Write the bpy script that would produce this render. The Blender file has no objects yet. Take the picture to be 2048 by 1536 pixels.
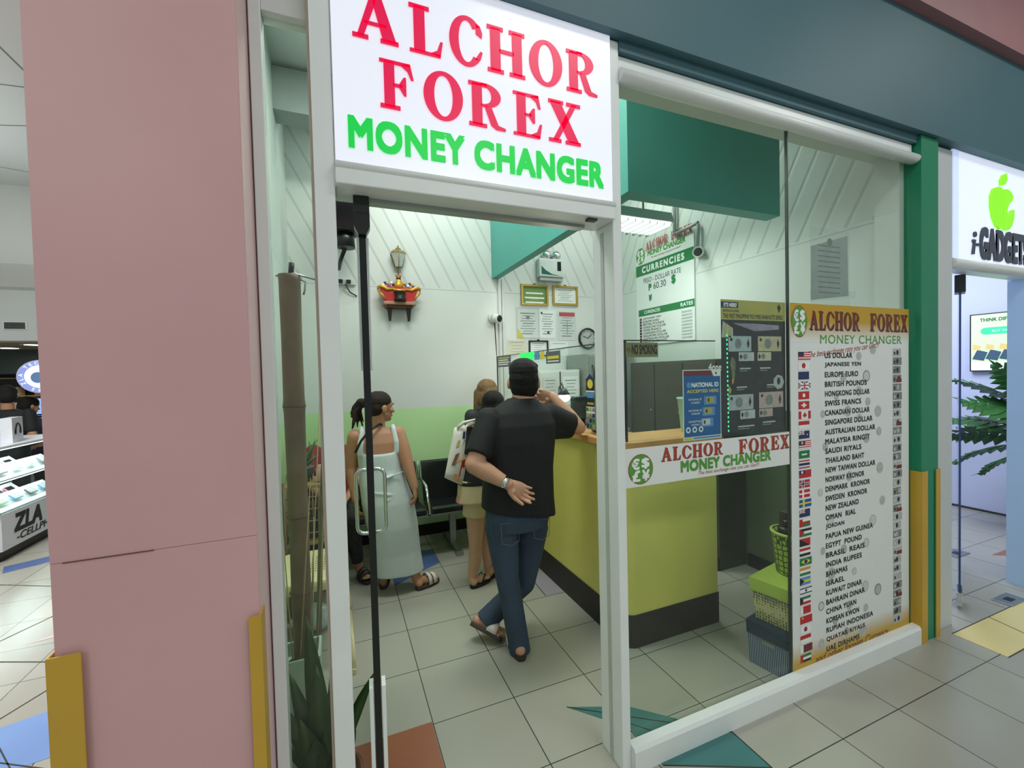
import bpy, bmesh, math, random
from mathutils import Vector, Matrix
random.seed(7)
sc = bpy.context.scene
col = sc.collection
PI = math.pi

# ---------------------------------------------------------------- camera
FPX = 859.96
YAW, PITCH, ROLL = 0.384746, -0.025710, -0.025010
CAM = Vector((0, 0, 1.6))
_f = Vector((math.sin(YAW)*math.cos(PITCH), math.cos(YAW)*math.cos(PITCH), math.sin(PITCH)))
_r = Vector((math.cos(YAW), -math.sin(YAW), 0))
_u = _r.cross(_f)
CR = _r*math.cos(ROLL) + _u*math.sin(ROLL)
CU = -_r*math.sin(ROLL) + _u*math.cos(ROLL)
cam = bpy.data.objects.new('camera', bpy.data.cameras.new('camera'))
cam.data.sensor_width = 36
cam.data.lens = 36*FPX/2048
cam.data.clip_start = 0.02
cam.matrix_world = Matrix(((CR.x, CU.x, -_f.x, CAM.x), (CR.y, CU.y, -_f.y, CAM.y), (CR.z, CU.z, -_f.z, CAM.z), (0, 0, 0, 1)))
col.objects.link(cam)
sc.camera = cam
def at(px, py, ax, v):
    """surveyed point: where the sight line through a pixel of the 2048x1536 photo meets the plane ax = v"""
    d = CR*((px-1024)/FPX) + CU*(-(py-768)/FPX) + _f
    i = 'XYZ'.index(ax)
    return CAM + d*((v-CAM[i])/d[i])

# ---------------------------------------------------------------- view, world, lights
vs = sc.view_settings
sc.display_settings.display_device = 'sRGB'
vs.view_transform = 'Standard'; vs.look = 'None'; vs.gamma = 1; vs.use_curve_mapping = False
vs.exposure = 0.0
sc.cycles.max_bounces = 10; sc.cycles.transparent_max_bounces = 16
sc.cycles.diffuse_bounces = 4; sc.cycles.glossy_bounces = 4
sc.cycles.caustics_reflective = False; sc.cycles.caustics_refractive = False
sc.cycles.sample_clamp_indirect = 6
w = bpy.data.worlds.new('world'); sc.world = w; w.use_nodes = True
w.node_tree.nodes['Background'].inputs[0].default_value = (0.86, 0.95, 0.97, 1)
w.node_tree.nodes['Background'].inputs[1].default_value = 0.42
def area(name, loc, sx, sy, power, color=(1, 1, 1), rot=(0, 0, 0)):
    l = bpy.data.lights.new(name, 'AREA'); l.shape = 'RECTANGLE'; l.size = sx; l.size_y = sy
    l.energy = power; l.color = color
    o = bpy.data.objects.new(name, l); o.location = loc; o.rotation_euler = rot; col.objects.link(o)
    return o
# fluorescent fittings of the shop (built further down) plus unseen mall ceiling panels and added fill lights
area('shop_light', (0.55, 2.45, 3.84), 1.2, 0.5, 45, (0.95, 1, 0.93))
area('shop_light', (0.85, 3.8, 3.84), 1.2, 0.3, 14, (0.95, 1, 0.93))
area('shop_light', (2.3, 3.3, 3.84), 0.9, 0.4, 20, (0.95, 1, 0.94))  # added unseen fitting, brightens the wall past the bulkhead
area('counter_light', (2.25, 2.9, 2.70), 0.5, 0.25, 13, (0.93, 1, 0.94))
MALL = [(-1.6, 0.2, 10), (1.6, -0.05, 17), (4.2, 0.0, 19), (-2.6, 3.4, 190), (1.5, -2.9, 44), (3.4, -3.2, 24), (-2.6, -2.6, 44)]  # all out of view; the rear panels are added to light the pillar front
for x, y, p in MALL:
    area('unseen_mall_light', (x, y, 4.13), 1.1, 0.5, p, (0.98, 1, 0.97))
area('ceiling_fill', (-3.6, 4.2, 3.0), 0.5, 5.0, 30, (0.95, 1, 1), (PI, 0, 0))  # added uplight without a fitting, brightens the mall ceiling
area('gadget_light', (4.9, 2.6, 3.0), 1.4, 1.0, 62, (0.78, 0.84, 1.0))
area('kiosk_light', (-3.1, 5.86, 1.0), 0.25, 1.1, 7, (0.9, 1, 0.97))
area('kiosk_light', (-3.1, 5.86, 0.70), 0.25, 1.1, 5, (0.9, 1, 0.97))

# ---------------------------------------------------------------- materials
def lin(c):
    return tuple(((v/255)/12.92 if v/255 <= 0.04045 else ((v/255+0.055)/1.055)**2.4) for v in c)
_mats = {}
def mat(name, rgb=(200, 200, 200), rough=0.5, metal=0.0, emit=0.0, noise=0.06, scale=6.0, bump=0.0, spec=0.5, bscale=None, ecol=None):
    if name in _mats: return _mats[name]
    m = bpy.data.materials.new(name); m.use_nodes = True
    nt = m.node_tree; b = nt.nodes['Principled BSDF']
    c = lin(rgb)
    b.inputs['Roughness'].default_value = rough
    b.inputs['Metallic'].default_value = metal
    b.inputs['Specular IOR Level'].default_value = spec
    tc = nt.nodes.new('ShaderNodeTexCoord')
    n = nt.nodes.new('ShaderNodeTexNoise'); n.inputs['Scale'].default_value = scale; n.inputs['Detail'].default_value = 4
    nt.links.new(tc.outputs['Object'], n.inputs['Vector'])
    r = nt.nodes.new('ShaderNodeValToRGB')
    r.color_ramp.elements[0].position = 0.3; r.color_ramp.elements[1].position = 0.7
    r.color_ramp.elements[0].color = (*[v*(1-noise) for v in c], 1)
    r.color_ramp.elements[1].color = (*[min(1, v*(1+noise)) for v in c], 1)
    nt.links.new(n.outputs['Fac'], r.inputs[0]); nt.links.new(r.outputs[0], b.inputs['Base Color'])
    if bump:
        n2 = nt.nodes.new('ShaderNodeTexNoise'); n2.inputs['Scale'].default_value = bscale or scale*4; n2.inputs['Detail'].default_value = 3
        nt.links.new(tc.outputs['Object'], n2.inputs['Vector'])
        bp = nt.nodes.new('ShaderNodeBump'); bp.inputs['Strength'].default_value = bump; bp.inputs['Distance'].default_value = 0.01
        nt.links.new(n2.outputs['Fac'], bp.inputs['Height']); nt.links.new(bp.outputs[0], b.inputs['Normal'])
    if emit:
        e = lin(ecol) if ecol else c
        b.inputs['Emission Color'].default_value = (*e, 1)
        b.inputs['Emission Strength'].default_value = emit
    _mats[name] = m
    return m
def glass_mat(name, tint=(0.93, 0.98, 0.95), refl=1.0, haze=0.0):
    m = bpy.data.materials.new(name); m.use_nodes = True
    nt = m.node_tree; nt.nodes.clear()
    out = nt.nodes.new('ShaderNodeOutputMaterial')
    tr = nt.nodes.new('ShaderNodeBsdfTransparent'); tr.inputs[0].default_value = (*tint, 1)
    gl = nt.nodes.new('ShaderNodeBsdfGlossy'); gl.inputs['Roughness'].default_value = 0.02
    lw = nt.nodes.new('ShaderNodeLayerWeight'); lw.inputs['Blend'].default_value = 0.5
    pw = nt.nodes.new('ShaderNodeMath'); pw.operation = 'POWER'; pw.inputs[1].default_value = 5.0
    fr = nt.nodes.new('ShaderNodeMath'); fr.operation = 'MULTIPLY_ADD'; fr.inputs[1].default_value = 0.9; fr.inputs[2].default_value = 0.03
    nt.links.new(lw.outputs['Facing'], pw.inputs[0]); nt.links.new(pw.outputs[0], fr.inputs[0])
    mu = nt.nodes.new('ShaderNodeMath'); mu.operation = 'MULTIPLY'; mu.inputs[1].default_value = refl
    mx = nt.nodes.new('ShaderNodeMixShader')
    nt.links.new(fr.outputs[0], mu.inputs[0]); nt.links.new(mu.outputs[0], mx.inputs[0])
    nt.links.new(tr.outputs[0], mx.inputs[1]); nt.links.new(gl.outputs[0], mx.inputs[2])
    nt.links.new(mx.outputs[0], out.inputs[0])
    _mats[name] = m
    return m
GLASS = glass_mat('shopfront_glass', (0.95, 0.985, 0.965), 0.9)
GLASS_SCREEN = glass_mat('screen_glass', (0.93, 0.97, 0.95), 0.8)
PLASTIC_FILM = glass_mat('plastic_film', (0.965, 0.972, 0.968), 0.7)

def nodes_mix(nt, fac, a, b):
    mx = nt.nodes.new('ShaderNodeMix'); mx.data_type = 'RGBA'
    for k, v in ((0, fac), (6, a), (7, b)):
        if isinstance(v, tuple): mx.inputs[k].default_value = (*v, 1)
        elif isinstance(v, (int, float)): mx.inputs[k].default_value = v
        else: nt.links.new(v, mx.inputs[k])
    return mx.outputs[2]
def nmath(nt, op, a, b=None):
    n = nt.nodes.new('ShaderNodeMath'); n.operation = op
    for k, v in ((0, a), (1, b)):
        if v is None: continue
        if isinstance(v, (int, float)): n.inputs[k].default_value = v
        else: nt.links.new(v, n.inputs[k])
    return n.outputs[0]
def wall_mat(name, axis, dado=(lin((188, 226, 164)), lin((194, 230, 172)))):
    """white paint with soft darker diagonal lines above a seam, plain panel below it, green dado"""
    m = bpy.data.materials.new(name); m.use_nodes = True
    nt = m.node_tree; b = nt.nodes['Principled BSDF']
    tc = nt.nodes.new('ShaderNodeTexCoord'); sp = nt.nodes.new('ShaderNodeSeparateXYZ')
    nt.links.new(tc.outputs['Object'], sp.inputs[0])
    u = sp.outputs[0] if axis == 'X' else sp.outputs[1]; z = sp.outputs[2]
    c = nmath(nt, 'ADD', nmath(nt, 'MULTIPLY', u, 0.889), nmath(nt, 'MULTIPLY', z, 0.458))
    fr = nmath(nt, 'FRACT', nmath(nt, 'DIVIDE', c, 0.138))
    diag_line = nmath(nt, 'MAXIMUM', nmath(nt, 'SUBTRACT', 1.0, nmath(nt, 'DIVIDE', nmath(nt, 'ABSOLUTE', nmath(nt, 'SUBTRACT', fr, 0.5)), 0.13)), 0.0)
    diag_line = nmath(nt, 'MULTIPLY', diag_line, nmath(nt, 'GREATER_THAN', z, 2.47))
    seam = nmath(nt, 'LESS_THAN', nmath(nt, 'ABSOLUTE', nmath(nt, 'SUBTRACT', z, 2.455)), 0.005)
    n = nt.nodes.new('ShaderNodeTexNoise'); n.inputs['Scale'].default_value = 2.2; n.inputs['Detail'].default_value = 5
    nt.links.new(tc.outputs['Object'], n.inputs['Vector'])
    white = nodes_mix(nt, n.outputs['Fac'], lin((206, 210, 206)), lin((217, 221, 217)))
    white = nodes_mix(nt, nmath(nt, 'MULTIPLY', diag_line, 0.42), white, lin((150, 152, 150)))  # soft darker diagonal lines mixed into the white
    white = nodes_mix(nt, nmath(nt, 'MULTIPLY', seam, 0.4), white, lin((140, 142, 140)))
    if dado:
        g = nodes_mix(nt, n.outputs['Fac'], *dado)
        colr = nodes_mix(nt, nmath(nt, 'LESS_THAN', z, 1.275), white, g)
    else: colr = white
    nt.links.new(colr, b.inputs['Base Color'])
    b.inputs['Roughness'].default_value = 0.45
    bp = nt.nodes.new('ShaderNodeBump'); bp.inputs['Strength'].default_value = 0.5; bp.inputs['Distance'].default_value = 0.004; bp.invert = True
    nt.links.new(diag_line, bp.inputs['Height']); nt.links.new(bp.outputs[0], b.inputs['Normal'])
    _mats[name] = m
    return m
def floor_mat(name):
    m = bpy.data.materials.new(name); m.use_nodes = True
    nt = m.node_tree; b = nt.nodes['Principled BSDF']
    tc = nt.nodes.new('ShaderNodeTexCoord'); sp = nt.nodes.new('ShaderNodeSeparateXYZ')
    nt.links.new(tc.outputs['Object'], sp.inputs[0])
    u = nmath(nt, 'DIVIDE', nmath(nt, 'SUBTRACT', sp.outputs[0], 0.3545-40*0.3995), 0.3995)
    v = nmath(nt, 'DIVIDE', nmath(nt, 'SUBTRACT', sp.outputs[1], 1.1500-40*0.3945), 0.3945)
    def edge(t):
        f = nmath(nt, 'FRACT', t)
        return nmath(nt, 'LESS_THAN', nmath(nt, 'ABSOLUTE', nmath(nt, 'SUBTRACT', f, 0.5)), 0.4945)
    inside = nmath(nt, 'MULTIPLY', edge(u), edge(v))
    cb = nt.nodes.new('ShaderNodeCombineXYZ')
    nt.links.new(nmath(nt, 'FLOOR', u), cb.inputs[0]); nt.links.new(nmath(nt, 'FLOOR', v), cb.inputs[1])
    wn = nt.nodes.new('ShaderNodeTexWhiteNoise'); nt.links.new(cb.outputs[0], wn.inputs['Vector'])
    n = nt.nodes.new('ShaderNodeTexNoise'); n.inputs['Scale'].default_value = 3; n.inputs['Detail'].default_value = 6
    nt.links.new(tc.outputs['Object'], n.inputs['Vector'])
    t1 = nodes_mix(nt, wn.outputs['Value'], lin((164, 163, 152)), lin((172, 171, 160)))
    t2 = nodes_mix(nt, nmath(nt, 'MULTIPLY', n.outputs['Fac'], 0.25), t1, lin((140, 140, 130)))
    c = nodes_mix(nt, inside, lin((52, 54, 48)), t2)
    nt.links.new(c, b.inputs['Base Color'])
    b.inputs['Roughness'].default_value = 0.22
    b.inputs['Specular IOR Level'].default_value = 0.45
    _mats[name] = m
    return m

# ---------------------------------------------------------------- mesh builder
class MB:
    def __init__(self):
        self.bm = bmesh.new(); self.mats = []
    def mi(self, m):
        if m not in self.mats: self.mats.append(m)
        return self.mats.index(m)
    def _faces(self, fs, m, smooth=False):
        i = self.mi(m)
        for f in fs:
            f.material_index = i; f.smooth = smooth
    def box(self, x0, x1, y0, y1, z0, z1, m, bev=0.0, seg=2):
        v = [self.bm.verts.new((x, y, z)) for x in (x0, x1) for y in (y0, y1) for z in (z0, z1)]
        q = [(0, 1, 3, 2), (4, 6, 7, 5), (0, 4, 5, 1), (2, 3, 7, 6), (0, 2, 6, 4), (1, 5, 7, 3)]
        fs = [self.bm.faces.new([v[i] for i in f]) for f in q]
        self._faces(fs, m)
        if bev:
            es = list({e for f in fs for e in f.edges})
            r = bmesh.ops.bevel(self.bm, geom=es, offset=bev, segments=seg, affect='EDGES', profile=0.5)
            self._faces([f for f in r['faces']], m)
        return self
    def poly(self, pts, m):
        f = self.bm.faces.new([self.bm.verts.new(p) for p in pts]); self._faces([f], m); return self
    def rect(self, x0, x1, z0, z1, y, m):
        return self.poly([(x0, y, z0), (x1, y, z0), (x1, y, z1), (x0, y, z1)], m)
    def prism(self, pts, d0, d1, m, axis='Y', smooth=False):
        """extrude a polygon along an axis; axis Y: pts are (x,z), Z: (x,y), X: (y,z)"""
        def P(p, d):
            return {'Y': (p[0], d, p[1]), 'Z': (p[0], p[1], d), 'X': (d, p[0], p[1])}[axis]
        a = [self.bm.verts.new(P(p, d0)) for p in pts]; c = [self.bm.verts.new(P(p, d1)) for p in pts]
        n = len(pts); fs = []
        for k in range(n):
            fs.append(self.bm.faces.new((a[k], a[(k+1) % n], c[(k+1) % n], c[k])))
        self._faces(fs, m, smooth)
        self._faces([self.bm.faces.new(a[::-1]), self.bm.faces.new(c)], m)
        return self
    def disc(self, cx, cz, rx, rz, y, m, n=24):
        return self.poly([(cx+rx*math.cos(2*PI*k/n), y, cz+rz*math.sin(2*PI*k/n)) for k in range(n)], m)
    def loft(self, rings, m, caps=True, smooth=True):
        """rings: lists of points, equal length"""
        R = [[self.bm.verts.new(p) for p in r] for r in rings]; n = len(R[0]); fs = []
        for a, c in zip(R[:-1], R[1:]):
            for k in range(n):
                fs.append(self.bm.faces.new((a[k], a[(k+1) % n], c[(k+1) % n], c[k])))
        self._faces(fs, m, smooth)
        if caps: self._faces([self.bm.faces.new(R[0][::-1]), self.bm.faces.new(R[-1])], m)
        return self
    def cyl(self, p0, p1, r0, r1, m, n=16, caps=True):
        p0 = Vector(p0); p1 = Vector(p1); a, c = frame(p1-p0)
        ring = lambda p, r: [p + a*(r*math.cos(2*PI*k/n)) + c*(r*math.sin(2*PI*k/n)) for k in range(n)]
        return self.loft([ring(p0, r0), ring(p1, r1)], m, caps)
    def tube(self, path, r, m, n=8, closed=False, caps=True):
        P = [Vector(p) for p in path]; N = len(P)
        if closed:
            T = [(P[(i+1) % N]-P[i-1]).normalized() for i in range(N)]
        else:
            T = [(P[min(i+1, N-1)]-P[max(i-1, 0)]).normalized() for i in range(N)]
        a, c = frame(T[0]); rings = []
        for i in range(N):
            a = (a - T[i]*a.dot(T[i])).normalized(); c = T[i].cross(a)
            ri = r[i] if isinstance(r, (list, tuple)) else r
            rings.append([P[i] + a*(ri*math.cos(2*PI*k/n)) + c*(ri*math.sin(2*PI*k/n)) for k in range(n)])
        if closed:
            rings.append(rings[0]); return self.loft(rings, m, False)
        return self.loft(rings, m, caps)
    def lathe(self, prof, cx, cy, m, n=24, caps=True):
        return self.loft([[(cx+r*math.cos(2*PI*k/n), cy+r*math.sin(2*PI*k/n), z) for k in range(n)] for r, z in prof], m, caps)
    def ell(self, c, r, m, n=16, rot=None):
        c = Vector(c); rings = []
        for i in range(1, n//2):
            t = PI*i/(n//2)
            ring = []
            for k in range(n):
                p = Vector((r[0]*math.sin(t)*math.cos(2*PI*k/n), r[1]*math.sin(t)*math.sin(2*PI*k/n), -r[2]*math.cos(t)))
                if rot: p = rot @ p
                ring.append(c+p)
            rings.append(ring)
        return self.loft(rings, m, True)
    def cap(self, p0, p1, r0, r1, m, n=12):
        """capsule that tapers"""
        p0 = Vector(p0); p1 = Vector(p1); d = (p1-p0)
        if d.length < 1e-6: d = Vector((0, 0, 1e-4))
        t = d.normalized(); a, c = frame(t); rings = []
        for k in range(1, 5):
            an = PI/2*(1-k/4); rings.append((p0 - t*r0*math.sin(an), r0*math.cos(an)))
        for k in range(0, 4):
            an = PI/2*(k/4); rings.append((p1 + t*r1*math.sin(an), r1*math.cos(an)))
        return self.loft([[p + a*(q*math.cos(2*PI*k/n)) + c*(q*math.sin(2*PI*k/n)) for k in range(n)] for p, q in rings], m, True)
    def chain(self, pts, rs, m, n=12):
        for i in range(len(pts)-1):
            self.cap(pts[i], pts[i+1], rs[i], rs[i+1], m, n)
        return self
    def text(self, body, x0, x1, z0, z1, y, m, bold=0.0, shear=0.0, ext=0.0, space=1.0, slope=0.0):
        vs_, fs_ = text_mesh(body, 0.0, shear, space)
        X = [p[0] for p in vs_]; Y = [p[1] for p in vs_]
        ax, bx, ay, by = min(X), max(X), min(Y), max(Y)
        sx = (x1-x0)/(bx-ax); sz = (z1-z0)/(by-ay)
        d_ = bold*sx*2.0; e_ = bold*sz*2.0
        shifts = [(0, 0)] if bold <= 0 else ([(-d_, -e_), (d_, e_)] if bold < 0.012 else [(-d_, -e_), (d_, e_), (-d_, e_), (d_, -e_)])
        for n_, (ax_, az_) in enumerate(shifts):
            A = [self.bm.verts.new((x0+ax_+(p[0]-ax)*sx, y-0.00001*n_, z0+az_+(p[1]-ay)*sz+slope*(p[0]-ax)*sx)) for p in vs_]; F = []
            for f in fs_:
                try: F.append(self.bm.faces.new([A[i] for i in f]))
                except ValueError: pass
            self._faces(F, m)
            if ext:
                r = bmesh.ops.extrude_face_region(self.bm, geom=F)
                nv = [g for g in r['geom'] if isinstance(g, bmesh.types.BMVert)]
                for v in nv: v.co.y -= ext
                for v in nv: self._faces([f for f in v.link_faces], m)
        return self
    def done(self, name, parent=None, loc=None, fix=True):
        if fix: bmesh.ops.recalc_face_normals(self.bm, faces=self.bm.faces[:])
        me = bpy.data.meshes.new(name); self.bm.to_mesh(me); self.bm.free()
        for m in self.mats: me.materials.append(m)
        o = bpy.data.objects.new(name, me); col.objects.link(o)
        if parent is not None: o.parent = parent
        if loc is not None: o.location = loc
        return o
def frame(t):
    t = Vector(t).normalized()
    h = Vector((0, 0, 1)) if abs(t.z) < 0.9 else Vector((1, 0, 0))
    a = t.cross(h).normalized(); return a, t.cross(a)
_tx = {}
def text_mesh(body, bold, shear, space):
    k = (body, bold, shear, space)
    if k in _tx: return _tx[k]
    cu = bpy.data.curves.new('txt', 'FONT'); cu.body = body; cu.offset = bold; cu.shear = shear
    cu.space_character = space; cu.resolution_u = 4; cu.fill_mode = 'FRONT'
    o = bpy.data.objects.new('txt', cu); tmpc.objects.link(o)
    dg = bpy.context.evaluated_depsgraph_get()
    me = o.evaluated_get(dg).to_mesh()
    _tx[k] = ([tuple(v.co) for v in me.vertices], [tuple(p.vertices) for p in me.polygons])
    o.evaluated_get(dg).to_mesh_clear()
    bpy.data.objects.remove(o); bpy.data.curves.remove(cu)
    return _tx[k]
tmpc = col

def tag(o, label, cat, group=None, kind=None):
    o['label'] = label; o['category'] = cat
    if group: o['group'] = group
    if kind: o['kind'] = kind
    return o
def thing(name, label, cat, loc=(0, 0, 0), rz=0.0, group=None, kind=None):
    o = bpy.data.objects.new(name, None); o.empty_display_size = 0.1
    col.objects.link(o); o.location = loc; o.rotation_euler = (0, 0, rz)
    return tag(o, label, cat, group, kind)
def copy_tree(o, parent=None):
    c = o.copy(); col.objects.link(c)
    if parent is not None: c.parent = parent
    for ch in list(o.children): copy_tree(ch, c)
    return c
def struct(o, label, cat):
    return tag(o, label, cat, kind='structure')
def fuse(mb, name, m, voxel, parent, smooth=4, sub=Vector((0, 0, 0)), cut=None):
    """grow the shapes in mb into one continuous skin"""
    for v in mb.bm.verts: v.co -= sub
    o = mb.done(name, None)
    md = o.modifiers.new('r', 'REMESH'); md.mode = 'VOXEL'; md.voxel_size = voxel; md.use_smooth_shade = True
    if smooth:
        s = o.modifiers.new('s', 'SMOOTH'); s.iterations = smooth; s.factor = 0.5
    dg = bpy.context.evaluated_depsgraph_get()
    me = bpy.data.meshes.new_from_object(o.evaluated_get(dg))
    old = o.data; o.modifiers.clear(); o.data = me; bpy.data.meshes.remove(old)
    me.materials.clear(); me.materials.append(m)
    for p in me.polygons: p.material_index = 0; p.use_smooth = True
    o.parent = parent
    return o
# ---------------------------------------------------------------- setting: floor, walls, ceiling
WHITE = mat('white_metal_paint', (230, 235, 234), 0.35, noise=0.02)
WHITE_WALL = mat('white_wall_paint', (212, 216, 210), 0.5, noise=0.03, scale=2)
TEAL_PAINT = mat('teal_blue_paint', (64, 102, 112), 0.55, noise=0.05, scale=1.5)
TURQ = mat('turquoise_paint', (72, 158, 146), 0.5, noise=0.05, scale=2)
PINK = mat('pink_paint', (208, 164, 166), 0.4, noise=0.035, scale=2.5, bump=0.05, bscale=5)
PINK_GLOSS_LIT = mat('pink_gloss_lit', (226, 188, 190), 0.3, noise=0.03, scale=3)  # gloss pink, lightened to paint in the bright sheen on the pillar's side
PINK_DARK = mat('mauve_paint', (160, 112, 116), 0.5, noise=0.04)
GREEN_COL = mat('green_paint', (20, 128, 92), 0.45, noise=0.05, scale=3)
MUSTARD = mat('mustard_guard', (196, 156, 52), 0.4, noise=0.04, scale=4)
BLACK = mat('black_plastic', (16, 18, 18), 0.35, noise=0.1)
CHROME = mat('chrome', (215, 218, 220), 0.12, 1.0, noise=0.01)
STEEL = mat('brushed_steel', (170, 174, 174), 0.35, 1.0, noise=0.04)
BEIGE_SEAL = mat('beige_sealant', (176, 166, 150), 0.6)
CEIL = mat('ceiling_paint', (205, 210, 208), 0.7, noise=0.02, scale=1)
DARKGREY = mat('dark_grey_paint', (52, 50, 46), 0.5, noise=0.08)
WALL_B = wall_mat('back_wall_lined', 'X'); WALL_L = wall_mat('left_wall_lined', 'Y'); WALL_R = wall_mat('right_wall_lined', 'Y', (lin((84, 102, 76)), lin((94, 112, 84))))
FLOOR = floor_mat('floor_tiles')
def tile(name, rgb): return mat(name, rgb, 0.22, noise=0.05, scale=3)
T_TEAL = tile('teal_tile', (66, 118, 118)); T_RED = tile('terracotta_tile', (150, 92, 66)); T_BLUE = tile('blue_tile', (84, 106, 158))
T_LAV = tile('lavender_tile', (166, 160, 170)); T_YEL = tile('yellow_tile', (222, 206, 140)); T_LBLUE = tile('light_blue_tile', (120, 152, 206)); T_PINK = tile('pink_tile', (214, 180, 176))
GROUT = mat('tile_grout', (50, 52, 47), 0.8)
b = MB()
b.poly([(-9, -5, 0), (9, -5, 0), (9, 12, 0), (-9, 12, 0)], FLOOR)
def inlay(pts, m, z=0.0012):
    b.poly([(x, y, z) for x, y in pts], m)
def gline(p, q, wd=0.005, z=0.0022):
    d = Vector((q[0]-p[0], q[1]-p[1], 0)).normalized(); n = Vector((-d.y, d.x, 0))*wd/2
    b.poly([(p[0]+n.x, p[1]+n.y, z), (q[0]+n.x, q[1]+n.y, z), (q[0]-n.x, q[1]-n.y, z), (p[0]-n.x, p[1]-n.y, z)], GROUT)
inlay([(0.96, 1.78), (1.229, 1.666), (1.553, 1.358), (1.553, 1.176), (1.166, 1.355), (1.156, 1.563)], T_TEAL)
for p, q in (((0.96, 1.78), (1.553, 1.362)), ((1.156, 1.60), (1.29, 1.45)), ((1.372, 1.52), (1.36, 1.44)), ((1.553, 1.366), (1.553, 1.176)), ((1.553, 1.176), (1.166, 1.358))): gline(p, q)
inlay([(-0.045, 1.955), (0.351, 1.955), (0.351, 1.56), (-0.045, 1.56)], T_RED)
inlay([(0.64, 3.93), (0.752, 3.90), (0.752, 3.60), (0.603, 3.52), (0.357, 3.35), (0.357, 3.52)], T_BLUE)
inlay([(1.345, 3.05), (1.47, 3.05), (1.47, 2.74), (1.328, 2.74)], T_LAV); gline((1.345, 3.05), (1.328, 2.74))
inlay([(-2.785, 5.18), (-2.3, 5.44), (-2.2, 5.3), (-2.7, 5.0)], T_BLUE)
inlay([(-1.9, 2.75), (-1.55, 2.73), (-1.1, 2.86), (-1.1, 2.45), (-1.9, 2.30)], T_LBLUE); gline((-1.55, 2.74), (-1.3, 2.4))
inlay([(-1.84, 3.56), (-1.5, 3.75), (-1.5, 3.64)], T_PINK)
for p, q in (((-3.2, 4.0), (-1.2, 3.1)), ((-2.9, 4.9), (-1.0, 3.9)), ((-2.6, 3.2), (-0.9, 2.2)), ((-2.4, 3.0), (-1.6, 4.4)), ((-1.9, 2.2), (-1.0, 3.8))): gline(p, q, 0.006)
inlay([(3.30, 1.35), (3.46, 1.35), (5.2, 1.35), (5.2, 1.12), (3.30, 1.12)], T_YEL); gline((3.66, 1.12), (3.72, 1.35)); gline((3.3, 1.35), (5.2, 1.35)); gline((3.3, 1.12), (5.2, 1.12))
inlay([(4.95, 1.78), (5.3, 1.78), (5.3, 1.56)], T_RED)
f = b.done('floor'); struct(f, 'glossy grey-beige tiled floor with dark grout and coloured accent tiles', 'floor')

def sbox(name, label, cat, dims, m, bev=0.0, parent=None):
    o = MB().box(*dims, m, bev).done(name, parent)
    if parent is None: struct(o, label, cat)
    return o
sbox('wall_back', 'white diagonally lined back wall of the shop with a pale green dado', 'wall', (-0.62, 3.13, 4.3, 4.42, 0, 3.9), WALL_B)
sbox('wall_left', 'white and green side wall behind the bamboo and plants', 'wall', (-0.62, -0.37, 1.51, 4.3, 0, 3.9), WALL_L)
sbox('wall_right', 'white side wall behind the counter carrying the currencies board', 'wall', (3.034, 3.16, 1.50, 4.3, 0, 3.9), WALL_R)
sbox('ceiling', 'pale ceiling of the money changer shop', 'ceiling', (-0.62, 3.16, 1.47, 4.42, 3.9, 4.0), CEIL)
sbox('baseboard_back', 'black skirting along the foot of the back wall', 'skirting', (-0.37, 1.47, 4.285, 4.3, 0, 0.11), BLACK)
sbox('trim_1', 'white soffit box just inside the shopfront glass', 'soffit', (1.045, 3.03, 1.452, 1.60, 2.80, 3.9), WHITE_WALL)
sbox('trim_2', 'narrow white return beside the second shopfront pane', 'wall return', (2.99, 3.034, 1.452, 1.575, 0, 2.8), WHITE_WALL)
# turquoise bulkhead over the counter
b = MB()
b.prism([(1.54, 4.298), (1.54, 2.0), (2.766, 2.0), (2.766, 2.10), (1.622, 2.10), (1.622, 4.298)], 2.6, 3.899, TURQ, 'Z')
struct(b.done('trim_3'), 'turquoise dropped bulkhead running above the counter', 'bulkhead')
sbox('trim_4', 'grey beam under the shop ceiling behind the narrow pane', 'beam', (-0.37, 1.0, 3.55, 3.75, 3.55, 3.86), mat('grey_beam', (150, 158, 155), 0.6))

# ---------------------------------------------------------------- pillars
b = MB()
b.box(-0.623, -0.212, 1.3, 1.505, 1.1895, 4.2, PINK)
b.box(-0.622, -0.2118, 1.299, 1.505, 0, 1.1885, PINK)
pil = b.done('pillar'); tag(pil, 'broad pink painted pillar beside the narrow glass pane', 'pillar', kind='structure')
MB().box(-0.2125, -0.2105, 1.302, 1.500, 0, 4.2, PINK_GLOSS_LIT).done('glossy_lit_side', pil)
MB().box(-0.60, -0.43, 1.2972, 1.2992, 1.1875, 1.1893, mat('crack_line', (110, 70, 72), 0.8)).done('crack', pil)
g = MB(); g.prism([(-0.632, 1.36), (-0.632, 1.284), (-0.570, 1.284), (-0.570, 1.288), (-0.628, 1.288), (-0.628, 1.36)], 0.0, 0.98, MUSTARD, 'Z'); g.done('corner_guard', pil)
g = MB(); g.prism([(-0.236, 1.289), (-0.236, 1.285), (-0.2065, 1.285), (-0.2065, 1.345), (-0.2105, 1.345), (-0.2105, 1.289)], 0.0, 0.98, MUSTARD, 'Z'); g.done('corner_guard', pil)
b = MB(); b.box(3.034, 3.204, 1.373, 1.50, 0, 2.86, GREEN_COL)
gc = b.done('column'); tag(gc, 'slim green column with mustard corner guards between the two shops', 'column', kind='structure')
def guard(x0, x1, y0, y1):
    return MB().box(x0, x1, y0, y1, 0, 0.985, MUSTARD, 0.001).done('corner_guard', gc)
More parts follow.
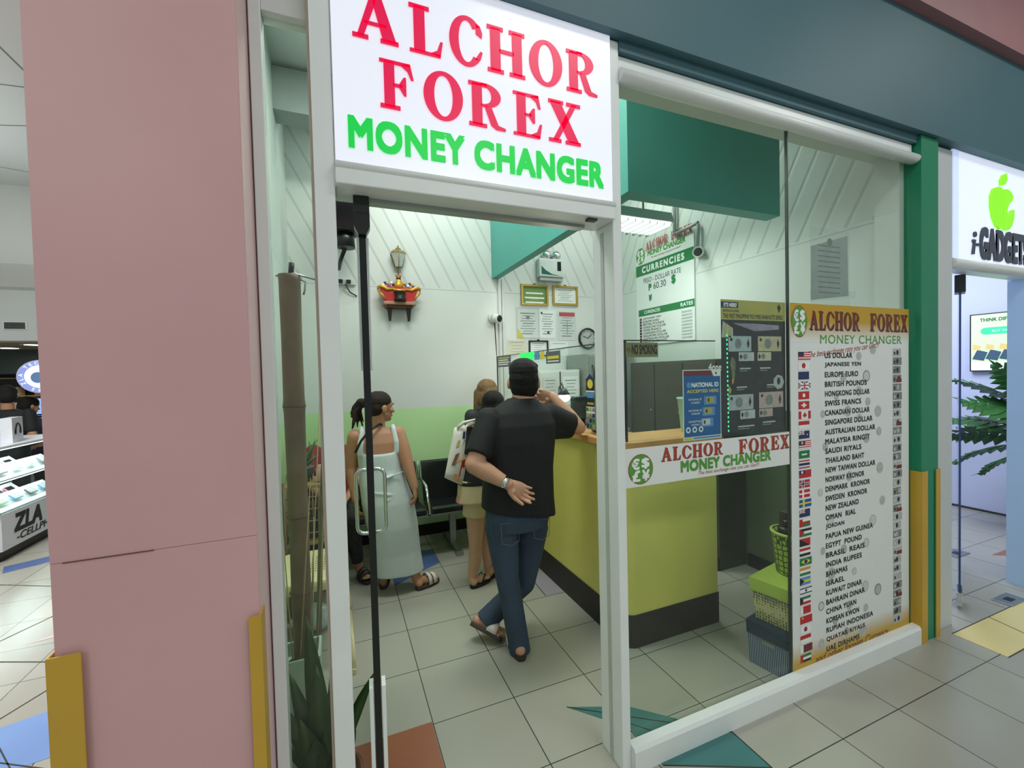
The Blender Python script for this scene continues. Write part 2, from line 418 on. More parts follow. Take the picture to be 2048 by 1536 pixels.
g = MB(); g.prism([(3.026, 1.42), (3.026, 1.365), (3.082, 1.365), (3.082, 1.370), (3.031, 1.370), (3.031, 1.42)], 0, 0.985, MUSTARD, 'Z'); g.done('corner_guard', gc)
g = MB(); g.prism([(3.168, 1.370), (3.168, 1.365), (3.212, 1.365), (3.212, 1.42), (3.207, 1.42), (3.207, 1.370)], 0, 0.985, MUSTARD, 'Z'); g.done('corner_guard', gc)

# ---------------------------------------------------------------- shopfront frame
b = MB(); b.box(-0.045, 0.012, 1.395, 1.54, 0, 3.0, WHITE, 0.003)
p = b.done('trim_5'); struct(p, 'white metal post on the hinge side of the doorway', 'post')
MB().box(-0.053, -0.0455, 1.41, 1.53, 0, 2.9, BEIGE_SEAL).done('seal_strip', p)
b = MB(); b.box(1.0, 1.04, 1.395, 1.54, 0, 2.86, WHITE, 0.003)
p = b.done('trim_6'); struct(p, 'white metal post between the doorway and the big shop window', 'post')
MB().box(0.9975, 0.9995, 1.46, 1.48, 0, 2.15, mat('gasket_grey', (188, 194, 188), 0.5)).done('gasket', p)
# narrow pane beside the pink pillar
w1 = MB(); w1.box(-0.207, -0.174, 1.455, 1.515, 0, 2.80, WHITE, 0.003); w1.box(-0.174, -0.0535, 1.455, 1.515, 2.68, 2.80, WHITE, 0.003); w1.box(-0.174, -0.0535, 1.455, 1.515, 0, 0.10, WHITE, 0.003)
w1 = w1.done('window_1'); struct(w1, 'narrow fixed pane in a white frame beside the pink pillar', 'window')
MB().box(-0.174, -0.0535, 1.480, 1.488, 0.10, 2.68, GLASS).done('pane', w1)
MB().box(-0.2100, -0.2075, 1.470, 1.480, 0, 2.80, BEIGE_SEAL).done('sealant_bead', w1)
sbox('trim_7', 'pale panel above the narrow pane', 'panel', (-0.21, -0.046, 1.455, 1.50, 2.805, 4.2), CEIL)
# kerb, header beam and the two large panes
b = MB(); b.prism([(1.368, 0), (1.368, 0.085), (1.376, 0.1), (1.412, 0.104), (1.412, 0.035), (1.44, 0.035), (1.44, 0)], 1.04, 3.034, WHITE, 'X')
struct(b.done('trim_8'), 'white bevelled sill along the foot of the big shop window', 'sill')
b = MB(); b.box(1.04, 3.02, 1.408, 1.452, 2.745, 2.82, WHITE, 0.004)
pr = [(1.40+0.034*math.cos(a), 2.735+0.026*math.sin(a)) for a in [2*PI*k/14 for k in range(14)]]
b.prism(pr, 1.04, 3.02, WHITE, 'X', True)
hb = b.done('trim_9'); struct(hb, 'white header beam with rounded moulding above the big shop window', 'beam')
struct(MB().box(1.041, 2.008, 1.416, 1.426, 0.036, 2.744, GLASS).done('window_2'), 'large clear shop window pane carrying banner and banknote poster', 'window')
struct(MB().box(2.014, 3.032, 1.416, 1.426, 0.036, 2.744, GLASS).done('window_3'), 'large clear shop window pane carrying the tall exchange list', 'window')
struct(MB().box(2.0082, 2.0138, 1.414, 1.428, 0.036, 2.744, mat('butt_joint', (60, 66, 60), 0.4)).done('trim_10'), 'dark silicone joint between the two large window panes', 'joint')
# fascia
b = MB()
b.box(-0.21, 9.0, 1.352, 1.50, 2.865, 3.478, TEAL_PAINT)
b.box(1.04, 3.03, 1.388, 1.46, 2.822, 2.864, TEAL_PAINT)
struct(b.done('wall_front'), 'teal blue fascia above both shop signs', 'wall')
sbox('trim_11', 'mauve band above the teal fascia', 'wall', (-0.21, 9.0, 1.30, 1.50, 3.48, 4.2), PINK_DARK)
# mall ceiling with unseen light panels
b = MB(); b.box(-9, 9, -5, 7.99, 4.2, 4.3, CEIL)
SEAM = mat('ceiling_seam', (120, 126, 126), 0.8)
for (xa_, ya_), (xb_, yb_) in (((-20, 75), (60, 153)), ((-20, 166), (60, 176)), ((-20, 250), (60, 252)), ((-20, 330), (60, 345))):
    p_ = at(xa_, ya_, 'Z', 4.199); q_ = at(xb_, yb_, 'Z', 4.199); d_ = (q_-p_).normalized(); n_ = Vector((-d_.y, d_.x, 0))*0.008
    b.poly([tuple(p_+n_), tuple(q_+n_), tuple(q_-n_), tuple(p_-n_)], SEAM)
struct(b.done('ceiling.001'), 'pale mall ceiling with unseen light panels over the corridor', 'ceiling')
DIFF = mat('lamp_diffuser', (250, 252, 248), 0.5, emit=1.6)
for i, (x, y, p) in enumerate(MALL):
    t = thing('ceiling_light', 'unseen square-edged light panel in the mall ceiling', 'ceiling light', (x, y, 4.2), group='unseen mall ceiling light panels')
    MB().box(-0.6, 0.6, -0.3, 0.3, -0.03, 0, WHITE).done('housing', t)
    MB().box(-0.56, 0.56, -0.26, 0.26, -0.035, -0.0305, DIFF).done('diffuser', t)
for y, d in ((2.45, 0.25), (3.8, 0.16), (3.3, 0.20)):
    t = thing('ceiling_light', 'fluorescent fitting on the shop ceiling over the %s' % ('queue' if y < 3 else 'counter' if y < 3.5 else 'waiting seats'), 'ceiling light', (0.55 if y < 3 else 2.3 if y < 3.5 else 0.85, y, 3.9))  # the counter one is added and unseen, brightens the wall past the bulkhead
    MB().box(-0.62, 0.62, -d-0.02, d+0.02, -0.045, 0, WHITE, 0.005).done('housing', t)
    MB().box(-0.58, 0.58, -d+0.01, d-0.01, -0.05, -0.0455, DIFF).done('diffuser', t)
# far part of the mall, left of the pillar
b = MB()
b.box(-9, -0.63, 8.0, 8.3, 2.21, 2.9, CEIL)
b.prism([(8.0, 2.9), (7.93, 2.93), (7.72, 3.2), (7.66, 3.45), (7.66, 4.2), (8.3, 4.2), (8.3, 2.9)], -9, -0.63, WHITE_WALL, 'X')
bh = b.done('trim_12'); struct(bh, 'pale bulkhead across the mall above the phone stalls', 'bulkhead')
MB().box(-4.17, -3.93, 7.985, 7.998, 2.36, 2.47, WHITE).done('grille_frame', bh)
g = MB()
for k in range(5): g.box(-4.155, -3.945, 7.975, 7.99, 2.372+k*0.018, 2.384+k*0.018, BLACK)
g.done('air_grille', bh)
sbox('ceiling.002', 'low beige ceiling over the phone stalls', 'ceiling', (-9, -0.63, 8.3, 12, 2.22, 2.32), mat('beige_ceiling', (150, 140, 120), 0.6))
sbox('wall_far', 'dark wall behind the phone stalls', 'wall', (-9, 3, 12, 12.1, 0, 4.2), mat('dark_teal_wall', (70, 84, 84), 0.6))
sbox('trim_13', 'dark lintel band across the phone stalls', 'lintel', (-9, -0.63, 10.2, 10.35, 1.80, 2.22), mat('dark_band', (58, 72, 70), 0.5))
sbox('wall_outer', 'plain outer side of the shop seen from the corridor', 'wall', (-0.632, -0.624, 1.51, 4.42, 0, 4.2), PINK)
for i, (px, py) in enumerate(((68, 689), (20, 724))):
    q = at(px, py, 'Y', 8.8 if i == 0 else 9.6)
    t = thing('downlight', 'small round downlight in the beige ceiling, %s' % ('close to the pillar edge' if i == 0 else 'above the kiosk person'), 'downlight', (q.x, q.y, 2.22))
    MB().lathe([(0.14, 0), (0.15, -0.012), (0.11, -0.014)], 0, 0, WHITE).done('rim', t)
    MB().lathe([(0.105, -0.015), (0.0, -0.016)], 0, 0, mat('downlight_glow', (255, 255, 250), emit=6)).done('lens', t)
# ---------------------------------------------------------------- letters with serifs, drawn as outlines in a unit box
def ring(cx, cy, rx, ry, ix, iy, a0, a1, n=26):
    """band between an outer and an inner ellipse, as quads"""
    out = []
    for k in range(n):
        t0 = a0+(a1-a0)*k/n; t1 = a0+(a1-a0)*(k+1)/n
        out.append([(cx+rx*math.cos(t0), cy+ry*math.sin(t0)), (cx+rx*math.cos(t1), cy+ry*math.sin(t1)),
                    (cx+ix*math.cos(t1), cy+iy*math.sin(t1)), (cx+ix*math.cos(t0), cy+iy*math.sin(t0))])
    return out
def R_(x0, y0, x1, y1): return [(x0, y0), (x1, y0), (x1, y1), (x0, y1)]
SER = {
 'A': [[(0.09, 0.03), (0.23, 0.03), (0.52, 0.78), (0.44, 1.0)], [(0.38, 1.0), (0.60, 1.0), (0.96, 0.03), (0.66, 0.03)], R_(0.24, 0.30, 0.74, 0.37),
       R_(0, 0, 0.34, 0.085), R_(0.60, 0, 1.0, 0.085)],
 'L': [R_(0.13, 0.03, 0.46, 0.97), R_(0, 0.915, 0.60, 1), R_(0, 0, 0.92, 0.07), [(0.60, 0.05), (0.92, 0), (1.0, 0.34), (0.92, 0.34), (0.82, 0.14)]],
 'H': [R_(0.08, 0.03, 0.34, 0.97), R_(0.66, 0.03, 0.92, 0.97), R_(0.3, 0.46, 0.7, 0.54)] + [R_(a, c, a+0.42, c+0.085) for a in (0, 0.58) for c in (0, 0.935)],
 'O': ring(0.5, 0.5, 0.5, 0.5, 0.235, 0.42, 0, 2*PI, 40),
 'C': ring(0.52, 0.5, 0.52, 0.5, 0.245, 0.42, 0.72, 2*PI-0.72, 34) + [[(0.80, 0.70), (0.98, 0.63), (1.0, 0.72), (0.93, 0.86), (0.80, 0.90)], [(0.82, 0.16), (0.93, 0.18), (1.0, 0.34), (0.93, 0.36), (0.74, 0.16)]],
 'F': [R_(0.12, 0.03, 0.43, 0.97), R_(0, 0, 0.58, 0.085), R_(0, 0.93, 0.90, 1), [(0.60, 0.95), (0.90, 1), (1.0, 0.68), (0.92, 0.68), (0.82, 0.84)], R_(0.38, 0.47, 0.66, 0.54),
       [(0.56, 0.54), (0.70, 0.70), (0.77, 0.70), (0.77, 0.32), (0.70, 0.32), (0.56, 0.47)]],
 'E': [R_(0.12, 0.03, 0.43, 0.97), R_(0, 0, 0.92, 0.07), R_(0, 0.93, 0.88, 1), [(0.58, 0.95), (0.88, 1), (0.96, 0.70), (0.88, 0.70), (0.80, 0.85)], R_(0.38, 0.48, 0.64, 0.54),
       [(0.54, 0.54), (0.68, 0.68), (0.75, 0.68), (0.75, 0.34), (0.68, 0.34), (0.54, 0.48)], [(0.56, 0.05), (0.92, 0), (1.0, 0.34), (0.92, 0.34), (0.82, 0.15)]],
 'R': [R_(0.09, 0.03, 0.36, 0.97), R_(0, 0, 0.48, 0.085), R_(0, 0.915, 0.50, 1)] + ring(0.45, 0.735, 0.43, 0.265, 0.17, 0.19, -PI/2, PI/2, 16) +
      [R_(0.32, 0.47, 0.46, 0.53), R_(0.32, 0.94, 0.46, 1.0), [(0.42, 0.50), (0.62, 0.47), (0.80, 0.10), (1.0, 0.06), (1.0, 0.0), (0.74, 0.0), (0.60, 0.08)]],
 'X': [[(0.04, 0.96), (0.37, 0.96), (0.96, 0.04), (0.63, 0.04)], [(0.71, 0.96), (0.88, 0.96), (0.28, 0.04), (0.11, 0.04)], R_(0, 0.915, 0.46, 1), R_(0.56, 0.915, 1, 1), R_(0, 0, 0.38, 0.085), R_(0.52, 0, 1, 0.085)],
}
def serif(mb, ch, x0, x1, z0, z1, y, m, ext=0.0):
    for i, p in enumerate(SER[ch]):
        q = [(x0+u*(x1-x0), z0+v*(z1-z0)) for u, v in p]
        if ext: mb.prism(q, y-ext, y, m)
        else: mb.poly([(a, y-i*0.000004, c) for a, c in q], m)
def serif_word(mb, word, x0, x1, z0, z1, y, m, gap=0.16, slope=0.0, wid=None):
    W = {'A': 0.9, 'L': 0.72, 'C': 0.85, 'H': 0.9, 'O': 0.9, 'R': 0.88, 'F': 0.75, 'E': 0.78, 'X': 0.85, ' ': 0.55}
    tot = sum(W[c] for c in word)+gap*(len(word)-1); s = (x1-x0)/tot; x = x0
    for c in word:
        if c != ' ':
            serif(mb, c, x, x+W[c]*s, z0, z1, y, m)
        x += (W[c]+gap)*s

# ---------------------------------------------------------------- the big lightbox sign
LIT = mat('lit_white_acrylic', (230, 233, 246), 0.3, emit=0.50, noise=0.01)
RED_L = mat('red_acrylic', (226, 8, 78), 0.35, emit=0.45, noise=0.03)
GRN_L = mat('green_acrylic', (0, 206, 74), 0.35, emit=0.45, noise=0.03)
SY = 1.385
t = thing('shop_sign', 'backlit white shop sign with red and green lettering above the open doorway', 'sign', (0.512, 1.46, 2.17))
O = Vector((0.512, 1.46, 2.17))
def loc_(o): 
    o.location = -O; return o
loc_(MB().box(0.014, 0.998, 1.392, 1.52, 2.235, 2.863, WHITE).done('housing', t))
loc_(MB().box(0.016, 0.994, SY, 1.3915, 2.24, 2.863, LIT).done('face_panel', t))
b = MB(); b.box(0.0135, 0.998, 1.372, 1.52, 2.172, 2.222, WHITE, 0.004)
pr = [(1.384+0.017*math.cos(a), 2.228+0.014*math.sin(a)) for a in [2*PI*k/12 for k in range(12)]]
b.prism(pr, 0.0135, 0.998, WHITE, 'X', True)
loc_(b.done('bottom_moulding', t))
loc_(MB().box(0.0985, 0.915, 1.4605, 1.50, 2.16, 2.1715, STEEL).done('door_channel', t))
loc_(MB().box(0.885, 0.925, 1.385, 1.41, 2.163, 2.1715, BLACK, 0.002).done('latch_plate', t))
b = MB()
for ch, x0, x1, z0, z1 in (('A', 0.074, 0.209, 2.618, 2.768), ('L', 0.243, 0.349, 2.616, 2.766), ('C', 0.371, 0.484, 2.613, 2.775), ('H', 0.501, 0.638, 2.616, 2.767), ('O', 0.655, 0.785, 2.613, 2.772), ('R', 0.803, 0.932, 2.618, 2.766)):
    serif(b, ch, x0, x1, z0, z1, SY-0.0004, RED_L, 0.004)
for ch, x0, x1, z0, z1 in (('F', 0.149, 0.252, 2.424, 2.572), ('O', 0.282, 0.411, 2.420, 2.576), ('R', 0.431, 0.560, 2.424, 2.570), ('E', 0.590, 0.699, 2.422, 2.571), ('X', 0.726, 0.856, 2.424, 2.573)):
    serif(b, ch, x0, x1, z0, z1, SY-0.0004, RED_L, 0.004)
loc_(b.done('red_lettering', t))
b = MB(); b.text('MONEY', 0.057, 0.410, 2.290, 2.378, SY-0.0004, GRN_L, 0.020, ext=0.004, space=1.08); b.text('CHANGER', 0.450, 0.949, 2.289, 2.376, SY-0.0004, GRN_L, 0.020, ext=0.004, space=1.08)
loc_(b.done('green_lettering', t))

# ---------------------------------------------------------------- open glass door
K = 0.0602
ux, uy = K/math.hypot(K, 1), 1/math.hypot(K, 1)
dh = Vector((K*1.462, 1.462, 0))
door = thing('door_1', 'open frameless glass door standing edge-on in the doorway', 'door', dh, -math.atan(K), kind='structure')
DARK_EDGE = mat('dark_glass_edge', (10, 16, 13), 0.25)
# local frame: +Y runs along the leaf into the shop, X across it
MB().box(-0.005, 0.005, 0.006, 0.90, 0.03, 2.14, GLASS).done('pane', door)
MB().box(-0.011, 0.011, 0.0, 0.006, 0.03, 2.10, DARK_EDGE).done('edge_seal', door)
b = MB(); b.box(-0.024, 0.024, -0.02, 0.07, 2.115, 2.17, BLACK, 0.003); b.prism([(-0.024, 2.115), (0.024, 2.115), (0.024, 2.075), (0.012, 2.05), (-0.012, 2.05), (-0.024, 2.075)], -0.02, 0.02, BLACK)
b.done('pivot_fitting', door)
b = MB()
for s in (-1, 1): b.box(s*0.013, s*0.026, 0.0, 0.05, 0.02, 0.58, WHITE, 0.002)
b.done('bottom_channel', door)
b = MB()
for s in (-1, 1): b.box(s*0.012, s*0.019, 0.012, 0.03, 1.62, 2.05, WHITE, 0.002)
b.done('top_channel', door)
def dhandle(s):
    x0, x1, z0, z1, r = s*0.006, s*0.068, 0.815, 1.135, 0.035
    pts = [(x0, z1)]
    for k in range(7):
        a = PI/2-PI/2*k/6; pts.append((x1-s*r+s*r*math.cos(a), z1-r+r*math.sin(a)))
    for k in range(7):
        a = -PI/2*k/6; pts.append((x1-s*r+s*r*math.cos(a), z0+r+r*math.sin(a)))
    pts.append((x0, z0))
    MB().tube([(x, 0.80, z) for x, z in pts], 0.0095, CHROME, 10).done('door_handle', door)
dhandle(-1); dhandle(1)

# ---------------------------------------------------------------- printed sheets on the window panes (all stand 2 mm in front of or behind the glass)
PAPER = mat('white_print_paper', (226, 230, 228), 0.45, noise=0.015)
PAPER_G = mat('greyish_paper', (200, 206, 204), 0.5, noise=0.03)
P_RED = mat('brick_red_ink', (166, 62, 46), 0.5); P_DRED = mat('dark_red_ink', (112, 44, 38), 0.5); P_GRN = mat('leaf_green_ink', (84, 150, 58), 0.5)
P_BLK = mat('black_ink', (24, 26, 26), 0.5); P_GOLD = mat('gold_ink', (196, 160, 44), 0.45, noise=0.08); P_WHT = mat('white_ink', (236, 238, 236), 0.5)
P_NAVY = mat('navy_ink', (34, 46, 92), 0.5); P_BLUE = mat('blue_ink', (10, 92, 158), 0.45); P_LBL = mat('light_blue_ink', (84, 144, 206), 0.5); P_YEL = mat('yellow_ink', (220, 206, 70), 0.5)
P_FRED = mat('flag_red', (186, 36, 44), 0.5); P_GREY = mat('grey_ink', (128, 134, 132), 0.5, noise=0.25, scale=60); P_LGREY = mat('pale_grey_ink', (178, 184, 182), 0.5, noise=0.12, scale=60); P_ORG = mat('orange_ink', (214, 140, 56), 0.5)
P_DGRN = mat('deep_green_ink', (26, 122, 66), 0.5); P_MAR = mat('maroon_ink', (110, 40, 48), 0.5); P_CHAR = mat('charcoal_ink', (42, 46, 48), 0.5, noise=0.3, scale=25); P_OLIVE = mat('olive_gold_ink', (176, 168, 88), 0.5, noise=0.08, scale=12)
def logo(mb, cx, cz, rx, rz, y):
    mb.disc(cx, cz, rx, rz, y, P_RED, 32); mb.disc(cx, cz, rx*0.955, rz*0.955, y-0.0004, P_GRN, 32)
    for ch, dx, dz in (('€', -0.40, 0.36), ('$', 0.38, 0.36), ('£', -0.36, -0.42), ('¥', 0.40, -0.42)):
        mb.text(ch, cx+(dx-0.27)*rx, cx+(dx+0.27)*rx, cz+(dz-0.33)*rz, cz+(dz+0.33)*rz, y-0.0008, P_WHT, 0.02)
# banner across the first pane
y0 = 1.4145
a = at(1248, 895, 'Y', y0); c = at(1577, 865, 'Y', y0)
zt, zb, xl, xr = 1.284, 1.127, 1.044, 2.006
bn = MB(); bn.box(xl, xr, y0-0.0015, y0, zb, zt, PAPER)
bnr = bn.done('window_banner'); tag(bnr, 'long white money changer banner stuck across the shop window', 'banner')
b = MB(); ys = y0-0.002
logo(b, 1.125, 1.197, 0.062, 0.062, ys)
serif_word(b, 'ALCHOR', 1.232, 1.575, 1.215, 1.272, ys-0.0003, P_DRED, 0.14); serif_word(b, 'ALCHOR', 1.229, 1.572, 1.217, 1.274, ys-0.0006, P_RED, 0.14)
serif_word(b, 'FOREX', 1.673, 2.004, 1.205, 1.271, ys-0.0003, P_DRED, 0.14); serif_word(b, 'FOREX', 1.670, 2.001, 1.207, 1.273, ys-0.0006, P_RED, 0.14)
b.text('MONEY CHANGER', 1.335, 1.875, 1.162, 1.207, ys-0.0003, P_GRN, 0.022, space=1.05)
b.text('The best exchange rate you can Get!!!', 1.43, 1.80, 1.136, 1.156, ys-0.0003, P_RED, 0.0, shear=0.35)
b.done('printing', bnr)
# tall price list on the second pane
xl, xr, zb, zt = 2.018, 2.996, 0.044, 1.903
pl = MB(); pl.box(xl, xr, y0-0.0015, y0, zb, zt, PAPER)
pst = pl.done('exchange_list_poster'); tag(pst, 'tall gold and white exchange list poster with flags on the window', 'poster')
GOLDGRAD = bpy.data.materials.new('gold_fading_to_white')
GOLDGRAD.use_nodes = True
_nt = GOLDGRAD.node_tree; _b = _nt.nodes['Principled BSDF']; _tc = _nt.nodes.new('ShaderNodeTexCoord'); _sp = _nt.nodes.new('ShaderNodeSeparateXYZ')
_nt.links.new(_tc.outputs['Object'], _sp.inputs[0])
_u = nmath(_nt, 'DIVIDE', nmath(_nt, 'SUBTRACT', nmath(_nt, 'ABSOLUTE', nmath(_nt, 'SUBTRACT', _sp.outputs[2], 0.9735)), 0.745), 0.10)
_cl = _nt.nodes.new('ShaderNodeClamp'); _nt.links.new(_u, _cl.inputs[0])
_nt.links.new(nodes_mix(_nt, _cl.outputs[0], lin((226, 230, 228)), lin((190, 152, 34))), _b.inputs['Base Color']); _b.inputs['Roughness'].default_value = 0.45
MB().rect(xl, xr, 1.715, zt, ys, GOLDGRAD).done('gold_band', pst); MB().rect(xl, xr, zb, 0.24, ys, GOLDGRAD).done('gold_band', pst)
b = MB(); ys2 = ys-0.0005
logo(b, 2.082, 1.815, 0.058, 0.078, ys2)
serif_word(b, 'ALCHOR', 2.160, 2.555, 1.772, 1.866, ys2-0.0002, P_BLK, 0.10); serif_word(b, 'ALCHOR', 2.155, 2.550, 1.776, 1.870, ys2-0.0005, P_DRED, 0.10)
serif_word(b, 'FOREX', 2.645, 2.985, 1.772, 1.866, ys2-0.0002, P_BLK, 0.10); serif_word(b, 'FOREX', 2.640, 2.980, 1.776, 1.870, ys2-0.0005, P_DRED, 0.10)
b.text('MONEY CHANGER', 2.235, 2.925, 1.708, 1.752, ys2, P_GRN, 0.004, space=1.1)
b.text('The best exchange rate you can Get!!!', 2.145, 2.72, 1.628, 1.668, ys2, P_RED, 0.0, shear=0.35, slope=0.09)
b.text('and other foreign Currency', 2.18, 2.80, 0.085, 0.135, ys2-0.0002, P_DRED, 0.004, shear=0.4)
b.done('heading_lettering', pst)
NAMES = ['US DOLLAR', 'JAPANESE YEN', 'EUROPE EURO', 'BRITISH POUNDS', 'HONGKONG DOLLAR', 'SWISS FRANCS', 'CANADIAN DOLLAR', 'SINGAPORE DOLLAR', 'AUSTRALIAN DOLLAR', 'MALAYSIA RINGIT', 'SAUDI RIYALS', 'THAILAND BAHT', 'NEW TAIWAN DOLLAR',
 'NORWAY KRONOR', 'DENMARK  KRONOR', 'SWEDEN  KRONOR', 'NEW ZEALAND', 'OMAN  RIAL', 'JORDAN', 'PAPUA NEW GUINEA', 'EGYPT  POUND', 'BRASIL  REAIS', 'INDIA RUPEES', 'BAHAMAS', 'ISRAEL', 'KUWAIT DINAR', 'BAHRAIN DINAR', 'CHINA YUAN', 'KOREAN KWON', 'RUPIAH INDONESIA', 'QUATAR RIYALS', 'UAE DIRHAMS']
ztop = at(1648, 711, 'Y', y0).z; zbot = at(1650, 1299, 'Y', y0).z
b = MB(); bf = MB(); bt = MB(); bc = MB()
W_, R__, B_, G_, K_, Y_, N_, D_ = P_WHT, P_FRED, P_BLUE, P_DGRN, P_BLK, P_YEL, P_NAVY, P_MAR
def HS(*c): return [('r', 0, 1-(i+1)/len(c), 1, 1-i/len(c), m) for i, m in enumerate(c)]
def VS(*c): return [('r', i/len(c), 0, (i+1)/len(c), 1, m) for i, m in enumerate(c)]
def CROSS(bg, *cs): return [('r', 0, 0, 1, 1, bg)] + [q for m, w_ in cs for q in (('r', 0.36-w_, 0, 0.36+w_, 1, m), ('r', 0, 0.5-w_*1.3, 1, 0.5+w_*1.3, m))]
UJ = [('r', 0, 0, 1, 1, N_), ('p', [(0, 0), (0.14, 0), (1, 0.86), (1, 1), (0.86, 1), (0, 0.14)], W_), ('p', [(0, 1), (0.14, 1), (1, 0.14), (1, 0), (0.86, 0), (0, 0.86)], W_), ('r', 0.4, 0, 0.6, 1, W_), ('r', 0, 0.35, 1, 0.65, W_), ('r', 0.45, 0, 0.55, 1, R__), ('r', 0, 0.43, 1, 0.57, R__)]
def sub(fl, x0, y0_, x1, y1): 
    o = []
    for q in fl:
        if q[0] == 'r': o.append(('r', x0+q[1]*(x1-x0), y0_+q[2]*(y1-y0_), x0+q[3]*(x1-x0), y0_+q[4]*(y1-y0_), q[5]))
        else: o.append(('p', [(x0+p[0]*(x1-x0), y0_+p[1]*(y1-y0_)) for p in q[1]], q[2]))
    return o
TRI = lambda m: ('p', [(0, 0), (0.42, 0.5), (0, 1)], m)
FLAGS = [HS(R__, W_, R__, W_, R__, W_, R__)+[('r', 0, 0.43, 0.45, 1, N_)], [('r', 0, 0, 1, 1, W_), ('d', 0.5, 0.5, 0.22, R__)], [('r', 0, 0, 1, 1, N_)], UJ, [('r', 0, 0, 1, 1, R__), ('d', 0.5, 0.5, 0.16, W_)],
 [('r', 0, 0, 1, 1, R__), ('r', 0.42, 0.2, 0.58, 0.8, W_), ('r', 0.25, 0.4, 0.75, 0.6, W_)], [('r', 0, 0, 1, 1, W_), ('r', 0, 0, 0.22, 1, R__), ('r', 0.78, 0, 1, 1, R__), ('p', [(0.5, 0.15), (0.68, 0.45), (0.6, 0.62), (0.5, 0.9), (0.4, 0.62), (0.32, 0.45)], R__)], HS(R__, W_),
 [('r', 0, 0, 1, 1, N_)]+sub(UJ, 0, 0.5, 0.5, 1)+[('d', 0.75, 0.5, 0.06, W_)], HS(R__, W_, R__, W_, R__, W_, R__, W_)+[('r', 0, 0.5, 0.5, 1, N_), ('d', 0.25, 0.75, 0.1, Y_)], [('r', 0, 0, 1, 1, G_), ('r', 0.25, 0.4, 0.75, 0.6, W_)], HS(R__, W_, N_, N_, W_, R__), [('r', 0, 0, 1, 1, R__), ('r', 0, 0.5, 0.5, 1, N_), ('d', 0.25, 0.75, 0.1, W_)],
 CROSS(R__, (W_, 0.12), (N_, 0.06)), CROSS(R__, (W_, 0.08)), CROSS(B_, (Y_, 0.08)), [('r', 0, 0, 1, 1, N_)]+sub(UJ, 0, 0.5, 0.5, 1), HS(W_, R__, G_)+[('r', 0, 0, 0.28, 1, R__)], HS(K_, W_, G_)+[TRI(R__)], [('p', [(0, 0), (1, 0), (0, 1)], K_), ('p', [(1, 0), (1, 1), (0, 1)], R__)], HS(R__, W_, K_),
 [('r', 0, 0, 1, 1, G_), ('p', [(0.1, 0.5), (0.5, 0.12), (0.9, 0.5), (0.5, 0.88)], Y_), ('d', 0.5, 0.5, 0.17, N_)], HS(P_ORG, W_, G_), HS(P_LBL, Y_, P_LBL)+[TRI(K_)], [('r', 0, 0, 1, 1, W_), ('r', 0, 0.1, 1, 0.25, N_), ('r', 0, 0.75, 1, 0.9, N_), ('d', 0.5, 0.5, 0.1, N_)], HS(G_, W_, R__)+[('p', [(0, 0), (0.28, 0.33), (0.28, 0.67), (0, 1)], K_)],
 [('r', 0, 0, 1, 1, R__), ('r', 0, 0, 0.28, 1, W_)], [('r', 0, 0, 1, 1, R__), ('d', 0.2, 0.75, 0.08, Y_)], [('r', 0, 0, 1, 1, W_), ('d', 0.5, 0.5, 0.2, R__), ('p', [(0.36, 0.46), (0.36, 0.3), (0.64, 0.3), (0.64, 0.46)], N_)], HS(R__, W_), [('r', 0, 0, 1, 1, D_), ('r', 0, 0, 0.25, 1, W_)], HS(G_, W_, K_)+[('r', 0, 0, 0.25, 1, R__)]]
fx = 2.072
NR = len(NAMES)
for i, nm in enumerate(NAMES):
    z = ztop+(zbot-ztop)*i/(NR-1); h_ = (ztop-zbot)/(NR-1)
    b.text(nm, 2.270, 2.270+0.0242*len(nm), z-0.013, z+0.013, ys2, P_BLK, 0.014, space=1.1)
    w_ = 0.078 if i % 3 else 0.088; y_ = ys2
    for k, q in enumerate(FLAGS[i]):
        yy = ys2-0.00015*k; X = lambda u: fx+u*w_; Z = lambda v: z-0.019+v*0.038
        if q[0] == 'r': bf.rect(X(q[1]), X(q[3]), Z(q[2]), Z(q[4]), yy, q[5])
        elif q[0] == 'd': bf.disc(X(q[1]), Z(q[2]), q[3]*w_*0.8, q[3]*w_*0.8, yy, q[4], 14)
        else: bf.poly([(X(p[0]), yy, Z(p[1])) for p in q[1]], q[2])
    zz = z+0.012; xx = 2.845
    bt.rect(xx, xx+0.072+0.012*random.random(), zz-0.021, zz+0.021, ys2, random.choice((P_GREY, P_LGREY, P_LGREY, P_GREY)))
    bt.disc(xx+0.03+0.03*random.random(), zz, 0.012, 0.014, ys2-0.0002, random.choice((P_CHAR, P_LGREY, P_CHAR)), 12)
    bt.rect(xx+0.008, xx+0.022, zz-0.012, zz+0.004, ys2-0.0003, random.choice((P_CHAR, PAPER_G)))
    if i % 5 == 3: bt.rect(xx+0.03, xx+0.08, zz-0.021, zz+0.0, ys2-0.0004, P_DRED)
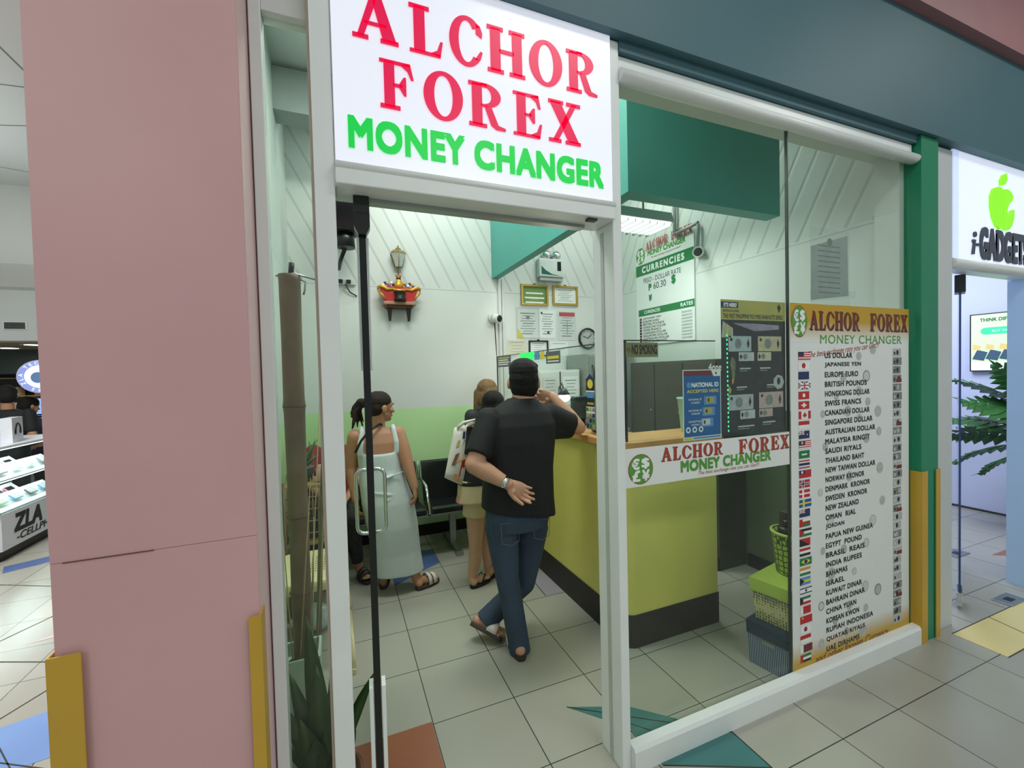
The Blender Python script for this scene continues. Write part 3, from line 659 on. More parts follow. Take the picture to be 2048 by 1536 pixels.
for px, py in ((1745, 698), (1717, 712), (1686, 755), (1732, 752), (1717, 782), (1672, 792), (1735, 803), (1645, 828), (1695, 822), (1718, 836), (1755, 822), (1757, 862), (1732, 876), (1650, 893), (1759, 935), (1698, 952), (1640, 985), (1764, 1000), (1660, 1045), (1745, 1040), (1645, 1102), (1687, 1098), (1732, 1085), (1662, 1147), (1708, 1142), (1730, 1172), (1755, 1178), (1642, 1212), (1698, 1210), (1731, 1215), (1670, 1240), (1692, 1262), (1725, 1260), (1642, 1288)):
    q = at(px, py, 'Y', y0)
    r_ = 0.018+0.014*random.random()
    m_ = random.choice((P_LGREY, P_LGREY, P_LGREY, P_GREY)); bc.disc(q.x, q.z, r_, r_*1.05, ys-0.0002, m_, 18); bc.disc(q.x, q.z, r_*0.8, r_*0.85, ys-0.0003, random.choice((P_LGREY, PAPER_G, P_LGREY)), 18)
b.done('currency_lettering', pst); bf.done('flag_print', pst); bt.done('banknote_print', pst); bc.done('coin_print', pst)
# banknote poster behind the first pane
y1 = 1.4285
bp_ = MB(); bp_.box(1.590, 2.004, y1, y1+0.0015, 1.286, 1.905, P_CHAR)
bkp = bp_.done('banknote_poster'); tag(bkp, 'dark banknote poster with gold heading hung inside the window', 'poster')
b = MB(); ya = y1-0.0004
b.rect(1.590, 2.004, 1.815, 1.905, ya, P_OLIVE)
b.rect(1.590, 1.695, 1.868, 1.895, ya-0.0002, P_NAVY); b.text("IT'S HERE!", 1.605, 1.685, 1.873, 1.890, ya-0.0004, P_WHT, 0.02, shear=0.2)
b.text('THE FIRST PHILIPPINE POLYMER BANKNOTE SERIES', 1.602, 1.985, 1.822, 1.842, ya-0.0004, P_CHAR, 0.01)
b.text('INTRODUCING', 1.602, 1.70, 1.850, 1.860, ya-0.0004, P_CHAR, 0.01)
b.poly([(1.962, ya-0.0004, 1.852), (1.975, ya-0.0004, 1.88), (1.962, ya-0.0004, 1.895), (1.949, ya-0.0004, 1.88)], P_BLK)
b.done('heading_print', bkp)
b = MB()
b.poly([(1.66, ya, 1.80), (1.80, ya, 1.765), (1.96, ya, 1.775), (1.96, ya, 1.795), (1.80, ya, 1.80)], mat('poster_mauve', (150, 140, 160), 0.5, noise=0.2, scale=20))
for k in range(5): b.poly([(1.592+k*0.014, ya-0.0002*k, 1.735), (1.605+k*0.014, ya-0.0002*k, 1.735), (1.612+k*0.012, ya-0.0002*k, 1.80-k*0.006), (1.600+k*0.012, ya-0.0002*k, 1.81-k*0.006)], P_OLIVE if k % 2 else P_LGREY)
NOTE = [(1.632, 1.775, 1.672, 1.742, mat('note_blue', (172, 186, 190), 0.5, noise=0.12, scale=50)), (1.818, 1.975, 1.672, 1.742, mat('note_yellow', (192, 184, 150), 0.5, noise=0.12, scale=50)), (1.628, 1.785, 1.405, 1.475, mat('note_grey', (176, 180, 186), 0.5, noise=0.14, scale=50)), (1.822, 1.985, 1.405, 1.48, mat('note_rose', (190, 168, 162), 0.5, noise=0.12, scale=50)),
 (1.695, 1.792, 1.628, 1.668, mat('note_pale', (188, 196, 196), 0.5, noise=0.1, scale=50)), (1.815, 1.905, 1.628, 1.668, mat('note_cream', (196, 192, 166), 0.5, noise=0.1, scale=50)), (1.700, 1.795, 1.362, 1.402, mat('note_pale', (0, 0, 0))), (1.822, 1.912, 1.364, 1.402, mat('note_rose', (0, 0, 0)))]
for x0, x1, z0, z1, m in NOTE:
    b.rect(x0, x1, z0, z1, ya-0.0006, m); s_ = (x1-x0)
    e = x0+s_*0.86 if s_ > 0.12 else x0+s_*0.14
    b.poly([(e, ya-0.0008, z0+0.15*(z1-z0)), (e+0.009, ya-0.0008, (z0+z1)/2), (e, ya-0.0008, z1-0.15*(z1-z0)), (e-0.009, ya-0.0008, (z0+z1)/2)], P_CHAR)
    b.disc(x0+s_*0.42, (z0+z1)/2, s_*0.15, (z1-z0)*0.34, ya-0.0008, P_GREY, 14)
    if s_ > 0.12: b.disc(x0+s_*0.12, z1-0.016, 0.008, 0.008, ya-0.0009, P_CHAR, 10)
for x0, x1, z0 in ((1.70, 1.77, 1.590), (1.83, 1.90, 1.590), (1.68, 1.745, 1.505), (1.875, 1.94, 1.51), (1.685, 1.79, 1.325), (1.845, 1.93, 1.335)):
    b.rect(x0, x1, z0, z0+0.007, ya-0.0006, P_LGREY); b.rect(x0, x0+0.7*(x1-x0), z0-0.01, z0-0.005, ya-0.0006, P_GREY)
b.disc(1.955, 1.525, 0.038, 0.036, ya-0.0005, P_LGREY, 7); b.disc(1.955, 1.53, 0.012, 0.018, ya-0.0007, P_CHAR, 10)
EAG = mat('eagle_print', (116, 118, 96), 0.5, noise=0.35, scale=60); b.poly([(u, ya-0.0005, v) for u, v in ((1.640, 1.625), (1.652, 1.648), (1.668, 1.640), (1.676, 1.618), (1.672, 1.590), (1.668, 1.555), (1.660, 1.525), (1.650, 1.520), (1.652, 1.560), (1.646, 1.595))], EAG); b.poly([(u, ya-0.0007, v) for u, v in ((1.650, 1.545), (1.664, 1.550), (1.660, 1.528), (1.652, 1.526))], P_ORG); b.poly([(u, ya-0.0007, v) for u, v in ((1.630, 1.52), (1.648, 1.50), (1.64, 1.478), (1.628, 1.492))], P_OLIVE)
b.done('note_print', bkp)
b = MB(); LEDG = mat('green_led', (60, 220, 150), emit=1.2)
for k in range(22):
    b.disc(1.622+0.0002*k, 1.745-k*0.0205, 0.0042, 0.0055, ya-0.0012, LEDG, 10)
led = b.done('led_strip'); tag(led, 'thin strip of glowing green LEDs down the banknote poster', 'light strip')
# blue notice
y2 = y1+0.0
xa, xb_, za, zb_ = 1.366, 1.584, 1.288, 1.594
n_ = MB(); n_.box(xa, xb_, y2, y2+0.0015, za, zb_, PAPER); ntc = n_.done('identity_notice'); tag(ntc, 'blue identity card notice taped inside the window beside the banknote poster', 'notice')
b = MB(); yb = y2-0.0004
b.rect(xa+0.004, xb_-0.004, za+0.016, zb_-0.004, yb, P_BLUE); b.rect(xa+0.004, xb_-0.05, zb_-0.026, zb_-0.004, yb-0.0002, P_MAR)
b.poly([(xb_-0.058, yb-0.0003, zb_-0.004), (xb_-0.004, yb-0.0003, zb_-0.004), (xb_-0.004, yb-0.0003, zb_-0.03), (xb_-0.044, yb-0.0003, zb_-0.03)], P_WHT); b.poly([(xb_-0.036, yb-0.0005, zb_-0.013), (xb_-0.022, yb-0.0005, zb_-0.013), (xb_-0.029, yb-0.0005, zb_-0.025)], P_BLK)
b.disc(xa+0.032, zb_-0.066, 0.012, 0.013, yb-0.0002, P_LBL, 16)
b.text('NATIONAL ID', xa+0.048, xb_-0.016, zb_-0.075, zb_-0.057, yb-0.0003, P_WHT, 0.02)
b.text('ACCEPTED HERE', xa+0.022, xb_-0.016, zb_-0.100, zb_-0.087, yb-0.0003, P_YEL, 0.015, space=1.1)
for k, (l1, l2) in enumerate((('NATIONAL ID', 'CARD'), ('NATIONAL ID', 'IN PAPER FORM'), ('DIGITAL', 'NATIONAL ID'))):
    z = zb_-0.135-k*0.048
    b.rect(xb_-0.10-0.01*k, xb_-0.028-0.01*k, z-0.02, z+0.018, yb-0.0002, P_LBL); b.rect(xb_-0.088-0.012*k, xb_-0.042-0.012*k, z-0.013, z+0.014, yb-0.0004, P_OLIVE if k < 2 else PAPER_G); b.rect(xb_-0.08-0.012*k, xb_-0.07-0.012*k, z-0.007, z+0.008, yb-0.0006, P_CHAR)
    b.text(l1, xa+0.03, xb_-0.115, z+0.002, z+0.010, yb-0.0003, P_WHT, 0.005); b.text(l2, xa+0.045, xb_-0.125, z-0.012, z-0.004, yb-0.0003, P_WHT, 0.005)
for k in range(3): b.disc(xa+0.026+k*0.036, za+0.046, 0.013, 0.013, yb-0.0003, P_WHT, 16); b.disc(xa+0.026+k*0.036, za+0.046, 0.007, 0.007, yb-0.0005, P_BLUE, 10)
b.rect(xa+0.004, xa+0.05, za+0.003, za+0.013, yb-0.0002, P_YEL); b.rect(xa+0.055, xb_-0.006, za+0.005, za+0.012, yb-0.0002, P_LBL)
b.done('printing', ntc)
# certificate sleeves high on the second pane
def sleeve(pts, label, nm='taped_certificate'):
    q = [at(px, py, 'Y', y1) for px, py in pts]
    o_ = MB(); o_.prism([(v.x, v.z) for v in q], y1, y1+0.001, mat('faded_paper', (168, 176, 174), 0.5, noise=0.1, scale=14)); o = o_.done(nm); tag(o, label, 'certificate'); return o, q
o, q = sleeve(((1622, 492), (1695, 472), (1697, 592), (1622, 600)), 'faded certificate in a clear sleeve high on the window')
b = MB(); x0 = q[0].x; x1 = q[1].x; zt = q[1].z; zl = q[3].z
for k in range(11):
    z = zt-0.07-k*0.026
    if z > zl+0.02: b.rect(x0+0.05, x1-0.06, z, z+0.006, y1-0.0004, P_GREY)
b.disc((x0+x1)/2, zt-0.045, 0.02, 0.02, y1-0.0004, P_GREY, 14); b.done('printing', o)
MB().box(q[0].x-0.012, q[1].x+0.015, y1-0.0015, y1-0.0008, q[3].z-0.03, q[1].z+0.02, PLASTIC_FILM).done('clear_sleeve', o)
o, q = sleeve(((1622, 604), (1710, 596), (1712, 582), (1620, 580)), 'crumpled strip of clear film under the window certificate', 'plastic_strip'); o.data.materials[0] = PLASTIC_FILM
# ---------------------------------------------------------------- L-shaped counter
YELLOW = mat('yellow_laminate', (226, 218, 114), 0.3, noise=0.05, scale=2)
KICK = mat('dark_kick_board', (40, 38, 34), 0.5, noise=0.1)
WOOD_O = mat('orange_wood_edge', (214, 158, 96), 0.4, noise=0.12, scale=5)
MELAM = mat('white_melamine', (206, 210, 206), 0.45, noise=0.03)
CX, CY = 1.482, 2.005
ct = thing('service_counter', 'yellow L-shaped service counter with dark kick board and glass screen', 'counter', (1.9, 2.2, 0))
def lshape(off, th, x1, y1):
    """outline of an L with a rounded outer corner; off shifts the outer faces outwards"""
    x, y, r = CX-off, CY-off, 0.07+off
    arc = [(x+r-r*math.cos(a), y+r-r*math.sin(a)) for a in [PI/2*k/8 for k in range(9)]]
    return [(x, y1)] + arc + [(x1, y), (x1, CY+th), (CX+th, CY+th), (CX+th, y1)]
O = Vector((1.9, 2.2, 0))
def sub_(o, org): o.location = -org; return o
b = MB(); b.prism(lshape(0, 0.10, 2.175, 4.12), 0.185, 1.155, YELLOW, 'Z'); sub_(b.done('front_panel', ct), O)
b = MB(); b.prism(lshape(0.006, 0.11, 2.178, 4.125), 0, 0.19, KICK, 'Z'); sub_(b.done('kick_board', ct), O)
b = MB(); b.prism(lshape(0.035, 0.30, 2.20, 4.13), 1.155, 1.19, WOOD_O, 'Z'); sub_(b.done('worktop', ct), O)
b = MB(); b.box(1.60, 1.93, 2.7, 4.10, 0.70, 0.73, MELAM); b.box(1.60, 2.17, 2.12, 2.45, 0.70, 0.73, MELAM); sub_(b.done('inner_shelf', ct), O)
b = MB(); b.box(1.497, 1.507, 2.03, 4.09, 1.192, 1.767, GLASS_SCREEN); sc_ = sub_(b.done('glass_screen', ct), O)
DK = mat('dark_glass_rim', (22, 28, 26), 0.3)
b = MB(); b.box(1.496, 1.508, 2.02, 4.095, 1.765, 1.771, DK); b.box(1.496, 1.508, 4.088, 4.096, 1.19, 1.768, DK); b.done('rim', sc_)
b = MB(); b.box(1.515, 2.19, 2.015, 2.025, 1.192, 1.767, GLASS_SCREEN); sc2 = sub_(b.done('glass_screen', ct), O)
b = MB(); b.box(1.509, 2.192, 2.014, 2.026, 1.765, 1.771, DK); b.box(1.509, 1.519, 2.014, 2.026, 1.19, 1.768, DK); b.done('rim', sc2)
# no smoking plate on the front screen
ys = 2.0125
q0 = at(1251, 685, 'Y', ys); q1 = at(1316, 714, 'Y', ys)
np_ = MB().box(q0.x, q1.x, ys-0.001, ys+0.001, q1.z, q0.z, mat('bronze_plate', (140, 134, 92), 0.35, 0.3)).done('no_smoking_sign'); tag(np_, 'bronze no smoking plate at the top corner of the counter glass', 'sign')
b = MB(); b.text('NO SMOKING', q0.x+0.042, q1.x-0.008, q1.z+0.018, q0.z-0.014, ys-0.0013, P_BLK, 0.02)
cx_, cz_ = q0.x+0.022, (q0.z+q1.z)/2
for p in ring(cx_, cz_, 0.015, 0.015, 0.012, 0.012, 0, 2*PI, 18): b.poly([(u, ys-0.0013, v) for u, v in p], P_DRED)
b.poly([(cx_-0.011, ys-0.0014, cz_+0.009), (cx_-0.009, ys-0.0014, cz_+0.011), (cx_+0.011, ys-0.0014, cz_-0.009), (cx_+0.009, ys-0.0014, cz_-0.011)], P_DRED)
b.rect(cx_-0.009, cx_+0.008, cz_-0.002, cz_+0.002, ys-0.0012, P_BLK); b.done('lettering', np_)
q0 = at(1417, 727, 'Y', 2.013); q1 = at(1443, 741, 'Y', 2.013)
MB().text('4one', q0.x, q1.x, q1.z, q0.z, 2.0125, P_WHT, 0.012).done('sticker'); tag(bpy.data.objects['sticker'], 'small white lettered sticker on the counter glass above the blue notice', 'sticker')
# stickers and notices on the side screen (all face the queue)
def side_sheet(name, label, cat, px0, py0, px1, py1, m, X=1.4955):
    a = at(px0, py0, 'X', X); c = at(px1, py1, 'X', X)
    u0 = 0.0; wd = a.y-c.y; ht = a.z-c.z
    t_ = MB().box(0, wd, -0.001, 0, -ht, 0, m).done(name); t_.location = (X, a.y, a.z); t_.rotation_euler = (0, 0, -PI/2); tag(t_, label, cat); return t_, wd, ht
GLOWG = mat('green_screen_glow', (30, 226, 90), emit=0.9)
o, w_, h_ = side_sheet('rate_display', 'bright green lit strip display on the counter glass', 'display', 1040, 707, 1068, 719, GLOWG)
o, w_, h_ = side_sheet('sticker', 'small blue sticker beside the green display on the glass', 'sticker', 1069, 705, 1079, 719, P_LBL)
o, w_, h_ = side_sheet('sticker', 'small yellow sticker beside the blue one on the glass', 'sticker', 1080, 703, 1089, 718, P_YEL)
o, w_, h_ = side_sheet('rate_notice', 'grey and yellow notice near the top of the counter glass', 'notice', 1092, 704, 1121, 726, mat('slate_print', (88, 94, 98), 0.5))
b = MB(); b.rect(w_*0.1, w_*0.9, -h_*0.62, -h_*0.38, -0.0014, P_YEL); b.rect(w_*0.1, w_*0.9, -h_*0.85, -h_*0.76, -0.0014, P_WHT); b.done('print', o)
o, w_, h_ = side_sheet('sticker', 'dark sticker with white print at the far end of the glass', 'sticker', 995, 714, 1022, 733, mat('slate_print', (0, 0, 0)))
b = MB(); 
for k in range(4): b.rect(w_*0.08, w_*(0.9-0.1*(k % 2)), -h_*(0.22+0.2*k), -h_*(0.12+0.2*k), -0.0014, P_WHT if k else P_YEL)
b.done('print', o)
o, w_, h_ = side_sheet('shield_sticker', 'tall sticker with a yellow seal in a black arrow-topped frame on the glass', 'sticker', 1172, 760, 1189, 783, P_BLK)
b = MB(); b.prism([(-0.1*w_, 0), (w_*1.1, 0), (w_*0.5, h_*0.55)], -0.001, 0, P_NAVY); b.disc(w_/2, -h_*0.35, w_*0.34, h_*0.42, -0.0015, P_YEL, 16); b.rect(0, w_, -h_*1.05, -h_*0.95, -0.0012, P_WHT); b.rect(w_*0.1, w_*0.9, -h_*1.6, -h_*1.1, -0.0012, P_LBL)
b.rect(0, w_, -h_*2.3, -h_*1.7, -0.0012, P_BLK); b.rect(w_*0.1, w_*0.9, -h_*2.2, -h_*2.0, -0.0015, P_OLIVE); b.rect(0, w_, -h_*2.7, -h_*2.4, -0.0012, P_WHT); b.rect(0, w_, -h_*3.1, -h_*2.78, -0.0012, P_WHT); b.done('print', o)
o, w_, h_ = side_sheet('coin_chart', 'sheet of small banknote pictures at the foot of the counter glass', 'chart', 1172, 812, 1192, 861, mat('chart_grey', (120, 134, 126), 0.5, noise=0.2, scale=30))
b = MB()
for i in range(3):
    for j in range(4): b.rect(w_*(0.06+0.31*i), w_*(0.30+0.31*i), -h_*(0.22+0.24*j), -h_*(0.05+0.24*j), -0.0014, (P_DGRN, P_OLIVE, P_GREY, P_NAVY)[(i+j) % 4])
b.done('print', o)

# ---------------------------------------------------------------- things behind the counter
CABG = mat('grey_steel_cabinet', (150, 158, 150), 0.45, noise=0.04)
t = thing('steel_cabinet', 'tall grey steel cabinet with curved handle against the back wall', 'cabinet', (2.70, 4.05, 0))
MB().box(-0.29, 0.30, -0.2, 0.23, 0, 1.78, CABG, 0.004).done('body', t)
MB().box(-0.28, 0.29, -0.214, -0.201, 0.06, 1.76, mat('grey_cabinet_door', (128, 138, 130), 0.4, noise=0.04), 0.003).done('door', t)
MB().tube([(-0.24, -0.214, 1.50), (-0.243, -0.245, 1.52), (-0.245, -0.255, 1.58), (-0.243, -0.245, 1.64), (-0.24, -0.214, 1.66)], 0.008, BLACK).done('handle', t)
def sheet(name, label, cat, cx, y, cz, w_, h_, m, lines=8, frame=None, fm=None, th=0.0015, mg=0.14):
    """a paper (optionally framed) on a wall that faces the shopfront"""
    o = thing(name, label, cat, (cx, y, cz)) if frame else None
    pb = MB(); f_ = frame or 0
    pb.box(-w_/2+f_, w_/2-f_, -th, 0, -h_/2+f_, h_/2-f_, m)
    p_ = pb.done('sheet' if frame else name, o)
    if not frame: p_.location = (cx, y, cz); tag(p_, label, cat); o = p_
    else:
        fb = MB(); 
        for x0, x1, z0, z1 in ((-w_/2, w_/2, h_/2-f_, h_/2), (-w_/2, w_/2, -h_/2, -h_/2+f_), (-w_/2, -w_/2+f_, -h_/2+f_, h_/2-f_), (w_/2-f_, w_/2, -h_/2+f_, h_/2-f_)): fb.box(x0, x1, -0.018, 0, z0, z1, fm)
        fb.box(-0.012, 0.012, -0.012, 0, h_/2, h_/2+0.012, BLACK); fb.done('frame', o)
    lb = MB()
    for k in range(lines):
        z = h_/2-f_-(h_-2*f_)*(0.14+0.8*k/max(1, lines)); x1 = w_/2-f_-w_*mg*(1+((k*7) % 3)*0.5)
        lb.rect(-w_/2+f_+w_*mg*(1+((k*5) % 3)*0.4), x1, z-h_*0.011, z+h_*0.011, -th-0.0005, P_GREY if k % 4 else P_CHAR)
    lb.done('print', o); return o
sheet('memo_sheet', 'pale blank memo taped to the grey steel cabinet door', 'paper', 2.75, 3.835, 1.52, 0.24, 0.36, PAPER_G, 5)
t = thing('filing_cabinet', 'white two-door cabinet against the back wall behind the counter', 'cabinet', (2.14, 4.12, 0))
MB().box(-0.24, 0.24, -0.16, 0.17, 0, 1.62, MELAM, 0.004).done('body', t)
for s in (-1, 1): MB().box(s*0.118-0.112, s*0.118+0.112, -0.172, -0.161, 0.05, 1.60, MELAM, 0.003).done('door', t)
b = MB()
b.box(-0.006, 0.006, -0.176, -0.161, 0.05, 1.60, KICK); b.done('door_gap_strip', t)
sheet('memo_sheet', 'white ruled memo on the white cabinet behind the counter', 'paper', 2.26, 3.945, 1.40, 0.19, 0.30, PAPER, 7)
sheet('memo_sheet', 'white slip on the narrow door of the white cabinet', 'paper', 2.02, 3.945, 1.42, 0.17, 0.26, PAPER_G, 6)
DBROWN = mat('dark_brown_cabinet', (66, 60, 50), 0.4, noise=0.12, scale=3)
t = thing('storage_cabinet', 'dark brown wooden cabinet along the side wall behind the counter', 'cabinet', (2.90, 2.95, 0))
MB().box(-0.16, 0.13, -0.45, 0.62, 0.80, 1.67, DBROWN, 0.004).done('upper_body', t)
MB().box(-0.16, 0.13, -0.45, 0.62, 0, 0.795, mat('dark_green_cabinet', (58, 66, 54), 0.45, noise=0.1), 0.004).done('lower_body', t)
for k in range(3):
    d_ = MB().box(-0.172, -0.161, -0.44+0.353*k, -0.10+0.353*k, 0.83, 1.65, DBROWN, 0.004).done('door', t)
    MB().ell((-0.182, -0.41+0.353*k, 1.22), (0.010, 0.010, 0.010), STEEL, 10).done('knob', d_)
MB().box(-0.175, -0.16, -0.45, 0.62, 0.0, 0.10, BLACK).done('plinth', t)
sbox('baseboard_right', 'black skirting along the side wall by the stacked boxes', 'skirting', (3.018, 3.034, 1.58, 2.48, 0, 0.10), BLACK)
PAIL = mat('mint_plastic', (168, 214, 196), 0.4, noise=0.03)
q = at(1375, 860, 'Y', 2.17)
t = thing('pail', 'mint green plastic pail standing on the counter behind the blue notice', 'pail', (q.x+0.03, 2.17, 1.191))
MB().lathe([(0.060, 0), (0.062, 0.006), (0.082, 0.205), (0.087, 0.21), (0.087, 0.22), (0.078, 0.22), (0.058, 0.02), (0.001, 0.015)], 0, 0, PAIL).done('body', t)
# desk lamp on the counter
q = at(1128, 800, 'Y', 3.1)
t = thing('desk_lamp', 'small clip desk lamp with bright white bulb behind the counter glass', 'lamp', (q.x, 3.1, 1.191))
zz = q.z-1.191
MB().lathe([(0.07, 0), (0.07, 0.018), (0.02, 0.025)], 0.0, 0.1, BLACK).done('base', t)
MB().tube([(0.0, 0.1, 0.02), (0.01, 0.13, zz*0.6), (0.012, 0.10, zz+0.10), (0.008, 0.05, zz+0.135), (0.0, 0.0, zz+0.095)], 0.006, BLACK).done('arm', t)
MB().lathe([(0.012, zz+0.10), (0.025, zz+0.09), (0.048, zz+0.045), (0.045, zz+0.042)], 0, 0, mat('lamp_shade_metal', (70, 74, 84), 0.3, 0.6)).done('shade', t)
MB().ell((0, 0, zz+0.018), (0.052, 0.052, 0.032), mat('hot_white_bulb', (250, 252, 255), emit=9), 14).done('bulb', t)
pl_ = bpy.data.lights.new('desk_lamp_light', 'POINT'); pl_.energy = 2.0; pl_.shadow_soft_size = 0.04; po = bpy.data.objects.new('desk_lamp_light', pl_); po.location = (q.x, 3.1, q.z-0.06); col.objects.link(po)
# monitor showing its back, blue light
q = at(1165, 826, 'Y', 2.85)
t = thing('monitor', 'flat computer monitor seen behind the counter glass beside the lamp', 'monitor', (q.x, 2.85, 1.191), 0.5)
MB().box(-0.16, 0.16, -0.02, 0.01, 0.04, 0.22, mat('monitor_shell', (46, 66, 76), 0.4), 0.008).done('screen', t)
MB().box(-0.03, 0.03, -0.005, 0.03, 0.012, 0.06, BLACK).done('stand', t); MB().box(-0.08, 0.08, -0.06, 0.06, 0, 0.014, BLACK, 0.005).done('foot', t)
t = thing('money_counter', 'dark note-counting machine low behind the counter glass', 'machine', (1.655, 2.40, 1.191))
MB().box(-0.09, 0.09, -0.08, 0.08, 0, 0.10, mat('machine_grey', (70, 76, 84), 0.4), 0.015).done('body', t); MB().box(-0.08, 0.08, -0.06, 0.02, 0.10, 0.13, BLACK, 0.01).done('hopper', t)
MB().box(-0.08, 0.08, -0.12, -0.08, 0.02, 0.035, STEEL, 0.003).done('tray', t)

# ---------------------------------------------------------------- back wall fittings
WY = 4.299
GOLDF = mat('gold_frame', (178, 150, 70), 0.35, 0.3, noise=0.1, scale=12)
def pxrect(px0, py0, px1, py1, y=WY):
    a = at(px0, py0, 'Y', y); c = at(px1, py1, 'Y', y); return (a.x+c.x)/2, (a.z+c.z)/2, abs(c.x-a.x), abs(a.z-c.z)
cx, cz, w_, h_ = pxrect(1041, 568, 1096, 612)
o = sheet('certificate', 'green certificate in a gold frame under the emergency light', 'certificate', cx, WY, cz, w_, h_, mat('certificate_green', (110, 142, 74), 0.5, noise=0.06), 0, 0.022, GOLDF)
b = MB(); 
for k, (a, c) in enumerate(((0.7, 0.02), (0.8, -0.03), (0.74, -0.08))): b.rect(-w_*a*0.45, w_*a*0.45, c-0.008, c+0.008, -0.0025, P_WHT)
b.rect(-w_*0.22, w_*0.15, -0.05, -0.043, -0.0025, P_OLIVE); b.done('white_print', o)
cx, cz, w_, h_ = pxrect(1104, 571, 1155, 612)
sheet('certificate', 'white certificate in a gold frame beside the green one', 'certificate', cx, WY, cz, w_, h_, PAPER, 7, 0.022, GOLDF)
for px, lab, pm in (((1034, 618, 1077, 676), 'white printed permit with yellow corner in a clear sleeve on the back wall', PAPER), ((1078, 620, 1111, 676), 'plain white permit pinned in the middle of the back wall papers', PAPER), ((1115, 622, 1153, 681), 'permit with a red heading on the back wall', PAPER_G)):
    cx, cz, w_, h_ = pxrect(*px); o = sheet('permit', lab, 'permit', cx, WY, cz, w_, h_, pm, 9)
    b = MB()
    if 'red' in lab: b.rect(-w_*0.42, w_*0.42, h_*0.32, h_*0.46, -0.0022, mat('rose_red_ink', (176, 76, 82), 0.5)); b.rect(-0.004, 0.004, -h_*0.3, h_*0.2, -0.0022, P_GREY); b.done('heading_print', o)
    elif 'yellow' in lab:
        b.disc(0, h_*0.22, 0.022, 0.022, -0.0022, P_GREY, 16); b.poly([(-w_/2, -0.0022, -h_/2), (-w_*0.2, -0.0022, -h_/2), (-w_/2, -0.0022, -h_*0.15)], P_YEL); b.done('seal_print', o)
        MB().box(-w_*0.58, w_*0.56, -0.004, -0.003, -h_*0.55, h_*0.56, PLASTIC_FILM).done('clear_sleeve', o)
    else: b.disc(-w_*0.35, h_*0.40, 0.012, 0.012, -0.0022, P_NAVY, 12); b.disc(w_*0.05, -h_*0.3, 0.014, 0.014, -0.0022, P_CHAR, 12); b.done('seal_print', o)
cx, cz, w_, h_ = pxrect(1015, 680, 1053, 712); sheet('permit', 'cream paper permit low on the back wall above the counter glass', 'permit', cx, WY, cz, w_, h_, mat('cream_paper', (206, 204, 184), 0.5), 4)
cx, cz, w_, h_ = pxrect(1057, 681, 1096, 712); sheet('certificate', 'certificate in a thin black frame low on the back wall', 'certificate', cx, WY, cz, w_, h_, PAPER, 5, 0.014, BLACK)
cx, cz, w_, h_ = pxrect(1100, 683, 1136, 712); sheet('permit', 'white slip with two dark stamps beside the black frame', 'permit', cx, WY, cz, w_, h_, PAPER, 2)
# wall clock
q = at(1174, 677, 'Y', WY)
t = thing('wall_clock', 'round wall clock with a black rim above the counter glass', 'clock', (q.x, WY, q.z))
b = MB(); b.loft([[(r*math.cos(2*PI*k/32), y, r*math.sin(2*PI*k/32)) for k in range(32)] for r, y in ((0.117, 0), (0.121, -0.02), (0.114, -0.035), (0.105, -0.03), (0.105, -0.012))], BLACK); b.done('rim', t)
MB().disc(0, 0, 0.105, 0.105, -0.0135, mat('clock_face', (176, 180, 178), 0.4), 32).done('face', t)
b = MB()
for k in range(12): 
    a = 2*PI*k/12; b.rect(0.09*math.cos(a)-0.004, 0.09*math.cos(a)+0.004, 0.09*math.sin(a)-0.006, 0.09*math.sin(a)+0.006, -0.0145, P_CHAR)
b.done('hour_print', t)
MB().poly([(-0.005, -0.016, 0.0), (0.005, -0.016, -0.004), (0.055, -0.016, 0.045), (0.05, -0.016, 0.052)], P_BLK).done('hour_hand', t); MB().poly([(-0.004, -0.018, 0.003), (0.004, -0.018, 0.004), (-0.06, -0.018, 0.03), (-0.062, -0.018, 0.022)], P_BLK).done('minute_hand', t)
# emergency light
q = at(1097, 530, 'Y', WY)
t = thing('emergency_light', 'twin-head emergency light unit high on the back wall', 'emergency light', (q.x, WY, q.z-0.035))
MB().box(-0.155, 0.155, -0.085, 0, -0.115, 0.085, mat('unit_white', (206, 212, 208), 0.4), 0.012).done('body', t)
MB().box(-0.14, 0.14, -0.07, -0.01, -0.155, -0.117, mat('unit_grey', (168, 174, 170), 0.4), 0.004).done('lower_tray', t)
b = MB(); b.box(0.065, 0.11, -0.0875, -0.0855, -0.045, 0.055, BLACK); b.poly([(-0.13, -0.0865, -0.09), (0.12, -0.0865, -0.10), (0.0, -0.0865, -0.085), (-0.08, -0.0865, -0.045), (-0.13, -0.0865, 0.0)], mat('unit_teal', (34, 92, 92), 0.4)); b.done('front_print', t)
for s in (-1, 1):
    h = MB().ell((s*0.060+0.012, -0.045, 0.128), (0.056, 0.045, 0.054), CHROME, 18).done('lamp_head', t)
    MB().ell((s*0.060+0.012, -0.086, 0.128), (0.024, 0.012, 0.024), mat('bulb_glass', (240, 240, 232), 0.1), 10).done('bulb', h)
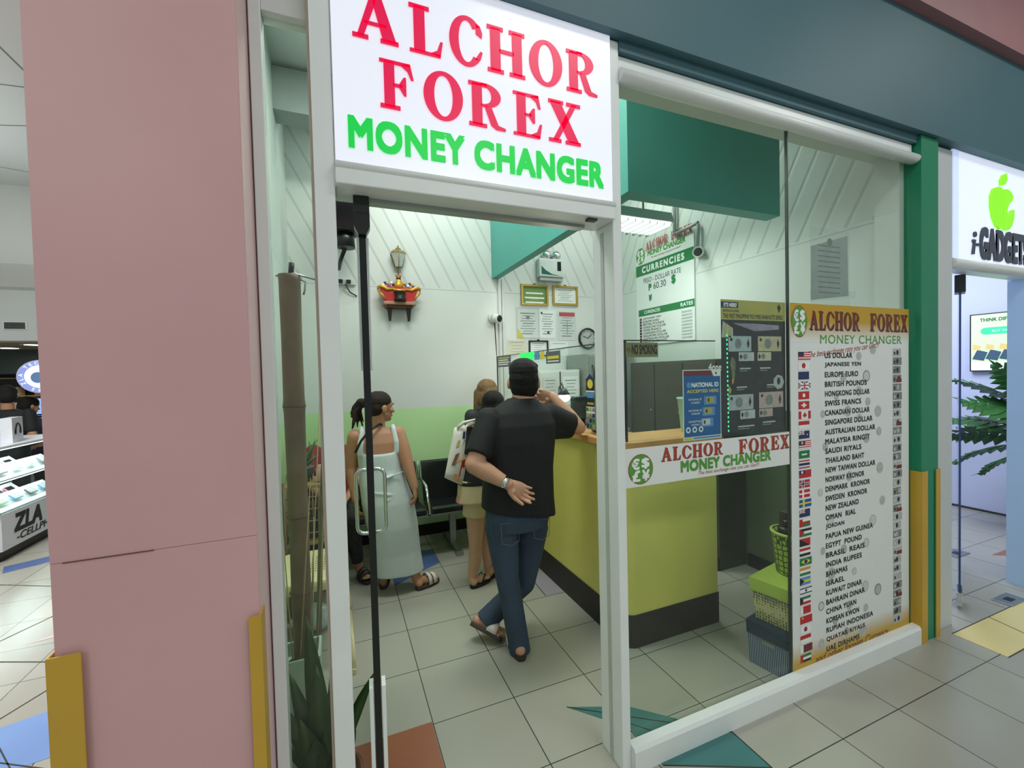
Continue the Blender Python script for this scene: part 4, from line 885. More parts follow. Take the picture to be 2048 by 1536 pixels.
# conduit and cameras
q = at(1001, 560, 'Y', WY); q2 = at(1004, 712, 'Y', WY)
b = MB(); b.box(q.x-0.035, q.x-0.004, WY-0.02, WY, 0.9, 2.60, MELAM); b.box(q.x+0.004, q.x+0.035, WY-0.02, WY, 0.9, 2.60, MELAM)
o = b.done('cable_trunking'); tag(o, 'pair of white cable ducts running down the back wall below the turquoise bulkhead', 'cable duct')
def camera_dome(loc, rz, label, down):
    t = thing('security_camera', label, 'camera', loc, rz)
    MB().cyl((0, 0, 0), (0, -0.03, 0), 0.05, 0.05, MELAM, 20).done('mount_plate', t)
    MB().cyl((0, -0.03, 0), (0.01, -0.12, -0.015), 0.042, 0.046, MELAM, 20).done('body', t)
    MB().cyl((0.01, -0.121, -0.015), (0.0105, -0.128, -0.016), 0.036, 0.030, BLACK, 20).done('lens', t)
    if down: MB().tube([(0.03, -0.01, -0.03), (0.035, -0.008, -0.2), (0.05, -0.008, -0.5)], 0.006, BLACK).done('cable', t)
q = at(989, 637, 'Y', WY); camera_dome((q.x-0.03, WY, q.z), 0.3, 'small white security camera on the back wall beside the cable ducts', True)
# wall lantern
q = at(795, 518, 'Y', WY)
BRASS = mat('aged_brass', (150, 130, 84), 0.35, 0.7, noise=0.2, scale=30); LGL = mat('lantern_glass', (176, 182, 176), 0.15, noise=0.1, scale=20, spec=0.8)
t = thing('wall_lantern', 'old brass wall lantern with faceted glass above the altar shelf', 'lantern', (q.x, WY, q.z)); t.scale = (0.62, 0.62, 0.60)
def hexr(r, z, cy=-0.09): return [(r*math.cos(PI/6+2*PI*k/6), cy+0.7*r*math.sin(PI/6+2*PI*k/6), z) for k in range(6)]
MB().loft([hexr(0.062, -0.15), hexr(0.125, 0.06)], LGL, True, False).done('glass_body', t)
b = MB(); b.loft([hexr(0.066, -0.158), hexr(0.066, -0.148)], BRASS, True, False); b.loft([hexr(0.132, 0.06), hexr(0.128, 0.075), hexr(0.085, 0.11), hexr(0.05, 0.115), hexr(0.045, 0.14), hexr(0.02, 0.155), hexr(0.008, 0.19)], BRASS, True, False); b.done('crown', t)
b = MB()
for k in range(6):
    a, c = hexr(0.064, -0.15)[k], hexr(0.129, 0.062)[k]; b.tube([a, c], 0.006, BRASS, 6)
b.done('ribs', t)
MB().tube([(0, -0.09, -0.15), (0, -0.05, -0.20), (0, 0, -0.26)], 0.008, BRASS).done('bracket', t)
# altar shelf
q = at(796, 608, 'Y', WY)
RWOOD = mat('brown_wood', (96, 66, 48), 0.5, noise=0.2, scale=10); ARED = mat('altar_red', (190, 36, 40), 0.4, noise=0.1); AGOLD = mat('altar_gold', (206, 160, 56), 0.35, 0.4, noise=0.25, scale=30); ABLK = mat('altar_dark', (30, 24, 22), 0.4)
t = thing('wall_shelf', 'brown wooden wall shelf on two tapering dark legs', 'shelf', (q.x, WY, q.z))
MB().box(-0.15, 0.15, -0.16, 0, -0.03, 0.0, mat('shelf_wood', (170, 128, 104), 0.5, noise=0.12), 0.006).done('board', t)
MB().box(-0.12, 0.12, -0.13, 0, -0.055, -0.031, RWOOD, 0.004).done('apron', t)
for s in (-1, 1): MB().loft([[(s*0.088+dx*r, -0.07+dy*r, z) for dx, dy in ((-1, -1), (1, -1), (1, 1), (-1, 1))] for r, z in ((0.022, -0.055), (0.010, -0.175))], ABLK, True, False).done('leg', t)
t = thing('altar', 'small red and gold household altar with figures on the wall shelf', 'altar', (q.x, WY-0.08, q.z+0.001)); t.scale = (0.95, 0.95, 0.92)
b = MB(); b.prism([(-0.125, 0.0), (0.125, 0.0), (0.185, 0.125), (0.175, 0.15), (-0.175, 0.15), (-0.185, 0.125)], -0.06, 0.06, ARED); b.done('red_basin', t)
b = MB()
for s in (-1, 1):
    b.tube([(s*0.05, -0.062, 0.125), (s*0.12, -0.066, 0.12), (s*0.17, -0.064, 0.15), (s*0.20, -0.05, 0.14), (s*0.205, -0.03, 0.115)], [0.012, 0.017, 0.019, 0.017, 0.008], AGOLD, 8)
    b.tube([(s*0.14, -0.062, 0.02), (s*0.165, -0.064, 0.06), (s*0.205, -0.055, 0.10)], [0.008, 0.014, 0.01], AGOLD, 8)
b.tube([(-0.06, -0.064, 0.12), (0, -0.068, 0.112), (0.06, -0.064, 0.12)], 0.014, AGOLD); b.done('gilded_scrolls', t)
b = MB(); b.lathe([(0.055, 0.0), (0.06, 0.02), (0.045, 0.045), (0.05, 0.085), (0.062, 0.095), (0.05, 0.098)], 0.0, -0.088, ABLK); b.done('incense_bowl', t)
b = MB()
for k in range(16):
    a = -0.15+0.3*k/15; b.ell((a, -0.02+0.02*(k % 2), 0.17+0.012*((k*5) % 3)), (0.016, 0.014, 0.02), (P_WHT, P_NAVY, AGOLD, P_LBL)[k % 4], 8)
b.done('flower_offerings', t)
b = MB(); b.loft([[(r*math.cos(2*PI*k/10), -0.01+0.8*r*math.sin(2*PI*k/10), z) for k in range(10)] for r, z in ((0.05, 0.14), (0.045, 0.19), (0.028, 0.22), (0.022, 0.235), (0.024, 0.25), (0.01, 0.265))], AGOLD); b.tube([(-0.015, -0.01, 0.26), (-0.02, -0.01, 0.295)], 0.012, mat('altar_tan', (196, 140, 96), 0.5)); b.tube([(0.015, -0.01, 0.26), (0.02, -0.01, 0.295)], 0.012, mat('altar_tan', (0, 0, 0))); b.ell((0, -0.012, 0.243), (0.026, 0.022, 0.016), ABLK, 10); b.done('seated_figure', t)
# sockets, cable, wall tv at the hinge side
q = at(690, 566, 'Y', WY)
t = thing('extension_socket', 'white socket strip with dark plugs high on the back wall', 'socket', (q.x, WY, q.z))
MB().box(-0.10, 0.09, -0.03, 0, -0.02, 0.03, MELAM, 0.004).done('body', t)
for k in range(2): MB().box(-0.06+0.07*k, -0.02+0.07*k, -0.06, -0.031, -0.012, 0.022, BLACK, 0.005).done('plug', t)
MB().tube([(0.0, -0.05, -0.02), (0.04, -0.03, -0.09), (0.10, -0.01, -0.12)], 0.006, BLACK).done('cable', t)
q = at(690, 440, 'Y', 3.95)
t = thing('wall_television', 'black boxy television on a swivel bracket high in the shop corner', 'television', (q.x-0.10, 4.28, q.z))
MB().box(-0.03, 0.22, -0.46, -0.22, -0.12, 0.22, mat('tv_black', (24, 32, 34), 0.4), 0.02).done('case', t)
MB().box(-0.015, 0.205, -0.466, -0.461, -0.10, 0.20, mat('tv_screen', (12, 18, 20), 0.1)).done('screen', t)
MB().cyl((0.10, -0.34, -0.10), (0.10, -0.34, -0.24), 0.07, 0.075, BLACK).done('swivel', t)
MB().tube([(0.10, -0.34, -0.22), (0.06, -0.20, -0.30), (0.04, 0.0, -0.34)], 0.018, BLACK).done('bracket_arm', t)

# ---------------------------------------------------------------- currencies board, pipe and camera on the side wall; hanging light
bl = at(1275, 557, 'X', 3.031); 
Y0 = at(1275, 600, 'X', 3.031).y; Y1 = at(1391, 600, 'X', 3.031).y
ztop = at(1389, 467, 'X', 3.031).z; w_ = Y0-Y1; zb = 1.86
t = thing('rate_board', 'tall white currencies rate board with green bands on the side wall', 'board', (3.032, Y0, 0), -PI/2)
MB().box(0, w_, -0.012, 0, zb, ztop, PAPER).done('board', t)
def bz(py): return at(1330, py, 'X', 3.031).z
z_c1, z_c0 = 2.705, 2.575
z_h = 2.10
b = MB(); b.rect(0, w_, 2.590, 2.705, -0.0125, P_DGRN); b.rect(0.03, w_, 2.165, 2.235, -0.0125, P_DGRN); b.done('green_bands_print', t)
b = MB(); ya = -0.0132
logo(b, 0.075, 2.80, 0.07, 0.085, ya)
serif_word(b, 'ALCHOR FOREX', 0.16, w_-0.02, 2.835, 2.92, ya, P_RED, 0.12)
b.text('MONEY CHANGER', 0.19, w_-0.10, 2.775, 2.825, ya, P_GRN, 0.02); b.text('The best exchange rate you can Get!!!', 0.24, w_-0.16, 2.735, 2.758, ya, P_RED, 0.0, shear=0.3)
b.text('CURRENCIES', 0.10, w_-0.12, 2.618, 2.678, ya, P_WHT, 0.022, space=1.3)
b.text('PESO - DOLLAR RATE', 0.12, w_-0.16, 2.505, 2.555, ya, P_CHAR, 0.0)
b.text('P', 0.20, 0.235, 2.42, 2.48, ya, P_DGRN, 0.03); b.text('¥', 0.20, 0.24, 2.31, 2.37, ya, P_DGRN, 0.03); b.text('60.30', 0.27, 0.45, 2.42, 2.485, ya, P_CHAR, 0.0); b.text('$', 0.53, 0.575, 2.42, 2.50, ya, P_DGRN, 0.03)
b.text('CURRENCIES', 0.12, 0.36, 2.185, 2.218, ya, P_WHT, 0.01); b.text('RATES', w_-0.17, w_-0.02, 2.185, 2.218, ya, P_WHT, 0.01)
for k, nm in enumerate(n for n in ('JAPANESE YEN', 'EUROPE EURO', 'BRITISH POUNDS', 'HONGKONG DOLLAR', 'SWISS FRANCS', 'CANADIAN DOLLAR', 'SINGAPORE DOLLAR', 'AUSTRALIAN DOLLAR', 'MALAYSIA RINGGIT')):
    z = 2.132-0.030*k
    b.text(nm, 0.10, 0.10+0.0225*len(nm), z-0.011, z+0.011, ya, P_CHAR, 0.008); b.rect(0.045, 0.08, z-0.012, z+0.012, ya, (P_DRED, P_NAVY, P_BLK)[k % 3]); b.rect(w_-0.16, w_-0.03, z-0.009, z+0.008, ya, P_LGREY)
b.done('lettering', t)
qa = at(1352, 400, 'X', 3.02); qb = at(1352, 470, 'X', 3.02); qc = at(1400, 450, 'X', 3.02); qd = at(1399, 506, 'X', 3.02)
b = MB(); b.tube([(2.998, qa.y, 3.6), (2.998, qa.y, qb.z), (2.998, qa.y, qb.z), (2.998, qc.y, qc.z+0.02), (2.998, qc.y, qc.z), (2.998, qd.y, qd.z+0.03)], 0.016, mat('grey_conduit', (150, 156, 152), 0.4)); o = b.done('conduit_pipe'); tag(o, 'grey conduit pipe bending over the currencies board', 'pipe')
camera_dome((3.033, qd.y, qd.z), -PI/2+0.5, 'white dome security camera at the edge of the currencies board', False)
t = thing('hanging_light', 'fluorescent light with louvre hung on rods above the counter', 'ceiling light', (2.25, 2.9, 2.78))
MB().prism([(-0.30, 0.0), (-0.27, 0.07), (0.27, 0.07), (0.30, 0.0)], -0.17, 0.17, mat('fitting_grey', (176, 182, 178), 0.35)).done('housing', t)
MB().box(-0.28, 0.28, -0.155, 0.155, -0.006, -0.001, mat('lit_diffuser', (250, 255, 250), emit=3.0)).done('diffuser', t)
b = MB()
for k in range(9): b.box(-0.28+0.07*k-0.003, -0.28+0.07*k+0.003, -0.155, 0.155, -0.03, -0.007, STEEL)
b.done('louvre_slats', t)
for s in (-1, 1): MB().cyl((s*0.13, 0, 0.07), (s*0.13, 0, 1.12), 0.009, 0.009, mat('rod_grey', (110, 116, 112), 0.4), 10).done('rod', t)

# ---------------------------------------------------------------- waiting bench
VINYL = mat('black_vinyl', (16, 20, 19), 0.28, noise=0.2, scale=8, bump=0.1)
t = thing('waiting_bench', 'black padded steel waiting bench against the green wall', 'bench', (0.45, 4.0, 0))
for x0 in (-0.75, -0.25, 0.25):
    xc = x0+0.24
    s_ = MB(); s_.prism([(-0.36, 0.425), (-0.33, 0.40), (0.06, 0.385), (0.06, 0.42), (-0.32, 0.462), (-0.355, 0.45)], xc-0.225, xc+0.225, VINYL, 'X'); o = s_.done('seat', t)
    s_ = MB(); s_.prism([(0.03, 0.42), (0.075, 0.41), (0.20, 0.745), (0.175, 0.775), (0.14, 0.76)], xc-0.225, xc+0.225, VINYL, 'X'); s_.done('backrest', t)
for x0 in (-0.76, -0.26, 0.24, 0.74):
    MB().tube([(x0, -0.34, 0.40), (x0, -0.36, 0.44), (x0, -0.22, 0.62), (x0, 0.0, 0.635), (x0, 0.14, 0.60), (x0, 0.19, 0.77)], 0.014, CHROME, 10).done('armrest', t)
MB().box(-0.77, 0.75, -0.12, -0.05, 0.31, 0.375, STEEL, 0.006).done('beam', t)
for x0 in (-0.5, 0.5):
    l_ = MB(); l_.box(x0-0.03, x0+0.03, -0.11, -0.06, 0.04, 0.31, STEEL, 0.005); l_.box(x0-0.03, x0+0.03, -0.34, 0.18, 0.0, 0.045, STEEL, 0.006); l_.done('leg', t)
# ---------------------------------------------------------------- corner behind the narrow pane: bamboo, plants, chair, rack
BAMB = mat('weathered_bamboo', (124, 102, 80), 0.55, noise=0.22, scale=7)
BAMB_D = mat('bamboo_node', (104, 84, 62), 0.6, noise=0.2, scale=12)
POTW = mat('pale_green_pot', (186, 204, 190), 0.4, noise=0.05)
LEAF_D = mat('dark_agave_leaf', (54, 84, 44), 0.4, noise=0.2, scale=10); LEAF_G = mat('mid_green_leaf', (66, 112, 58), 0.45, noise=0.2, scale=14)
STICK = mat('dried_stick', (184, 168, 124), 0.6, noise=0.2, scale=20)
# tall bamboo culm
c0 = at(592, 1000, 'Y', 2.0); top = at(592, 548, 'Y', 2.0).z
bx_, by_ = at(592, 900, 'Y', 2.0).x, 2.0
pot = thing('planter', 'pale green tall planter holding the bamboo culm and dried sticks', 'planter', (bx_-0.01, by_, 0))
def sq(r, z): return [(-r, -r, z), (r, -r, z), (r, r, z), (-r, r, z)]
MB().loft([sq(0.065, 0), sq(0.078, 0.44), sq(0.078, 0.455), sq(0.068, 0.455), sq(0.062, 0.40)], POTW, True, False).done('body', pot)
MB().lathe([(0.058, 0.401), (0.0, 0.404)], 0, 0, mat('planter_soil', (60, 50, 40), 0.9)).done('soil', pot)
t = thing('bamboo_culm', 'thick brown bamboo culm standing upright in the pale planter', 'bamboo', (bx_, by_, 0.404))
zs = [0.0, 0.30, 0.62, 1.08, top-0.404]
b = MB(); prof = []
for i in range(4):
    z0, z1 = zs[i], zs[i+1]; r = 0.0385+0.001*i
    prof += [(r+0.002, z0+0.004), (r-0.001, z0+0.03), (r-0.002, (z0+z1)/2), (r, z1-0.03), (r+0.002, z1-0.006)]
b.lathe(prof, 0, 0, BAMB, 20); b.done('culm', t)
for z in zs[1:4]: MB().lathe([(0.040, z-0.007), (0.0445, z-0.002), (0.0445, z+0.002), (0.040, z+0.007)], 0, 0, BAMB_D, 20, False).done('node_ring', t)
b = MB(); b.tube([(0.005, 0, zs[4]-0.01), (0.01, 0, zs[4]+0.045)], 0.011, BLACK); b.tube([(0.035, 0, zs[4]-0.02), (0.06, 0.0, zs[4]-0.03), (0.055, 0.0, zs[4]-0.07), (0.05, 0, zs[4]-0.085)], 0.004, STEEL); b.tube([(-0.05, 0, zs[4]-0.012), (0.02, -0.03, zs[4]-0.005), (0.1, 0.02, zs[4]-0.015)], 0.004, STEEL); b.done('wire_tie', t)
for i, (x0, x1, z1) in enumerate(((-0.055, -0.085, 0.92), (0.022, 0.10, 1.10), (0.050, 0.13, 1.0), (-0.012, 0.055, 0.78), (0.036, 0.062, 0.62), (-0.035, -0.055, 0.66))):
    y0_ = -0.050+0.0*i
    s_ = MB().tube([(bx_+x0, by_+y0_, 0.41), (bx_+(x0+x1)/2, by_+y0_-0.012, 0.41+(z1-0.0)*0.5), (bx_+x1, by_+y0_-0.02, 0.41+z1)], [0.003, 0.0028, 0.0015], STICK, 6).done('dried_stick')
    tag(s_, 'thin dried stick standing in the pale planter beside the bamboo', 'stick', 'dried sticks in the planter')
q0 = at(640, 720, 'Y', 2.3); q1 = at(655, 1230, 'Y', 2.3)
t = MB().tube([(q0.x+0.02, 2.3, 2.15), (q0.x+0.022, 2.3, 1.6), (q0.x+0.005, 2.28, 1.3), (q0.x-0.03, 2.22, 0.7), (q0.x-0.06, 2.16, 0.012)], [0.006, 0.008, 0.010, 0.012, 0.013], mat('brown_branch', (120, 104, 84), 0.6, noise=0.2, scale=20), 10).done('branch'); tag(t, 'bare brown branch leaning behind the hinge-side post', 'branch')
# agave in front
t = thing('potted_agave', 'dark green broad-leaved agave growing low behind the narrow pane', 'plant', (-0.07, 1.66, 0))
MB().lathe([(0.075, 0), (0.085, 0.01), (0.105, 0.15), (0.112, 0.155), (0.112, 0.17), (0.10, 0.17), (0.095, 0.15), (0.0, 0.148)], 0, 0, mat('clay_pot', (120, 84, 66), 0.6, noise=0.1)).done('pot', t)
def blade(tip, wmax, bend=0.06, n=10, name='leaf', base=(0, 0, 0.15), m=LEAF_D, up=None):
    base = Vector(base); tip = Vector(tip); d = tip-base
    side = d.cross(Vector((0, -1, 0.25))).normalized() if up is None else d.cross(up).normalized()
    nrm = side.cross(d).normalized(); b = MB(); top_r = []; L = []; R = []; Mid = []
    for i in range(n+1):
        s = i/n; w_ = wmax*(0.55+0.9*s-1.45*s**2.6) if s < 0.999 else 0.0005
        w_ = max(w_, 0.0005); c = base+d*s+nrm*bend*math.sin(PI*s)
        L.append(c-side*w_+nrm*w_*0.35); R.append(c+side*w_+nrm*w_*0.35); Mid.append(c)
    rings = [[L[i], Mid[i]+nrm*0.004, R[i], Mid[i]-nrm*0.004] for i in range(n+1)]
    b.loft(rings, m); return b.done(name, t)
base = Vector((-0.07, 1.66, 0))
for (px, py, Y, wd, bd) in ((612, 1232, 1.66, 0.046, 0.03), (632, 1330, 1.62, 0.058, 0.04), (578, 1342, 1.64, 0.040, 0.03), (568, 1412, 1.60, 0.042, 0.03), (600, 1440, 1.585, 0.05, 0.03), (650, 1450, 1.60, 0.05, 0.03), (661, 1338, 1.68, 0.020, 0.02), (750, 1342, 1.72, 0.030, -0.05), (565, 1480, 1.70, 0.03, 0.02), (690, 1400, 1.80, 0.03, 0.03)):
    q = at(px, py, 'Y', Y)
    blade((q.x+0.07, Y-1.66, q.z), wd, bd)
for k in range(5):
    a = 0.6+k*1.25; blade((0.10*math.cos(a), 0.12*math.sin(a)-0.02, 0.36+0.05*(k % 2)), 0.03, 0.04, up=Vector((math.sin(a), -math.cos(a), 0.3)))
# beige plastic chair
CREAM = mat('cream_plastic', (222, 210, 166), 0.35, noise=0.04)
t = thing('plastic_chair', 'cream plastic stool chair with perforated seat and bent legs behind the post', 'chair', (-0.20, 2.78, 0))
b = MB()
def rr(hw, hd, z, r=0.06, n=5):
    p = []
    for cx, cy, a0 in ((hw-r, hd-r, 0), (-hw+r, hd-r, PI/2), (-hw+r, -hd+r, PI), (hw-r, -hd+r, 1.5*PI)):
        for k in range(n): a = a0+PI/2*k/(n-1); p.append((cx+r*math.cos(a), cy+r*math.sin(a), z))
    return p
b.loft([rr(0.155, 0.225, 0.435), rr(0.162, 0.232, 0.44), rr(0.162, 0.232, 0.49), rr(0.155, 0.225, 0.50)], CREAM); b.done('seat', t)
b = MB()
for i in range(7):
    for j in range(7): b.poly([(-0.02+0.022*i+0.006*math.cos(2*PI*k/8), -0.10+0.034*j+0.009*math.sin(2*PI*k/8), 0.5012) for k in range(8)], mat('perforation', (150, 138, 100), 0.6))
b.done('perforation_print', t)
for sx in (-1, 1):
    for sy in (-1, 1):
        o = (1.0 if sx > 0 else 0.2)
        MB().tube([(sx*0.13, sy*0.18, 0.45), (sx*(0.14+0.04*o), sy*0.23, 0.36), (sx*(0.15+0.075*o), sy*0.31, 0.08), (sx*(0.15+0.078*o), sy*0.325, 0.016)], [0.02, 0.019, 0.015, 0.015], CREAM, 10).done('leg', t)
for sx in (-1, 1):
    o = (1.0 if sx > 0 else 0.2); x = sx*(0.15+0.078*o)
    MB().tube([(x, -0.345, 0.016), (x, 0.345, 0.016)], 0.0145, CREAM, 10).done('foot_rail', t)
# plastic bag on the floor
q = at(625, 1285, 'Z', 0)
b = MB(); b.ell((q.x+0.02, q.y+0.12, 0.085), (0.09, 0.08, 0.085), mat('cloudy_plastic', (190, 206, 210), 0.15, noise=0.12, scale=18, spec=0.8), 14)
rnd = random.Random(3)
for v in b.bm.verts: v.co += Vector((rnd.uniform(-1, 1), rnd.uniform(-1, 1), rnd.uniform(0, 1)))*0.010
o = b.done('plastic_bag'); tag(o, 'crumpled clear plastic bag on the floor behind the cream chair', 'bag')
# bamboo rack with goods
RACKM = mat('cane_rack', (112, 92, 68), 0.55, noise=0.15, scale=15); RDARK = mat('dark_goods', (54, 50, 46), 0.5, noise=0.3, scale=30)
t = thing('cane_rack', 'small cane shelf rack crowded with goods against the side wall', 'rack', (-0.22, 3.27, 0))
for sx in (-1, 1):
    for sy in (-1, 1): MB().cyl((sx*0.13, sy*0.13, 0), (sx*0.13, sy*0.13, 0.92), 0.011, 0.010, RACKM, 10).done('post', t)
for z in (0.22, 0.50, 0.88): MB().box(-0.135, 0.135, -0.135, 0.135, z-0.012, z+0.012, mat('shelf_board', (150, 124, 84), 0.5, noise=0.1), 0.004).done('shelf', t)
b = MB()
for k in range(7): b.cyl((-0.12+0.04*k, -0.133, 0.52), (-0.12+0.04*k, -0.133, 0.87), 0.005, 0.005, RACKM, 6)
for k in range(4): b.cyl((-0.13, -0.133, 0.57+0.08*k), (0.13, -0.133, 0.57+0.08*k), 0.005, 0.005, RACKM, 6)
b.done('cane_lattice', t)
def loose(name, label, cat, bld, loc, group=None):
    o = bld.done(name); o.location = loc; tag(o, label, cat, group); return o
for i, (x, z, hh, m) in enumerate(((-0.09, 0.513, 0.20, RDARK), (-0.03, 0.513, 0.24, mat('goods_red', (120, 52, 46), 0.5)), (0.03, 0.513, 0.22, RDARK), (0.09, 0.513, 0.25, mat('goods_tan', (168, 144, 116), 0.5)))):
    loose('box', ('dark box', 'dull red box', 'second dark box', 'tan box')[i]+' standing inside the cane rack', 'box', MB().box(-0.025, 0.025, -0.08, 0.08, 0, hh, m, 0.004), (-0.22+x, 3.27, z))
t = thing('potted_fern', 'small potted fern on top of the cane rack', 'plant', (-0.24, 3.27, 0.893))
MB().lathe([(0.05, 0), (0.055, 0.005), (0.065, 0.09), (0.07, 0.095), (0.06, 0.10), (0.0, 0.09)], 0, 0, mat('pot_slate', (70, 96, 90), 0.5)).done('pot', t)
rnd = random.Random(5)
for k in range(16):
    a = rnd.uniform(0, 2*PI); r = rnd.uniform(0.05, 0.13); blade((r*math.cos(a), r*math.sin(a), rnd.uniform(0.14, 0.30)), 0.010, 0.03, 6, base=(0, 0, 0.09), m=LEAF_G, up=Vector((math.sin(a), -math.cos(a), 0.2)))
loose('jar', 'pink and white jar beside the fern on the cane rack', 'jar', MB().lathe([(0.03, 0), (0.034, 0.01), (0.034, 0.09), (0.022, 0.10), (0.022, 0.115), (0.0, 0.116)], 0, 0, mat('pink_jar', (200, 150, 146), 0.4)), (-0.125, 3.20, 0.893))
# ---------------------------------------------------------------- stacked storage boxes behind the window
NAVY = mat('navy_card', (34, 52, 74), 0.5, noise=0.05); LIME = mat('lime_card', (172, 196, 82), 0.45, noise=0.04)
def pattern_mat(name, base, dots, kind, scale):
    m = bpy.data.materials.new(name); m.use_nodes = True; nt = m.node_tree; b_ = nt.nodes['Principled BSDF']
    tc = nt.nodes.new('ShaderNodeTexCoord')
    if kind == 'stripes':
        sp = nt.nodes.new('ShaderNodeSeparateXYZ'); nt.links.new(tc.outputs['Object'], sp.inputs[0])
        f = nmath(nt, 'FRACT', nmath(nt, 'MULTIPLY', nmath(nt, 'ADD', sp.outputs[0], sp.outputs[1]), scale)); fac = nmath(nt, 'LESS_THAN', f, 0.38)
    elif kind == 'dots':
        v = nt.nodes.new('ShaderNodeTexVoronoi'); v.inputs['Scale'].default_value = scale; v.inputs['Randomness'].default_value = 0.25; nt.links.new(tc.outputs['Object'], v.inputs['Vector']); fac = nmath(nt, 'LESS_THAN', v.outputs['Distance'], 0.42)
    else:
        v = nt.nodes.new('ShaderNodeTexVoronoi'); v.feature = 'DISTANCE_TO_EDGE'; v.inputs['Scale'].default_value = scale; v.inputs['Randomness'].default_value = 0.35; nt.links.new(tc.outputs['Object'], v.inputs['Vector']); fac = nmath(nt, 'LESS_THAN', v.outputs['Distance'], 0.11)
    nt.links.new(nodes_mix(nt, fac, lin(base), lin(dots)), b_.inputs['Base Color']); b_.inputs['Roughness'].default_value = 0.5
    return m
STRIPE = pattern_mat('navy_white_stripes', (38, 62, 96), (176, 190, 204), 'stripes', 110)
FLORAL = pattern_mat('floral_paper', (206, 200, 150), (104, 104, 62), 'dots', 70)
LATT = pattern_mat('lime_lattice', (184, 208, 90), (64, 82, 34), 'edge', 34)
def taper_box(z0, z1, hx0, hy0, hx1, hy1, m):
    return MB().loft([[(-hx0, -hy0, z0), (hx0, -hy0, z0), (hx0, hy0, z0), (-hx0, hy0, z0)], [(-hx1, -hy1, z1), (hx1, -hy1, z1), (hx1, hy1, z1), (-hx1, hy1, z1)]], m, True, False)
RZ = 0.197
t = thing('storage_box', 'navy striped storage box at the bottom of the stack behind the window', 'box', (2.222, 1.598, 0), RZ)
taper_box(0, 0.19, 0.180, 0.100, 0.186, 0.104, STRIPE).done('body', t); taper_box(0.165, 0.236, 0.190, 0.109, 0.192, 0.111, NAVY).done('lid', t)
MB().box(-0.188, -0.184, -0.03, 0.03, 0.135, 0.155, STEEL, 0.002).done('handle', t)
t = thing('storage_box', 'flower-patterned storage box with lime lid in the middle of the stack', 'box', (2.236, 1.60, 0.237), RZ)
taper_box(0, 0.175, 0.155, 0.085, 0.172, 0.096, FLORAL).done('body', t); taper_box(0.160, 0.226, 0.180, 0.103, 0.182, 0.105, LIME).done('lid', t)
MB().box(-0.175, -0.170, -0.03, 0.03, 0.135, 0.150, STEEL, 0.002).done('label_holder', t)
t = thing('woven_basket', 'lime lattice basket with a lime handle on top of the stacked boxes', 'basket', (2.285, 1.60, 0.464))
MB().lathe([(0.072, 0), (0.078, 0.005), (0.098, 0.215), (0.102, 0.22), (0.102, 0.228), (0.094, 0.228), (0.074, 0.02), (0.0, 0.018)], 0, 0, LATT, 28).done('body', t)
MB().lathe([(0.099, 0.216), (0.105, 0.222), (0.105, 0.232), (0.094, 0.232)], 0, 0, LIME, 28, False).done('rim', t)
MB().tube([(0.0+0.06*math.cos(a)+0.0, -0.05, 0.23+0.10*math.sin(a)) for a in [PI*k/10 for k in range(11)]], 0.006, LIME).done('handle', t)
t = thing('tumbler', 'black lidded tumbler standing in the lime basket', 'tumbler', (2.240, 1.60, 0.484))
MB().lathe([(0.03, 0), (0.036, 0.2), (0.038, 0.215)], 0, 0, mat('tumbler_grey', (60, 64, 62), 0.35)).done('cup', t)
MB().lathe([(0.040, 0.213), (0.042, 0.218), (0.042, 0.235), (0.036, 0.24), (0.0, 0.242)], 0, 0, BLACK).done('lid', t)
MB().lathe([(0.018, 0.24), (0.020, 0.245), (0.020, 0.270), (0.016, 0.276), (0.0, 0.277)], 0.002, 0.0, BLACK).done('cap', t)
t = MB().box(-0.035, 0.035, -0.05, 0.05, 0, 0.30, RDARK, 0.004).done('box'); t.location = (2.325, 1.63, 0.484); tag(t, 'dark upright box tucked in the lime basket', 'box')

# ---------------------------------------------------------------- phone shop next door
BLUEW = mat('cool_white_wall', (206, 212, 236), 0.5, noise=0.02, scale=2)
GX = 6.322
sbox('wall_gadget_right', 'cool white wall of the phone shop carrying the screen', 'wall', (GX, GX+0.1, 1.5, 4.6, 0, 3.4), BLUEW)
sbox('wall_gadget_back', 'cool white back wall of the phone shop', 'wall', (3.17, GX, 4.5, 4.6, 0, 3.4), BLUEW)
sbox('wall_gadget_left', 'cool white side wall of the phone shop next to the green column', 'wall', (3.165, 3.205, 1.51, 4.5, 0, 3.4), BLUEW)
sbox('ceiling.003', 'white ceiling of the phone shop', 'ceiling', (3.17, GX+0.1, 1.5, 4.6, 3.4, 3.5), CEIL)
sbox('baseboard_gadget', 'dark line of skirting along the phone shop wall', 'skirting', (GX-0.008, GX, 1.5, 4.5, 0, 0.02), DARKGREY)
b = MB(); b.box(3.214, 3.42, 1.40, 1.52, 0, 2.85, mat('grey_white_frame', (196, 202, 204), 0.4, noise=0.02), 0.003)
struct(b.done('trim_14'), 'greyish white frame post of the phone shop beside the green column', 'post')
q = at(2013, 900, 'Y', 1.52)
sbox('trim_15', 'pale blue lit post at the open side of the phone shop doorway', 'post', (q.x, q.x+0.30, 1.42, 1.52, 0, 2.3), mat('pale_blue_panel', (188, 216, 246), 0.45, noise=0.02))
t = thing('shop_sign', 'backlit phone shop sign with a lime split-apple mark next to the green column', 'sign', (4.1, 1.46, 2.17))
O = Vector((4.1, 1.46, 2.17))
MB().box(3.424, 5.2, 1.41, 1.50, 2.225, 2.863, WHITE).done('housing', t).location = -O
